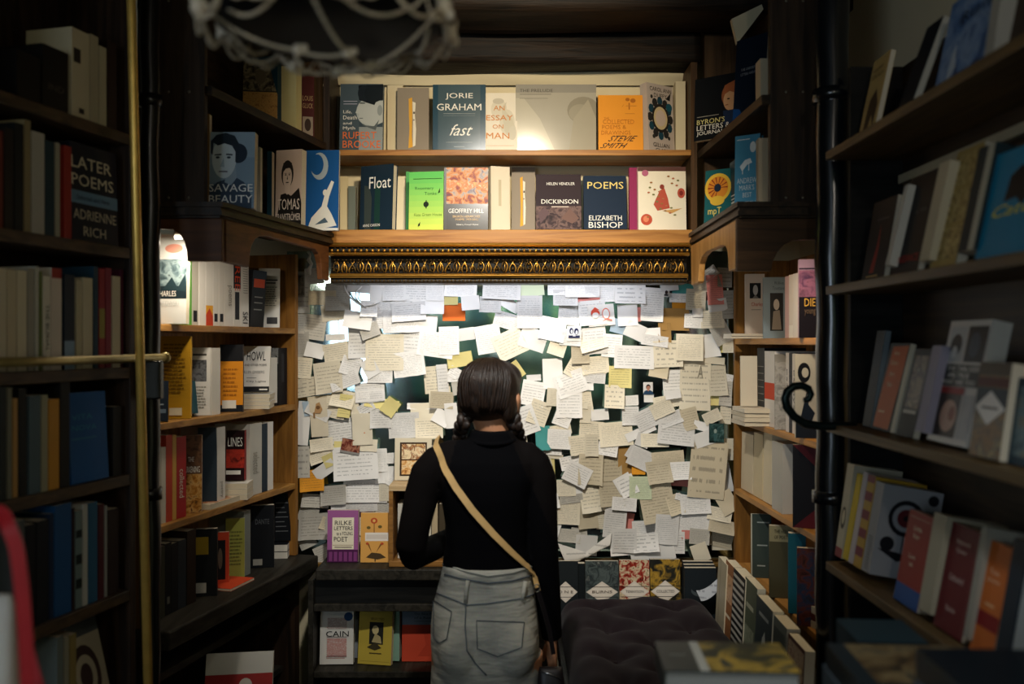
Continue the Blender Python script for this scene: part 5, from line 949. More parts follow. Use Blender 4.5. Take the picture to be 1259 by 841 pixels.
# ------------------------------------------------------------------ the wall of notes
TL = {1: (4.205, 360, 300), 2: (4.945, 540, 330), 3: (4.947, 720, 330), 4: (4.205, 360, 480), 5: (4.007, 640, 480), 6: (4.006, 760, 480)}
PAL = {'W': ('white', '#e9e6e0'), 'C': ('cream', '#e2d8c0'), 'B': ('beige', '#cdc0a4'), 'G': ('grey', '#bdb8ac'), 'Y': ('pale yellow', '#ded08a'), 'K': ('brown kraft', '#a8824a'), 'P': ('pink', '#d8857a'), 'O': ('orange', '#dd6a28'), 'A': ('amber', '#e0982c'), 'T': ('teal', '#4c9a96'), 'N': ('pale green', '#cdd6b4'), 'L': ('light blue', '#a8bccb')}
# tile: centre x, centre y, width, height, tilt, colour, writing (1 fine lines, 2 bold, 3 ruled dense, 0 none)
RAW = {1: '''50 250 70 200 0 G1;110 165 85 75 5 G1;232 272 115 135 2 G3;435 250 70 110 2 W0;525 245 110 90 1 W3;640 245 120 100 -2 W1;735 245 85 90 0 W3;722 325 110 70 0 W0;340 230 110 40 -5 W0;510 315 180 55 12 W1;600 350 160 90 5 W1;430 390 120 90 3 W1;560 400 170 110 2 W3;685 415 110 90 -5 W0;110 430 110 120 -8 G1;35 410 45 100 0 G1;45 520 70 120 0 G3;220 482 90 30 2 W1;340 510 95 150 2 W1;610 520 110 150 -4 W1;740 520 170 120 -8 W3;475 560 180 175 0 C3;115 550 90 70 -12 W0;50 640 90 100 -10 C1;225 560 120 90 10 C1;300 630 90 90 -15 W1;270 700 140 80 20 W1;70 740 110 90 10 C2;185 690 130 150 8 C1;600 620 150 120 8 W3;400 640 70 90 30 W0;450 680 120 70 0 W1;400 765 140 90 5 W1;745 700 120 130 5 C1;825 595 45 60 0 Y0;823 690 40 40 5 W0;760 790 100 60 0 C1;690 838 180 30 0 W1;150 815 130 60 8 B1;260 800 110 80 -12 C1;460 825 160 50 -10 Y0''',
2: '''70 190 80 60 0 Y0;130 130 180 80 -3 W3;560 125 140 80 5 N0;380 135 210 100 -3 W1;720 130 110 60 0 W1;870 130 190 85 0 W1;90 265 125 100 0 O0;190 210 100 80 5 W0;310 220 120 90 -2 W1;430 220 110 60 -30 W0;420 320 160 90 -15 W1;550 265 140 185 0 W3;900 185 140 40 0 P0;930 270 150 140 5 W1;790 280 120 120 -5 W3;690 370 140 130 -12 W1;300 430 140 160 10 W3;430 460 170 150 25 C1;160 400 100 70 8 W0;60 440 110 160 2 W3;570 430 150 120 -18 W0;125 555 140 80 10 Y0;930 440 150 110 15 C1;480 610 40 100 35 Y0;690 640 110 170 2 W0;840 610 120 120 -30 C1;940 590 130 100 5 C1;575 665 80 35 3 W0;570 760 130 140 -10 W1;800 700 170 130 20 W1;780 790 230 100 -5 C3;20 670 60 160 5 W1;105 640 90 60 -30 W2;90 665 70 45 2 W0;110 720 60 90 10 G0''',
3: '''130 150 90 100 2 W1;270 150 170 120 -1 W2;50 175 60 30 5 P0;40 140 80 60 3 W1;230 360 140 80 -15 L0;320 280 30 80 3 P0;255 285 110 120 2 W0;405 220 125 190 -4 W3;600 125 130 60 -3 T0;510 115 100 40 5 W0;700 110 80 80 20 C1;755 30 90 60 35 W2;845 55 80 110 -3 G2;785 130 90 170 3 P3;865 220 70 160 3 G1;570 180 110 50 -2 W2;670 190 110 120 -3 C1;570 235 80 50 0 A0;545 310 150 125 -1 K0;770 310 130 100 2 C1;680 270 60 50 0 W0;655 320 100 80 -3 W1;480 390 70 110 0 K0;400 400 100 70 3 W0;300 380 110 90 -25 W0;55 440 130 150 5 W1;160 470 110 130 -5 W1;420 440 150 60 -8 W1;295 540 220 130 -2 W1;500 520 160 150 2 C2;755 470 100 130 8 W0;820 480 30 60 0 Y0;820 390 100 130 25 G3;865 470 60 80 0 C1;630 480 150 150 -2 C3;60 590 150 90 5 C1;55 660 120 70 -5 W1;20 720 50 40 0 W0;210 660 125 120 -2 Y1;800 680 100 170 3 C1;790 790 60 80 0 Y0;530 700 110 160 3 W1;665 700 170 300 -2 C1;385 790 55 45 0 W0;275 800 85 50 4 W0;175 780 110 130 -3 C2;500 810 160 70 10 C1;850 760 70 140 -5 G1;780 560 120 40 -5 C0;865 665 60 40 -10 W2''',
4: '''55 170 60 210 -5 W0;70 95 30 70 10 L0;320 80 40 110 5 C0;220 90 100 100 -12 C1;270 80 60 110 -8 Y1;380 90 80 50 30 W2;455 140 100 100 2 W1;400 30 130 60 5 W1;505 85 70 80 -35 Y0;235 210 155 115 8 W1;360 200 95 150 3 C0;680 105 130 75 3 C0;770 50 110 80 -3 B1;575 180 145 120 3 W3;705 195 130 100 3 C1;770 140 80 70 -30 W0;820 130 60 120 5 W0;150 325 130 80 20 C1;150 280 110 60 8 C1;235 295 40 60 0 Y0;190 360 60 60 25 Y0;55 370 60 150 2 G2;100 465 115 100 5 A1;165 410 110 60 35 W0;455 360 60 110 2 W3;460 430 60 90 0 W0;375 520 205 110 0 W1;325 375 210 160 4 W1;505 350 35 50 3 W1;500 430 45 70 2 W0;120 570 130 60 -3 G2;80 640 90 80 -20 G1;110 700 140 120 3 G1;75 780 80 60 25 G1;210 540 120 90 5 G1;350 600 160 50 3 W1''',
5: '''10 240 40 70 5 C0;90 110 90 110 -20 C1;20 150 110 130 20 W1;145 300 105 30 -3 W2;155 325 100 20 -3 C0;110 235 65 110 3 T0;195 195 100 50 12 C1;190 240 105 90 -3 W3;310 60 80 90 8 C1;240 70 115 120 0 W1;320 120 50 75 -3 C0;390 120 80 50 5 W0;540 130 60 80 2 W1;350 195 110 80 -5 C1;470 215 150 110 5 C3;285 270 80 90 8 C1;245 355 90 60 12 W2;350 270 60 100 0 C1;440 440 110 120 3 B1;440 370 105 140 3 B1;430 290 90 60 -10 W2;355 520 115 140 8 C1;345 390 110 140 -3 B1;150 390 35 100 3 Y0;285 490 40 50 -5 W0;330 620 90 110 5 B0;230 600 115 110 -3 C3;225 480 85 75 2 C3;250 535 105 40 8 G2;450 510 110 110 3 B1;530 350 90 130 0 K0;515 465 80 90 30 W0;555 310 60 60 -35 W1;530 560 70 70 0 W1;400 640 50 80 3 C1;525 655 50 100 -12 P0;465 645 100 150 -6 W3;290 705 70 60 2 G2;230 715 120 60 -5 G1;500 760 110 90 3 W1''',
6: '''60 50 70 45 2 W1;60 125 75 85 0 W1;110 205 140 40 25 W0;140 140 100 90 25 W1;215 90 100 70 25 C1;260 140 100 60 20 W1;270 20 70 40 8 W0;530 100 50 120 -3 C1;355 140 75 100 15 B1;425 180 100 40 -15 W0;120 245 60 60 -20 W0;180 245 125 60 0 C1;285 210 165 105 -6 W1;540 290 50 100 0 C0;530 430 50 130 10 W0;100 365 60 90 0 A0;110 335 110 90 -25 W3;245 335 145 65 5 B1;200 400 110 100 8 B1;300 450 80 40 -5 P0;305 395 95 80 3 W1;440 390 165 260 -6 B2;45 470 80 90 25 W2;190 540 150 200 10 B3;110 480 100 105 0 N3;280 560 70 90 15 B1;330 530 90 30 -12 W2;380 565 135 75 3 W1;535 550 80 100 30 B0;500 610 110 60 -12 C1;350 650 190 80 5 W3;180 680 20 50 -20 T0;130 690 110 90 3 W3;340 710 50 40 0 P0;295 750 60 100 0 W1;240 685 105 135 -4 W3;510 775 90 20 0 C0;510 730 100 80 -15 B1;510 670 120 60 -12 B3;400 720 90 70 -5 G1;170 800 200 75 8 W0;135 750 115 80 4 W2;30 560 110 60 -5 W1;30 740 110 110 0 W1'''}
STY = {'0': None, '1': (9, .16, 26), '2': (5, .2, 9), '3': (15, .17, 34)}
def rect_of(cx, cy, w, h, a):
    a = math.radians(a); c, s = abs(math.cos(a)), abs(math.sin(a)); return (cx - (w * c + h * s) / 2, cy - (w * s + h * c) / 2, cx + (w * c + h * s) / 2, cy + (w * s + h * c) / 2)
placed = []; NOTES = []; rn = random.Random(11)
def sheet(w, h, curl, seed, m, thick_fold=False, nu=7, nv=7, warp=1.0):
    """paper sheet in the local xz plane, pinned near its top edge; free edges lift towards -y"""
    r = random.Random(seed); a, b_, c, d = r.uniform(0, 1), r.uniform(-.5, 1), r.uniform(-1, 1), r.uniform(0, 6)
    jag = [r.uniform(-.012, .012) for _ in range(nu + 1)] if r.random() < .3 else [0] * (nu + 1)
    mb = MB(); vs = []; fs = []
    for j in range(nv + 1):
        for i in range(nu + 1):
            u, v = i / nu - .5, j / nv - .5
            t = .5 - v
            y = -curl * (a * t * t + .5 * b_ * (u * 2) ** 2 * t + .3 * c * u * t + .12 * math.sin(5 * u + 4 * v + d) * t) * warp
            if thick_fold: y -= curl * 1.2 * (.25 - abs(v) * .5)
            vs.append((u * w, min(0, y), v * h + (jag[i] * h if j == 0 else 0)))
    for j in range(nv):
        for i in range(nu): k = j * (nu + 1) + i; fs.append((k, k + 1, k + nu + 2, k + nu + 1))
    mb.add(vs, fs, m); return mb
def level(r):
    l = 0
    for q, L in placed:
        if r[0] < q[2] and q[0] < r[2] and r[1] < q[3] and q[1] < r[3]: l = max(l, L + 1)
    placed.append((r, l)); return l
def place_note(cx, cy, w, h, a, c, sty, fold=False, mats=None, curl=None, extra=None, name='note', Yw=MY):
    l = level(rect_of(cx, cy, w * .86, h * .86, a)); Y = Yw - .0012 - .0024 * l
    k = Y / F; m = mats or notemat(PAL[c][1], STY[sty])
    cu_ = curl if curl is not None else .34 * min(w, h) * k * rn.uniform(.2, 1.0)
    mb = sheet(w * k, h * k, cu_, rn.randint(0, 9999), m, fold)
    if extra: extra(mb, w * k, h * k)
    o = mb.build(name, smooth=True)
    o.location = (px2x(cx, Y), Y, py2z(cy, Y)); o.rotation_euler = (0, -math.radians(a), 0)
    o['category'] = 'note'; o['group'] = 'notes pinned over the mirror'
    NOTES.append([o, cx, cy, w, h, a, c, sty, None]); return o
def pic(items):
    def f(mb, w, h):
        for i, it in enumerate(items):
            y = -.004 - .0002 * i
            if it[0] == 'p': mb.quad([(-w / 2 + w * u, y, -h / 2 + h * v) for u, v in it[1]], asmat(it[2], .5))
            else: put_text(mb, it[1], (-w / 2 + w * it[2], y - .001, -h / 2 + h * it[3]), (w * (it[4] - it[2]), 0, 0), (0, 0, h * (it[5] - it[3])), asmat(it[6], .5), it[7])
    return f
for t in (1, 2, 4, 3, 5, 6):
    sc, ox, oy = TL[t]
    for e in RAW[t].split(';'):
        p = e.split(); x, y, w, h, a = map(float, p[:5]); c, s = p[5][0], p[5][1]
        cx, cy = ox + x / sc, oy + y / sc
        if cx < 372 or cx > 900: a *= .5
        ex = None
        if t == 3 and (x, y) == (665, 700): ex = pic([T('A', .56, .60, .74, .84, '#8a8474', .1)])
        if t == 4 and (x, y) == (360, 200): ex = pic([E(.6, .38, .03, .02, '#c86a28', 8)])
        place_note(cx, cy, w / sc * 1.1, h / sc * 1.08, a, c, s, extra=ex, fold=(w / sc > 30 and rn.random() < .3))
EXTRA = 0
for k in range(900):
    cx, cy = rn.uniform(372, 898), rn.uniform(356, 680); w, h = rn.uniform(18, 36), rn.uniform(14, 26)
    if 470 < cx < 545 and 462 < cy < 535 or 558 < cx < 648 and cy > 440: continue
    if any(r[0] - 2 < cx < r[2] + 2 and r[1] - 2 < cy < r[3] + 2 for r, L_ in placed): continue
    place_note(cx, cy, w, h, rn.uniform(-28, 28), rn.choice('WWWWCCCBG'), rn.choice('0113')); EXTRA += 1
    if EXTRA > 46: break
def special(t, x, y, w, h, a, label, items, c='W', name='photo', cat='photo', base=None, curl=.002):
    sc, ox, oy = TL[t]
    o = place_note(ox + x / sc, oy + y / sc, w / sc, h / sc, a, c, '0', curl=curl, extra=pic(items), mats=mat(base or '#e6e2da', .4), name=name)
    NOTES[-1][8] = label; o['category'] = cat
    return o
special(3, 380, 730, 58, 75, 0, 'small colour passport photo of a person in blue, pinned among the notes', [R(.06, .04, .94, .96, '#d8d4d0')] + portrait(.5, .58, .42, '#b8806a', '#2a1c18', '#26405a', .77), base='#e8e6e2')
special(3, 95, 285, 160, 130, 5, 'white card with two heads outlined in red, right of the two blue faces', [E(.28, .62, .17, .16, '#d0503c'), E(.28, .52, .13, .13, '#e8e4de'), Pl([(.1, .7), (.28, .9), (.46, .74), (.3, .78)], '#d0503c'), E(.68, .56, .15, .26, '#d8705c'), E(.68, .55, .12, .22, '#e8e4de'), Pl([(.5, .2), (.68, .34), (.9, .26), (.88, .2), (.68, .28)], '#d8705c')], name='card', cat='card', base='#e6e2da')
special(2, 820, 395, 85, 92, 0, 'white card printed with two dark blue faces', [R(.06, .2, .94, .94, '#d0d2d6'), E(.3, .66, .14, .2, '#23264a'), E(.66, .62, .16, .22, '#23264a'), E(.32, .62, .07, .12, '#d8dade'), E(.68, .56, .08, .13, '#d8dade'), R(.1, .2, .9, .36, '#2a2c4c'), R(.4, .3, .6, .5, '#c8cad2')], name='card', cat='card')
special(3, 490, 150, 40, 45, -5, 'tiny white card with dark portrait under the pale bracket', [E(.5, .6, .22, .26, '#3a2c28'), R(.2, .1, .8, .35, '#3a3a3c')], name='card', cat='card')
special(6, 485, 210, 75, 95, 0, 'dark green photo of a figure pinned beside the pamphlet bookcase', [R(.04, .03, .96, .97, paint(['#14201e', '#2c4a48', '#5a7470'], 60, .3)), E(.4, .6, .1, .12, '#8a9a90'), R(.3, .1, .5, .5, '#3a5a5a')], base='#2a3a38')
special(4, 300, 290, 100, 75, -10, 'dark red photo pinned over the big white letter', [R(.02, .05, .98, .98, paint(['#1c1210', '#6a2a1c', '#a8745a', '#2a1814'], 60, .3)), R(.0, .0, 1, .16, '#8a8680')], base='#3a2420')
special(4, 135, 140, 90, 200, 4, 'tall beige card with brown sketched figure near the oak bookcase', [Pl([(.25, .62), (.4, .86), (.6, .9), (.75, .7), (.6, .6)], '#a8845a'), E(.5, .76, .12, .05, '#6a4a2c'), R(.2, .5, .3, .64, '#8a6a44')], name='card', cat='card', base='#cdc2aa')
special(1, 42, 215, 42, 115, 2, 'narrow grey photo strip pinned at the top by the oak bookcase', [R(.1, .06, .9, .94, paint(['#3a3630', '#6a6050', '#8f8672'], 40, .3))], base='#8a8474')
# hanging crumpled white ribbon and loose cables
b = MB(); pts = [(px2x(x, 3.25), 3.25 + .006 * math.sin(k), py2z(y, 3.25)) for k, (x, y) in enumerate(((379, 309), (381, 314), (379, 319), (383, 325), (380, 331), (382, 338)))]
b.tube(pts, [.010, .006, .012, .010, .013, .004], mat('#d8d4cc', .8), 8, flat=.45); tag(shade(b.build('ribbon')), 'crumpled white paper ribbon hanging under the brown valance', 'ribbon')
def cable(label, pp, r, c):
    b = MB(); b.tube([(px2x(x, MY - .03), MY - .03 - .004 * math.sin(i), py2z(y, MY - .03)) for i, (x, y) in enumerate(pp)], r, mat(c, .5), 8); tag(shade(b.build('cable')), label, 'cable')
cable('white cable looping over notes below the cornice end', ((422, 349), (425, 357), (430, 365), (438, 372), (446, 377), (458, 375), (466, 371)), .003, '#c9c6c0')
cable('second white cable curving below the cornice', ((445, 352), (438, 358), (437, 366), (443, 373), (450, 378)), .0025, '#c9c6c0')
# big folded sheet drooping at the bottom next to the woman
def droop():
    mb = MB(); m = notemat('#e6e0d4', (4, .1, 14)); vs = []; fs = []; n = 10
    Yw = MY - .028
    A = [(686, 668), (720, 679), (752, 655)]; B_ = [(700, 697), (724, 683), (749, 671)]
    for i in range(n + 1):
        t = i / n * 2; k = min(1, int(t)); f = t - k
        top = [A[k][q] + (A[k + 1][q] - A[k][q]) * f for q in (0, 1)]; bot = [B_[k][q] + (B_[k + 1][q] - B_[k][q]) * f for q in (0, 1)]
        for j in range(5):
            s = j / 4; x = top[0] + (bot[0] - top[0]) * s; y = top[1] + (bot[1] - top[1]) * s + 4 * math.sin(PI * s)
            Y = Yw - .022 * abs(t - 1) * s - .01 * math.sin(PI * s) - .01
            vs.append((px2x(x, Y), Y, py2z(y, Y)))
    for i in range(n):
        for j in range(4): k = i * 5 + j; fs.append((k, k + 5, k + 6, k + 1))
    mb.add(vs, fs, m); return mb
o = droop().build('note', smooth=True); tag(o, 'large white folded sheet drooping open at the foot of the note wall', 'note', 'notes pinned over the mirror')
b = MB(); Yw = 3.15
vs = []; fs = []
for i in range(9):
    t = i / 8; x = 862 + 25 * t; y = 739 - 20 * t ** 1.6
    for j in range(4): s = j / 3; Y = Yw - .02 + .02 * s; vs.append((px2x(x - 6 * s + 8 * t * s * .5, Y), Y - .006 * math.sin(PI * t), py2z(y - 13 * s + 2 * t, Y)))
for i in range(8):
    for j in range(3): k = i * 4 + j; fs.append((k, k + 4, k + 5, k + 1))
b.add(vs, fs, notemat('#c9cdd2', (4, .2, 12))); o = b.build('note', smooth=True); tag(o, 'curled white slip of paper fallen over the dark books at the cushion end', 'note')
# labels that single out each note
def band(y):
    for lim, s in ((346, 'up behind the brackets'), (385, 'just under the gilded cornice'), (425, "above the woman's head"), (465, "level with her crown"), (505, "level with her ear"), (545, "level with her neck"), (585, "level with her shoulders"), (625, "level with her upper arms"), (655, "level with her elbow")):
        if y < lim: return s
    return "at the wall's foot"
ORD = ['first', 'second', 'third', 'fourth', 'fifth', 'sixth', 'seventh', 'eighth', 'ninth', 'tenth', 'eleventh', 'twelfth', 'thirteenth', 'fourteenth', 'fifteenth', 'sixteenth', 'seventeenth', 'eighteenth', 'nineteenth', 'twentieth']
byk = {}
for n in NOTES:
    if n[8]: n[0]['label'] = n[8]; continue
    o, cx, cy, w, h, a, c, sty, _ = n
    size = 'large' if w * h > 1000 else 'small' if w * h < 280 else 'mid-sized'
    wr = {'0': 'blank', '1': 'handwritten', '2': 'boldly written', '3': 'closely written'}[sty]
    tilt = 'tilted ' if abs(a) >= 15 else ''
    kind = 'slip' if max(w, h) > 2.4 * min(w, h) else 'note'
    byk.setdefault(f'{size} {tilt}{wr} {PAL[c][0]} {kind} {band(cy)}', []).append(n)
for base, L in byk.items():
    L.sort(key=lambda n: n[1])
    for i, n in enumerate(L): n[0]['label'] = base if len(L) == 1 else f'{base}, {ORD[i]} such from the left'
# ------------------------------------------------------------------ the woman
PY = 2.45
def wx(px): return px2x(px, PY)
def wz(py): return py2z(py, PY)
pr = empty('person', 'woman seen from behind in black top and pale jeans, dark hair in braids', 'person', (wx(600), PY, 0)); pof = Matrix.Translation((-wx(600), -PY, 0))
SKIN = mat('#b07d5c', .5, 0, .06, 20, .35); HAIRM = None
mh, nt, pb = newmat('hair'); pb.inputs['Roughness'].default_value = .42; pb.inputs['Specular IOR Level'].default_value = .4
tc = nt.nodes.new('ShaderNodeTexCoord'); mp = nt.nodes.new('ShaderNodeMapping'); mp.inputs['Scale'].default_value = (90, 90, 9)
nz = nt.nodes.new('ShaderNodeTexNoise'); nz.inputs['Scale'].default_value = 3; nz.inputs['Detail'].default_value = 4; nz.inputs['Distortion'].default_value = 1.2
rp = nt.nodes.new('ShaderNodeValToRGB'); rp.color_ramp.elements[0].color = lin('#120c09'); rp.color_ramp.elements[1].color = lin('#38271c'); rp.color_ramp.elements[0].position = .4; rp.color_ramp.elements[1].position = .75
bp = nt.nodes.new('ShaderNodeBump'); bp.inputs['Strength'].default_value = .5; bp.inputs['Distance'].default_value = .004
nt.links.new(tc.outputs['Object'], mp.inputs['Vector']); nt.links.new(mp.outputs['Vector'], nz.inputs['Vector']); nt.links.new(nz.outputs['Fac'], rp.inputs['Fac']); nt.links.new(rp.outputs['Color'], pb.inputs['Base Color']); nt.links.new(nz.outputs['Fac'], bp.inputs['Height']); nt.links.new(bp.outputs['Normal'], pb.inputs['Normal'])
HC = Vector((wx(605), PY + .02, 1.545)); YAW = math.radians(-24)
HM = Matrix.Translation(HC) @ Matrix.Rotation(YAW, 4, 'Z') @ Matrix.Rotation(math.radians(-6), 4, 'X')
R3 = HM.to_3x3()
def hp(x, y, z): return HM @ Vector((x, y, z))
def hell(mb, c, r): mb.ell(hp(*c), r, None, 18, 12, R3)
# one continuous body
b = MB()
hell(b, (0, -.005, .02), (.072, .092, .088)); hell(b, (0, .025, -.04), (.058, .066, .075)); hell(b, (0, .06, -.085), (.03, .032, .026))
hell(b, (0, .094, -.022), (.012, .018, .02)); hell(b, (0, .087, .0), (.009, .012, .022)); hell(b, (0, .078, -.057), (.024, .014, .008)); hell(b, (0, .077, -.068), (.02, .014, .007))
for s in (-1, 1):
    hell(b, (s * .032, .07, -.03), (.022, .022, .02)); hell(b, (s * .03, .078, .018), (.02, .012, .01)); hell(b, (s * .075, .0, -.012), (.010, .020, .032)); hell(b, (s * .080, -.006, -.004), (.008, .014, .020))
b.tube([hp(0, -.02, -.04), Vector((wx(607), PY, wz(530))), Vector((wx(606), PY - .002, wz(548)))], [.05, .048, .050], None, 18)
yo = PY
def R_(py, l, r, d, dy=0.0): return (wx((l + r) / 2), yo + dy, wz(py), (r - l) / 2 * PY / F, d)
b.rings([R_(845, 552, 640, .088), R_(800, 540, 656, .105), R_(760, 540, 655, .105), R_(715, 551, 648, .09), R_(670, 556, 643, .088), R_(630, 554, 645, .095, .005), R_(600, 548, 650, .10, .005), R_(570, 540, 660, .085), R_(552, 562, 643, .058), R_(540, 582, 630, .044)], None, 28, 2.3)
SR = [Vector((wx(652), PY - .005, wz(578))), Vector((wx(667), PY - .01, wz(620))), Vector((wx(669), PY - .01, wz(680))), Vector((wx(674), PY + .005, wz(735))), Vector((wx(678), PY + .03, wz(790)))]
SL = [Vector((wx(536), PY - .005, wz(578))), Vector((wx(514), PY - .02, wz(620))), Vector((wx(505), PY - .035, wz(668))), Vector((wx(508), PY - .02, wz(680))), Vector((wx(530), PY + .09, wz(683))), Vector((wx(556), PY + .20, wz(676)))]
b.tube(SR, [.040, .036, .031, .028, .022], None, 16); b.tube(SL, [.040, .036, .034, .034, .029, .022], None, 16)
def hand(mb, wrist, fwd, side, pal, curl, thumb):
    """palm and five unequal curled fingers; fwd along the hand, side across it towards the little finger, pal the palm normal"""
    f, s, p = [Vector(v).normalized() for v in (fwd, side, pal)]
    w = Vector(wrist)
    for t, r in ((.0, .020), (.025, .026), (.05, .032), (.075, .033)):
        pass
    for k in (-1.2, -.4, .4, 1.2): mb.tube([w - f * .01 + s * k * .008, w + f * .045 + s * k * .018, w + f * .085 + s * k * .019], [.016, .0155, .0115], None, 10)
    for k, L in ((-1.5, .066), (-.5, .075), (.5, .070), (1.5, .054)):
        pts = [w + f * .078 + s * k * .0188]; d = f.copy()
        for q in range(3):
            an = curl * (.6 + .3 * q); d = (d * math.cos(an) + p * math.sin(an)).normalized(); pts.append(pts[-1] + d * L * (.42, .33, .25)[q])
        mb.tube(pts, [.0095, .0088, .008, .0062], None, 8); mb.ell(pts[-1], (.0062,) * 3, None, 8, 6)
    b0 = w + f * .02 - s * .022; d = (f * .75 - s * thumb + p * .3).normalized(); p1 = b0 + d * .042; p2 = p1 + (d + f * .5).normalized() * .03; p3 = p2 + (d * .4 + f + p * .3).normalized() * .024
    mb.tube([b0, p1, p2, p3], [.014, .0115, .0098, .0072], None, 9); mb.ell(p3, (.0072,) * 3, None, 8, 6)
hand(b, SR[-1], (.05, .12, -1), (0, -1, -.1), (-1, 0, 0), .35, .8)
hand(b, SL[-1], (.5, .85, .1), (.1, -.1, -1), (.75, -.45, 0), .4, .6)
LEGL = [Vector((wx(568), PY, wz(800))), Vector((wx(566), PY + .01, wz(845))), Vector((wx(568), PY + .02, .47)), Vector((wx(570), PY - .005, .30)), Vector((wx(572), PY - .02, .08))]
LEGR = [Vector((wx(630), PY, wz(800))), Vector((wx(629), PY + .005, wz(845))), Vector((wx(628), PY + .0, .47)), Vector((wx(630), PY - .03, .30)), Vector((wx(632), PY - .04, .08))]
for L in (LEGL, LEGR):
    b.tube(L, [.085, .078, .05, .048, .034], None, 18)
    a = L[-1]; b.tube([a + Vector((0, -.03, -.04)), a + Vector((0, .05, -.045)), a + Vector((0, .16, -.058))], [.032, .034, .02], None, 12)
body = fuse(b, 'body', .0055, 4, [SKIN], pr); body.matrix_local = pof
# top: black knit with slightly sheer raglan sleeves
b = MB()
b.rings([R_(703, 546, 653, .099), R_(690, 544, 654, .099), R_(668, 548, 649, .096), R_(640, 547, 650, .101, .004), R_(610, 542, 654, .109, .006), R_(585, 534, 662, .104, .004), R_(566, 536, 662, .088), R_(552, 555, 648, .07), R_(541, 572, 638, .060), R_(534, 577, 635, .057), R_(528, 578, 634, .056)], None, 36, 2.3)
def W3(px, py, dy=0.0): return Vector((wx(px), PY + dy, wz(py)))
SLp = [W3(578, 557, -.004), W3(556, 561, -.004), W3(539, 569, -.004), W3(527, 583, -.006), W3(519, 608, -.012), W3(511, 645, -.028), W3(507, 668, -.035), W3(509, 680, -.02), W3(529, 683, .09), W3(554, 677, .19)]
SRp = [W3(630, 557, -.004), W3(645, 562, -.004), W3(656, 572, -.004), W3(662, 588, -.006), W3(665, 615, -.010), W3(669, 680, -.010), W3(674, 735, .005), W3(679, 788, .03)]
b.tube(SLp, [.040, .046, .050, .051, .047, .043, .043, .042, .036, .029], None, 20); b.tube(SRp, [.040, .046, .049, .049, .045, .039, .035, .029], None, 20)
def knit(name, c, rough, sc):
    m, nt, pb = newmat(name); pb.inputs['Roughness'].default_value = rough; pb.inputs['Specular IOR Level'].default_value = .06
    tc = nt.nodes.new('ShaderNodeTexCoord'); w = nt.nodes.new('ShaderNodeTexWave'); w.inputs['Scale'].default_value = sc; w.inputs['Distortion'].default_value = .6; w.bands_direction = 'X'
    mx = nt.nodes.new('ShaderNodeMixRGB'); l = lin(c); mx.inputs['Color1'].default_value = l; mx.inputs['Color2'].default_value = (l[0] * .5, l[1] * .5, l[2] * .5, 1)
    nt.links.new(tc.outputs['Object'], w.inputs['Vector']); nt.links.new(w.outputs['Fac'], mx.inputs['Fac']); nt.links.new(mx.outputs['Color'], pb.inputs['Base Color']); return m
KN, SH = knit('knit', '#08080b', .9, 70), knit('sheer_knit', '#131010', .85, 110)
def rag(c):
    px, py = CX + c.x * F / PY, CY + (CZ - c.z) * F / PY
    l = 563 - (py - 536) * 18 / 70; r = 628 + (py - 536) * 27 / 62
    return 1 if (px < l or px > r) and (py < 612 or px < 541 or px > 655) else 0
top = fuse(b, 'top', .0055, 7, [KN, SH], pr, rag); top.matrix_local = pof
b = MB(); n = 40; b.tube([(wx(606) + .062 * math.cos(2 * PI * k / n), PY - .004 + .064 * math.sin(2 * PI * k / n), wz(538.5) + .016 * math.sin(2 * PI * k / n + PI) * -.6) for k in range(n)], .0065, KN, 8, closed=True); o = b.build('neckband', top, smooth=True); o['label'] = 'dark neckband of the knit top'
# jeans
b = MB()
b.rings([R_(834, 540, 655, .098), R_(812, 533, 661, .112, -.004), R_(790, 530, 663, .117, -.007), R_(768, 530, 662, .118, -.006), R_(745, 532, 660, .112, -.002), R_(722, 538, 657, .106), R_(706, 542, 656, .106), R_(697, 544, 655, .107), R_(690, 545, 654, .106)], None, 40, 2.3)
for cxp in (569, 631): b.ell((wx(cxp), PY - .064, wz(786)), (.066, .072, .080), None, 20, 12)
for L in (LEGL, LEGR): b.tube(L[:2] + [L[1] * .5 + L[2] * .5] + L[2:4] + [L[4] + Vector((0, 0, .015))], [.082, .083, .072, .060, .056, .047], None, 22)
mj, nt, pb = newmat('denim'); pb.inputs['Roughness'].default_value = .85; pb.inputs['Specular IOR Level'].default_value = .15
tc = nt.nodes.new('ShaderNodeTexCoord'); n1 = nt.nodes.new('ShaderNodeTexNoise'); n1.inputs['Scale'].default_value = 9; n1.inputs['Detail'].default_value = 3
n2 = nt.nodes.new('ShaderNodeTexNoise'); n2.inputs['Scale'].default_value = 600; mp = nt.nodes.new('ShaderNodeMapping'); mp.inputs['Scale'].default_value = (1, 1, .25)
rp = nt.nodes.new('ShaderNodeValToRGB'); rp.color_ramp.elements[0].color = lin('#9c9d96'); rp.color_ramp.elements[1].color = lin('#cbc8ba'); rp.color_ramp.elements[0].position = .3; rp.color_ramp.elements[1].position = .68
mx = nt.nodes.new('ShaderNodeMixRGB'); mx.blend_type = 'MULTIPLY'; mx.inputs['Fac'].default_value = .35
nt.links.new(tc.outputs['Object'], n1.inputs['Vector']); nt.links.new(tc.outputs['Object'], mp.inputs['Vector']); nt.links.new(mp.outputs['Vector'], n2.inputs['Vector']); nt.links.new(n1.outputs['Fac'], rp.inputs['Fac']); nt.links.new(rp.outputs['Color'], mx.inputs['Color1']); nt.links.new(n2.outputs['Color'], mx.inputs['Color2']); nt.links.new(mx.outputs['Color'], pb.inputs['Base Color'])
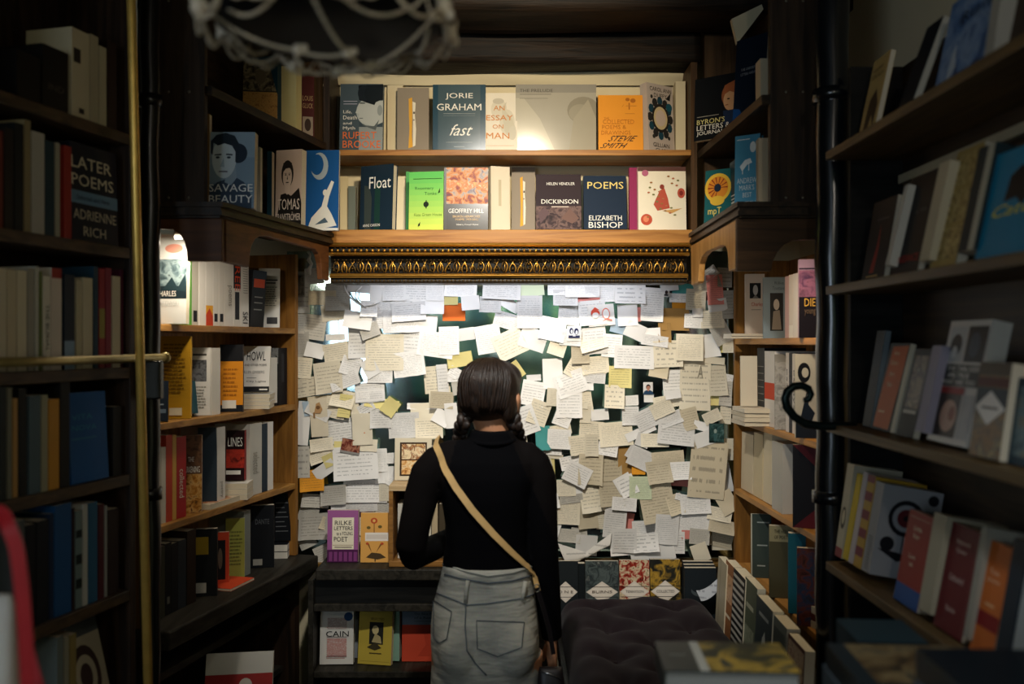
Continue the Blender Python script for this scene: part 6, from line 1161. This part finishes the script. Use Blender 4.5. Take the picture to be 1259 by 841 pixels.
# soft creases under the seat and behind the knees
wv = nt.nodes.new('ShaderNodeTexNoise'); wv.inputs['Scale'].default_value = 2.2; m2 = nt.nodes.new('ShaderNodeMapping'); m2.inputs['Scale'].default_value = (5, 2, 16); m2.inputs['Rotation'].default_value = (0, .35, 0)
bp = nt.nodes.new('ShaderNodeBump'); bp.inputs['Strength'].default_value = .8; bp.inputs['Distance'].default_value = .012
nt.links.new(tc.outputs['Object'], m2.inputs['Vector']); nt.links.new(m2.outputs['Vector'], wv.inputs['Vector']); nt.links.new(wv.outputs['Fac'], bp.inputs['Height']); nt.links.new(bp.outputs['Normal'], pb.inputs['Normal'])
jeans = fuse(b, 'jeans', .0055, 6, [mj], pr); jeans.matrix_local = pof
def bvh(o):
    return BVHTree.FromPolygons([o.matrix_local.inverted() @ v.co if False else v.co for v in o.data.vertices], [tuple(p.vertices) for p in o.data.polygons])
BJ, BT = bvh(jeans), bvh(top)
def hit(tree, px, py, off=.0, trees=None):
    """the point of a garment's back that shows at this place of the photograph"""
    d = Vector(((px - CX) / F, 1, -(py - CY) / F)).normalized(); o = Vector((0, 0, CZ))
    best = None
    for t in (trees or [tree]):
        h = t.ray_cast(o, d)
        if h[0] is not None and (best is None or h[3] < best[3]): best = h
    if best is None: return None
    return best[0] + best[1] * off
SEAM = mat('#5d666c', .85); DSEAM = mat('#4a5259', .85)
def on_jeans(pp, r, name, m, off=.0015, flat=.5, closed=False):
    dens = []
    for (a, c) in zip(pp, pp[1:]):
        for k in range(5): dens.append((a[0] + (c[0] - a[0]) * k / 5, a[1] + (c[1] - a[1]) * k / 5))
    dens.append(pp[-1])
    q = [hit(BJ, *p, off) for p in dens]; q = [p for p in q if p is not None]
    if len(q) < 2: return None
    b = MB(); b.tube(q, r, m, 6); return b.build(name, jeans, smooth=True)
on_jeans([(547, 706), (566, 711), (600, 717), (630, 714), (655, 707)], .0022, 'waistband_seam', DSEAM)
on_jeans([(537, 729), (560, 738), (574, 744), (600, 742), (640, 736), (660, 729)], .0018, 'yoke_seam', SEAM)
on_jeans([(573, 716), (573, 745), (572, 770), (574, 800), (584, 815), (598, 830)], .0020, 'back_seam', SEAM)
on_jeans([(545, 694), (566, 701), (600, 708), (630, 704), (654, 697)], .0028, 'waistband_edge', mat('#a5a59c', .85))
def pocket(pp):
    b = MB(); n = len(pp); cxp = sum(p[0] for p in pp) / n; cyp = sum(p[1] for p in pp) / n
    G = 9; vs = []; fs = []
    # ruled patch between the left and right edges of the pocket, laid on the cloth
    for j in range(G + 1):
        t = j / G
        def edge(a, c): return (a[0] + (c[0] - a[0]) * t, a[1] + (c[1] - a[1]) * t)
        if t <= .78: f = t / .78; l = (pp[0][0] + (pp[4][0] - pp[0][0]) * f, pp[0][1] + (pp[4][1] - pp[0][1]) * f); r = (pp[1][0] + (pp[2][0] - pp[1][0]) * f, pp[1][1] + (pp[2][1] - pp[1][1]) * f)
        else: f = (t - .78) / .22; l = (pp[4][0] + (pp[3][0] - pp[4][0]) * f * .85, pp[4][1] + (pp[3][1] - pp[4][1]) * f); r = (pp[2][0] + (pp[3][0] - pp[2][0]) * f * .85, pp[2][1] + (pp[3][1] - pp[2][1]) * f)
        for i in range(G + 1):
            s = i / G; e = .0028 if 0 < i < G and 0 < j < G else .0012
            vs.append(hit(BJ, l[0] + (r[0] - l[0]) * s, l[1] + (r[1] - l[1]) * s, e) or Vector((wx(l[0]), PY - .1, wz(l[1]))))
    for j in range(G):
        for i in range(G): k = j * (G + 1) + i; fs.append((k, k + G + 1, k + G + 2, k + 1))
    b.add(vs, fs, mj); o = b.build('pocket', jeans, smooth=True)
    st = MB(); loop = [(a[0], a[1]) for a in pp] + [pp[0]]; q = []
    for (a, c) in zip(loop, loop[1:]):
        for k in range(6): q.append(hit(BJ, a[0] + (c[0] - a[0]) * k / 6, a[1] + (c[1] - a[1]) * k / 6, .003))
    st.tube([p for p in q if p], .0013, DSEAM, 6, closed=True); st.build('pocket_stitching', jeans, smooth=True)
pocket([(586, 763), (644, 765), (641, 796), (612, 807), (587, 797)])
pocket([(534, 738), (556, 752), (550, 786), (541, 791), (534, 784)])
for x, y0, y1 in ((575, 713, 742), (643, 714, 737)):
    p0, p1 = hit(BJ, x + 1, y0, .006), hit(BJ, x - 1, (y0 + y1) / 2, .007); p2 = hit(BJ, x - 2, y1, .005)
    b = MB(); b.tube([p0, p1, p2], .0052, mj, 8, flat=.45, up=(0, 1, 0)); o = b.build('belt_loop', jeans, smooth=True)
# shoes
for L in (LEGL, LEGR):
    a = L[-1]; b = MB()
    b.tube([a + Vector((0, -.045, -.045)), a + Vector((0, .0, -.042)), a + Vector((0, .08, -.048)), a + Vector((0, .15, -.056)), a + Vector((0, .185, -.06))], [.034, .042, .042, .038, .022], mat('#d0ccc2', .5), 16, flat=.8)
    bb = MB(); bb.v, bb.f, bb.m, bb.mats = b.v, b.f, b.m, b.mats
    sh = bb.build('shoe', pr, smooth=True); sh.matrix_local = pof
    b = MB(); b.prism([(a.x + .044 * math.cos(t) * (1 if math.sin(t) > 0 else .85), a.y + .07 + .125 * math.sin(t), .001) for t in [2 * PI * k / 24 for k in range(24)]], (0, 0, .02), mat('#efece4', .6)); b.build('sole', sh)
# hair: cap with parted strands and two low braids
b = MB()
hell(b, (0, -.022, .03), (.084, .098, .082)); hell(b, (0, -.042, .0), (.079, .070, .068)); hell(b, (0, -.045, -.026), (.054, .042, .034)); hell(b, (0, .02, .06), (.074, .07, .050))
for s in (-1, 1): hell(b, (s * .066, -.03, -.025), (.020, .034, .045))
hair = fuse(b, 'hair', .005, 6, [mh], pr); hair.matrix_local = pof
BH = bvh(hair)
b = MB(); rr = random.Random(5)
for k in range(90):                                   # strand relief combed from the crown to the two braids
    s = 1 if k % 2 else -1; a0 = rr.uniform(.05, 1.35)
    pts = []
    for q in range(9):
        t = q / 8; th = (.12 + 2.1 * t); ph = -PI / 2 + s * (a0 * (1 - .25 * t) + .08)
        d = R3 @ Vector((math.sin(th) * math.cos(ph), math.sin(th) * math.sin(ph), math.cos(th))); o = hp(0, -.025, .01)
        h = BH.ray_cast(o + d * .3, -d)
        if h[0] is not None: pts.append(h[0] + d * .0008)
    if len(pts) > 4: b.tube(pts, [.0012] + [.0026] * (len(pts) - 2) + [.0014], mh, 5)
b.build('strands', hair, smooth=True)
def braid(pts, r0):
    b = MB(); P = [Vector(p) for p in pts]; n = 15
    for i in range(n):
        t = i / (n - 1) * (len(P) - 1); k = min(len(P) - 2, int(t)); c = P[k].lerp(P[k + 1], t - k); dr = (P[k + 1] - P[k]).normalized(); sd = dr.cross(Vector((0, 1, 0))).normalized()
        rr_ = r0 * (1 - .35 * i / n)
        s = 1 if i % 2 else -1
        q = (dr * .8 + sd * -s * .5).normalized(); M = q.to_track_quat('Z', 'Y').to_matrix()
        b.ell(c + sd * s * rr_ * .45, (rr_ * .62, rr_ * .75, rr_ * 1.05), mh, 10, 8, M)
    return b.build('braid', hair, smooth=True)
braid([(wx(575), PY - .02, wz(508)), (wx(569), PY - .035, wz(520)), (wx(566), PY + .0, wz(530)), (wx(562), PY + .07, wz(545)), (wx(563), PY + .125, wz(575)), (wx(566), PY + .135, wz(610))], .020)
braid([(wx(630), PY - .025, wz(512)), (wx(634), PY - .03, wz(524)), (wx(638), PY + .0, wz(536)), (wx(642), PY + .07, wz(550)), (wx(640), PY + .125, wz(580)), (wx(638), PY + .135, wz(612))], .019)
# crossbody bag: tan strap over the back, dark bag at the hip
bag = empty('crossbody_bag', 'dark crossbody bag on a tan strap worn by the woman', 'bag', (wx(672), PY, wz(800))); bgo = Matrix.Translation((-wx(672), -PY, -wz(800)))
STR = mat('#c9a56c', .6, 0, .08, 40)
path = [(535, 545), (540, 556), (549, 578), (562, 600), (582, 628), (606, 656), (630, 681), (648, 698), (656, 708)]
q = []
for (a, c) in zip(path, path[1:]):
    for k in range(6): q.append((a[0] + (c[0] - a[0]) * k / 6, a[1] + (c[1] - a[1]) * k / 6))
back = [hit(BT, x, y, .004, [BT, BJ]) for x, y in q]; back = [p for p in back if p is not None]
top_y = back[0]
front = [Vector((wx(537), PY + .03, wz(545) + .012)), Vector((wx(543), PY + .085, wz(556))), Vector((wx(566), PY + .128, wz(590))), Vector((wx(600), PY + .13, wz(640))), Vector((wx(640), PY + .118, wz(685))), Vector((wx(662), PY + .06, wz(712)))]
def ribbon(pts, w, t, m, nrm):
    mb = MB(); vs = []; fs = []; n = len(pts)
    for i, p in enumerate(pts):
        tg = (pts[min(i + 1, n - 1)] - pts[max(0, i - 1)]).normalized(); N = nrm(p); N = (N - tg * N.dot(tg)).normalized(); S = tg.cross(N)
        vs += [p - S * w / 2, p + S * w / 2, p + S * w / 2 + N * t, p - S * w / 2 + N * t]
    for i in range(n - 1):
        for k in range(4): fs.append((i * 4 + k, i * 4 + (k + 1) % 4, (i + 1) * 4 + (k + 1) % 4, (i + 1) * 4 + k))
    fs += [(3, 2, 1, 0), tuple((n - 1) * 4 + k for k in range(4))]
    mb.add(vs, fs, m); return mb
cxy = Vector((wx(600), PY, 0))
nr = lambda p: Vector((p.x - cxy.x, (p.y - PY) * 1.6, .12)).normalized()
o = ribbon(front[::-1] + back + [Vector((wx(660), PY - .075, wz(716)))], .0185, .0025, STR, nr).build('strap', bag, smooth=False); o.matrix_local = bgo
DKL = mat('#1a1517', .45, 0, .2, 40)
o = ribbon([Vector((wx(659), PY - .08, wz(713))), Vector((wx(666), PY - .075, wz(735))), Vector((wx(674), PY - .065, wz(765))), Vector((wx(679), PY - .058, wz(795)))], .012, .003, DKL, lambda p: Vector((.3, -1, 0))).build('strap_end', bag); o.matrix_local = bgo; o['label'] = 'dark leather strap end'
b = MB(); b.tube([(wx(659) + .008 * math.cos(t), PY - .082, wz(713) + .010 * math.sin(t)) for t in [2 * PI * k / 16 for k in range(16)]], .0018, mat('#8d8778', .3, .9), 6, closed=True); o = b.build('buckle', bag, smooth=True); o.matrix_local = bgo
b = MB(); b.rings([(wx(677), PY - .05, wz(885), .030, .018), (wx(677), PY - .05, wz(877), .036, .026), (wx(677), PY - .05, wz(840), .038, .026), (wx(676), PY - .052, wz(818), .033, .016), (wx(676), PY - .052, wz(812), .030, .008)], DKL, 28, 3); o = b.build('pouch', bag, smooth=True); o.matrix_local = bgo
b = MB(); b.tube([(wx(664), PY - .068, wz(814)), (wx(676), PY - .070, wz(818)), (wx(688), PY - .068, wz(824))], .0025, mat('#7d8084', .3, .9), 8); o = b.build('zip', bag, smooth=True); o.matrix_local = bgo

# ------------------------------------------------------------------ chandelier draped with shell garlands
chn = empty('chandelier', 'dark hanging lamp draped with beaded shell garlands at the top of the room', 'chandelier', (px2x(405, 1.2), 1.2, 2.15)); chn['kind'] = 'thing'
QX, QY = px2x(405, 1.2), 1.2; cof = Matrix.Translation((-QX, -QY, -2.15))
DKB = mat('#06080b', .7, 0, .4, 12, .2)
b = MB(); b.lathe([(0.0, .085), (.06, .08), (.12, .083), (.15, .095), (.152, .14), (.14, .2), (.07, .24), (.03, .25), (.0, .25)], (QX, QY, 2.03), DKB, 36); kid(b, 'bowl', chn, cof, smooth=True)
b = MB(); b.tube([(QX, QY, 2.27), (QX, QY, 3.05)], .008, mat('#1c1a16', .4, .7), 10); kid(b, 'hanging_rod', chn, cof)
SHELL = mat('#c4b59c', .5, 0, .3, 60); SH2 = mat('#c9bca6', .4, 0, .2, 50)
ringz = 2.135
def anchor(k, r=.166, z=0): a = 2 * PI * k / 10 - PI / 2; return Vector((QX + r * math.cos(a), QY + r * math.sin(a), ringz + z))
def garland(a, c, sag, r=.0031, n=30):
    b = MB()
    pts = []
    for i in range(n + 1):
        t = i / n; p = a.lerp(c, t); p.z -= sag * 4 * t * (1 - t); pts.append(p)
    b.tube(pts, r * .45, SHELL, 6)
    for i, p in enumerate(pts): b.ell(p, (r * (1 + .25 * math.sin(i * 2.3)), r, r * .85), SHELL, 8, 5)
    kid(b, 'garland', chn, cof, smooth=True)
for k in range(10): garland(anchor(k), anchor(k + 1), .030)
for k in range(20): garland(anchor(k * .5, .170, -.004), anchor(k * .5 + .5, .170, -.004), .026, .0024, 16)
for k in range(1, 10, 2): garland(anchor(k, .16, .05), anchor(k + 2, .16, .05), .05, .0028, 40)
for k in range(0, 10, 2): garland(anchor(k, .155, .03), anchor(k + 2, .155, .03), .062, .0030, 40)
inner = [Vector((QX + .055 * math.cos(2 * PI * k / 5 + .3), QY + .05 * math.sin(2 * PI * k / 5 + .3), 2.075 + .004 * (k % 2))) for k in range(5)]
for k in range(5): garland(inner[k], inner[(k + 1) % 5], .006, .0028, 18); garland(anchor(2 * k), inner[(k + 4) % 5], .012, .0028, 30)
for k in range(10):
    p = anchor(k); b = MB()
    b.ell(p + Vector((0, 0, -.004)), (.011, .009, .013), SH2, 10, 7); b.ell(p + Vector((.008, -.004, -.016)), (.006, .005, .008), SH2, 8, 6); b.ell(p + Vector((-.007, .002, .009)), (.006, .006, .006), SHELL, 8, 6)
    kid(b, 'shell', chn, cof, smooth=True)
for p in inner: b = MB(); b.ell(p, (.007, .007, .008), SH2, 10, 7); b.ell(p + Vector((.008, .003, .003)), (.005, .005, .006), SH2, 8, 6); kid(b, 'shell', chn, cof, smooth=True)

# ------------------------------------------------------------------ red strap and white bag at the edge of the picture
rs_ = empty('tote_bag', 'white tote bag with a red curved strap at the picture edge', 'bag', (-.72, 1.12, 1.2)); ro_ = Matrix.Translation((.72, -1.12, -1.2))
YR = 1.15
pp = [Vector((px2x(x, YR), YR + dy, py2z(y, YR))) for x, y, dy in ((-30, 640, .03), (-14, 632, .02), (0, 636, .01), (12, 650, 0), (20, 672, 0), (25, 705, 0), (29, 745, 0), (32, 790, 0), (35, 850, 0), (36, 900, 0))]
def smoothp(P, n=4):
    out = []
    for i in range(len(P) - 1):
        p0, p1, p2, p3 = P[max(0, i - 1)], P[i], P[i + 1], P[min(len(P) - 1, i + 2)]
        for k in range(n):
            t = k / n; out.append(.5 * ((2 * p1) + (p2 - p0) * t + (2 * p0 - 5 * p1 + 4 * p2 - p3) * t * t + (3 * p1 - p0 - 3 * p2 + p3) * t ** 3))
    return out + [P[-1]]
o = ribbon(smoothp(pp), .017, .004, mat('#a81c24', .5, 0, .1, 30), lambda p: Vector((.35, -1, .1))).build('strap', rs_); o.matrix_local = ro_
p2 = [Vector((px2x(x, YR + .03), YR + .03, py2z(y, YR + .03))) for x, y in ((36, 790), (44, 820), (52, 850), (58, 900))]
o = ribbon(smoothp(p2), .008, .003, mat('#a81c24', .5, 0, .1, 30), lambda p: Vector((.2, -1, .1))).build('strap', rs_); o.matrix_local = ro_
b = MB(); b.rings([(-.80, 1.17, .86, .17, .05), (-.80, 1.17, .90, .18, .06), (-.795, 1.17, 1.02, .175, .055), (-.80, 1.17, 1.12, .168, .05), (-.80, 1.17, 1.24, .155, .035), (-.80, 1.17, 1.35, .15, .018), (-.80, 1.17, 1.37, .145, .008)], mat('#c9c9c4', .8, 0, .25, 9), 36, 3.5); kid(b, 'pouch', rs_, ro_, smooth=True)
st_ = empty('stool', 'dark wooden stool carrying the white tote bag', 'stool', (-.80, 1.17, 0)); so_ = Matrix.Translation((.80, -1.17, 0))
b = MB(); b.lathe([(0, .825), (.17, .825), (.18, .835), (.18, .852), (.17, .859), (0, .859)], (-.80, 1.17, 0), DARK, 32); kid(b, 'seat', st_, so_)
for k in range(4):
    a = PI / 4 + k * PI / 2; b = MB(); b.tube([(-.80 + .12 * math.cos(a), 1.17 + .12 * math.sin(a), .826), (-.80 + .16 * math.cos(a), 1.17 + .16 * math.sin(a), .0)], [.018, .014], DARKZ, 10); kid(b, 'leg', st_, so_)

# ------------------------------------------------------------------ rear bookcase (only its reflection shows between the notes)
rb = empty('bookcase', 'tall bookcase across the room seen only as a reflection between the notes', 'bookcase', (0, -1.8, 0)); rbo = Matrix.Translation((0, 1.8, 0))
for z in (.4, .8, 1.2, 1.55, 1.9, 2.25): b = MB(); b.box(-1.1, 1.08, -1.99, -1.75, z - .025, z, DARK); kid(b, 'shelf', rb, rbo)
for x in (-1.12, -.02, 1.06): b = MB(); b.box(x, x + .019, -1.99, -1.75, 0, 2.6, DARKZ); kid(b, 'side_panel', rb, rbo)
rr = random.Random(9); mb = MB()
for z in (1.2, 1.55, 1.9):
    x = -1.09
    while x < 1.0:
        t = rr.choice((.02, .028, .036, .05)); h = rr.choice((.19, .22, .25))
        if -.04 < x + t and x < .02: x = .021
        if rr.random() < .06: x += .05; continue
        mb.box(x + .0005, x + t - .001, -1.90, -1.77, z + .001, z + h, mat(rr.choice(('#1d5a52', '#2c7a62', '#d8d2c0', '#173a44', '#8a8a4a', '#20484a', '#b8b09a', '#3a6a58')))); x += t
tag(mb.build('reflected_books'), 'rows of green and pale books across the room, seen only in the mirror', 'books', kind='stuff')

# ------------------------------------------------------------------ lamps, daylight, camera
def kelvin(c): return lin(c)[:3]
def spot(loc, to, power, size, blend, col, rad=.05):
    l = bpy.data.lights.new('spot', 'SPOT'); l.energy = power; l.spot_size = math.radians(size); l.spot_blend = blend; l.color = kelvin(col); l.shadow_soft_size = rad
    o = bpy.data.objects.new('spot_light', l); COL.objects.link(o); o.location = loc; o.rotation_euler = (Vector(to) - Vector(loc)).to_track_quat('-Z', 'Y').to_euler(); return o
def area(loc, to, sx, sy, power, col):
    l = bpy.data.lights.new('area', 'AREA'); l.shape = 'RECTANGLE'; l.size = sx; l.size_y = sy; l.energy = power; l.color = kelvin(col)
    o = bpy.data.objects.new('area_light', l); COL.objects.link(o); o.location = loc; o.rotation_euler = (Vector(to) - Vector(loc)).to_track_quat('-Z', 'Y').to_euler(); return o
def ceiling_spot(label, loc, to, power, size, blend, col):
    r = empty('spotlight', label, 'lamp', loc); of = Matrix.Translation([-c for c in loc]); d = (Vector(to) - Vector(loc)).normalized(); L = Vector(loc)
    b = MB(); b.tube([L - d * .12, L - d * .015], [.035, .042], mat('#141414', .4, .5), 20); kid(b, 'housing', r, of)
    b = MB(); b.tube([L - d * .08, Vector((L.x, L.y, 3.05)) - Vector((0, .03, 0))], .008, mat('#141414', .4, .5), 8); kid(b, 'bracket', r, of)
    spot(loc, to, power, size, blend, col, .04)
ceiling_spot('black ceiling spotlight aimed at the face-out books', (.08, 1.5, 2.68), (.0, 3.2, 2.27), 108, 62, 1.0, '#ffeccc')
ceiling_spot('black ceiling spotlight aimed at the note wall', (-.12, 1.45, 2.68), (.03, 3.34, 1.34), 138, 66, 1.0, '#fcf8f0')
ceiling_spot('small black ceiling spotlight added out of view to brighten the table of stacked books', (.35, .75, 2.7), (.55, 1.25, 1.2), 38, 44, 1.0, '#e4eef8')  # added spot, out of view, to lift the dark table stacks
# tube lamps fixed under the cornice and under the valances
def tube_lamp(label, a, c, power, col, to, w=.03):
    A, C = Vector(a), Vector(c); m_ = (A + C) / 2
    r = empty('tube_lamp', label, 'lamp', m_); of = Matrix.Translation(-m_)
    b = MB(); b.tube([A + Vector((0, 0, .014)), C + Vector((0, 0, .014))], .009, mat('#c9c4b8', .5), 10); kid(b, 'holder', r, of)
    me, nt, pb = newmat('lamp_glow'); pb.inputs['Emission Color'].default_value = lin(col); pb.inputs['Emission Strength'].default_value = 4
    b = MB(); b.tube([A, C], .006, me, 10); kid(b, 'tube', r, of)
    o = area(m_ - Vector((0, 0, .012)), m_ - Vector((0, 0, .012)) + Vector(to), (C - A).length, w, power, col); 
    return o
tube_lamp('white tube lamp fixed under the back of the gilded cornice', (-.50, 3.215, 1.955), (.48, 3.215, 1.955), 1.5, '#e6eeff', (0, .30, -1))
tube_lamp('small tube lamp under the brown arched valance', (-.93, 2.47, 1.99), (-.80, 2.46, 1.99), 2.0, '#fff0d8', (-.12, .1, -1))
tube_lamp('small tube lamp behind the pale arched bracket', (.63, 2.43, 1.965), (.69, 2.43, 1.965), 1.8, '#ffe6c0', (.1, .1, -1))
tube_lamp('added tube lamp brightening the reflected bookcase across the room', (-.8, -1.55, 2.5), (.8, -1.55, 2.5), 45, '#e8fff6', (0, -.5, -1), .08)  # added lamp, so the rear books show up in the mirror gaps
# daylight through the rear window
area(((WX0 + WX1) / 2, RY1 + .02, (WZ0 + WZ1) / 2), (.2, 3, 1.2), WX1 - WX0, WZ1 - WZ0, 26, '#d8e8f8')
r = empty('fill_pendant', 'glass pendant lamp added behind the viewer as fill light', 'lamp', (.35, -.4, 2.6)); of = Matrix.Translation((-.35, .4, -2.6))  # added lamp, unseen: fills the foreground and lights the rear books
b = MB(); b.lathe([(.02, .12), (.06, .08), (.12, .0), (.115, .0), (.055, .075), (.015, .115)], (.35, -.4, 2.6), mat('#2a2a26', .4, .5), 24); kid(b, 'lamp_shade', r, of, smooth=True)
b = MB(); b.tube([(.35, -.4, 2.72), (.35, -.4, 3.05)], .004, mat('#141414', .5), 8); kid(b, 'cord', r, of)
me, nt, pb = newmat('bulb_glow'); pb.inputs['Emission Color'].default_value = lin('#fff0dc'); pb.inputs['Emission Strength'].default_value = 8
b = MB(); b.ell((.35, -.4, 2.63), (.03, .03, .035), me); kid(b, 'bulb', r, of, smooth=True)
l = bpy.data.lights.new('pendant', 'POINT'); l.energy = 13; l.color = kelvin('#fff2e4'); l.shadow_soft_size = .06; o = bpy.data.objects.new('pendant_fill_light', l); COL.objects.link(o); o.location = (.35, -.4, 2.56)  # fill light of the added pendant
wd = bpy.data.worlds.new('world'); SC.world = wd; wd.use_nodes = True
bg = wd.node_tree.nodes['Background']; bg.inputs['Color'].default_value = lin('#9fc4e6'); bg.inputs['Strength'].default_value = 1.0
cam_ = bpy.data.cameras.new('camera'); co_ = bpy.data.objects.new('camera', cam_); COL.objects.link(co_)
cam_.sensor_width = 36; cam_.lens = 36 * F / 1259; cam_.clip_start = .05
co_.location = (0, 0, CZ); co_.rotation_euler = (PI / 2, 0, 0); cam_.shift_y = (CY - 420.5) / 1259
cam_.dof.use_dof = True; cam_.dof.focus_distance = 3.1; cam_.dof.aperture_fstop = 2.0
SC.camera = co_
SC.view_settings.view_transform = 'Standard'; SC.view_settings.look = 'None'; SC.view_settings.gamma = 1; SC.view_settings.use_curve_mapping = False
SC.view_settings.exposure = 0.0
SC.cycles.max_bounces = 8; SC.cycles.diffuse_bounces = 4; SC.cycles.glossy_bounces = 4
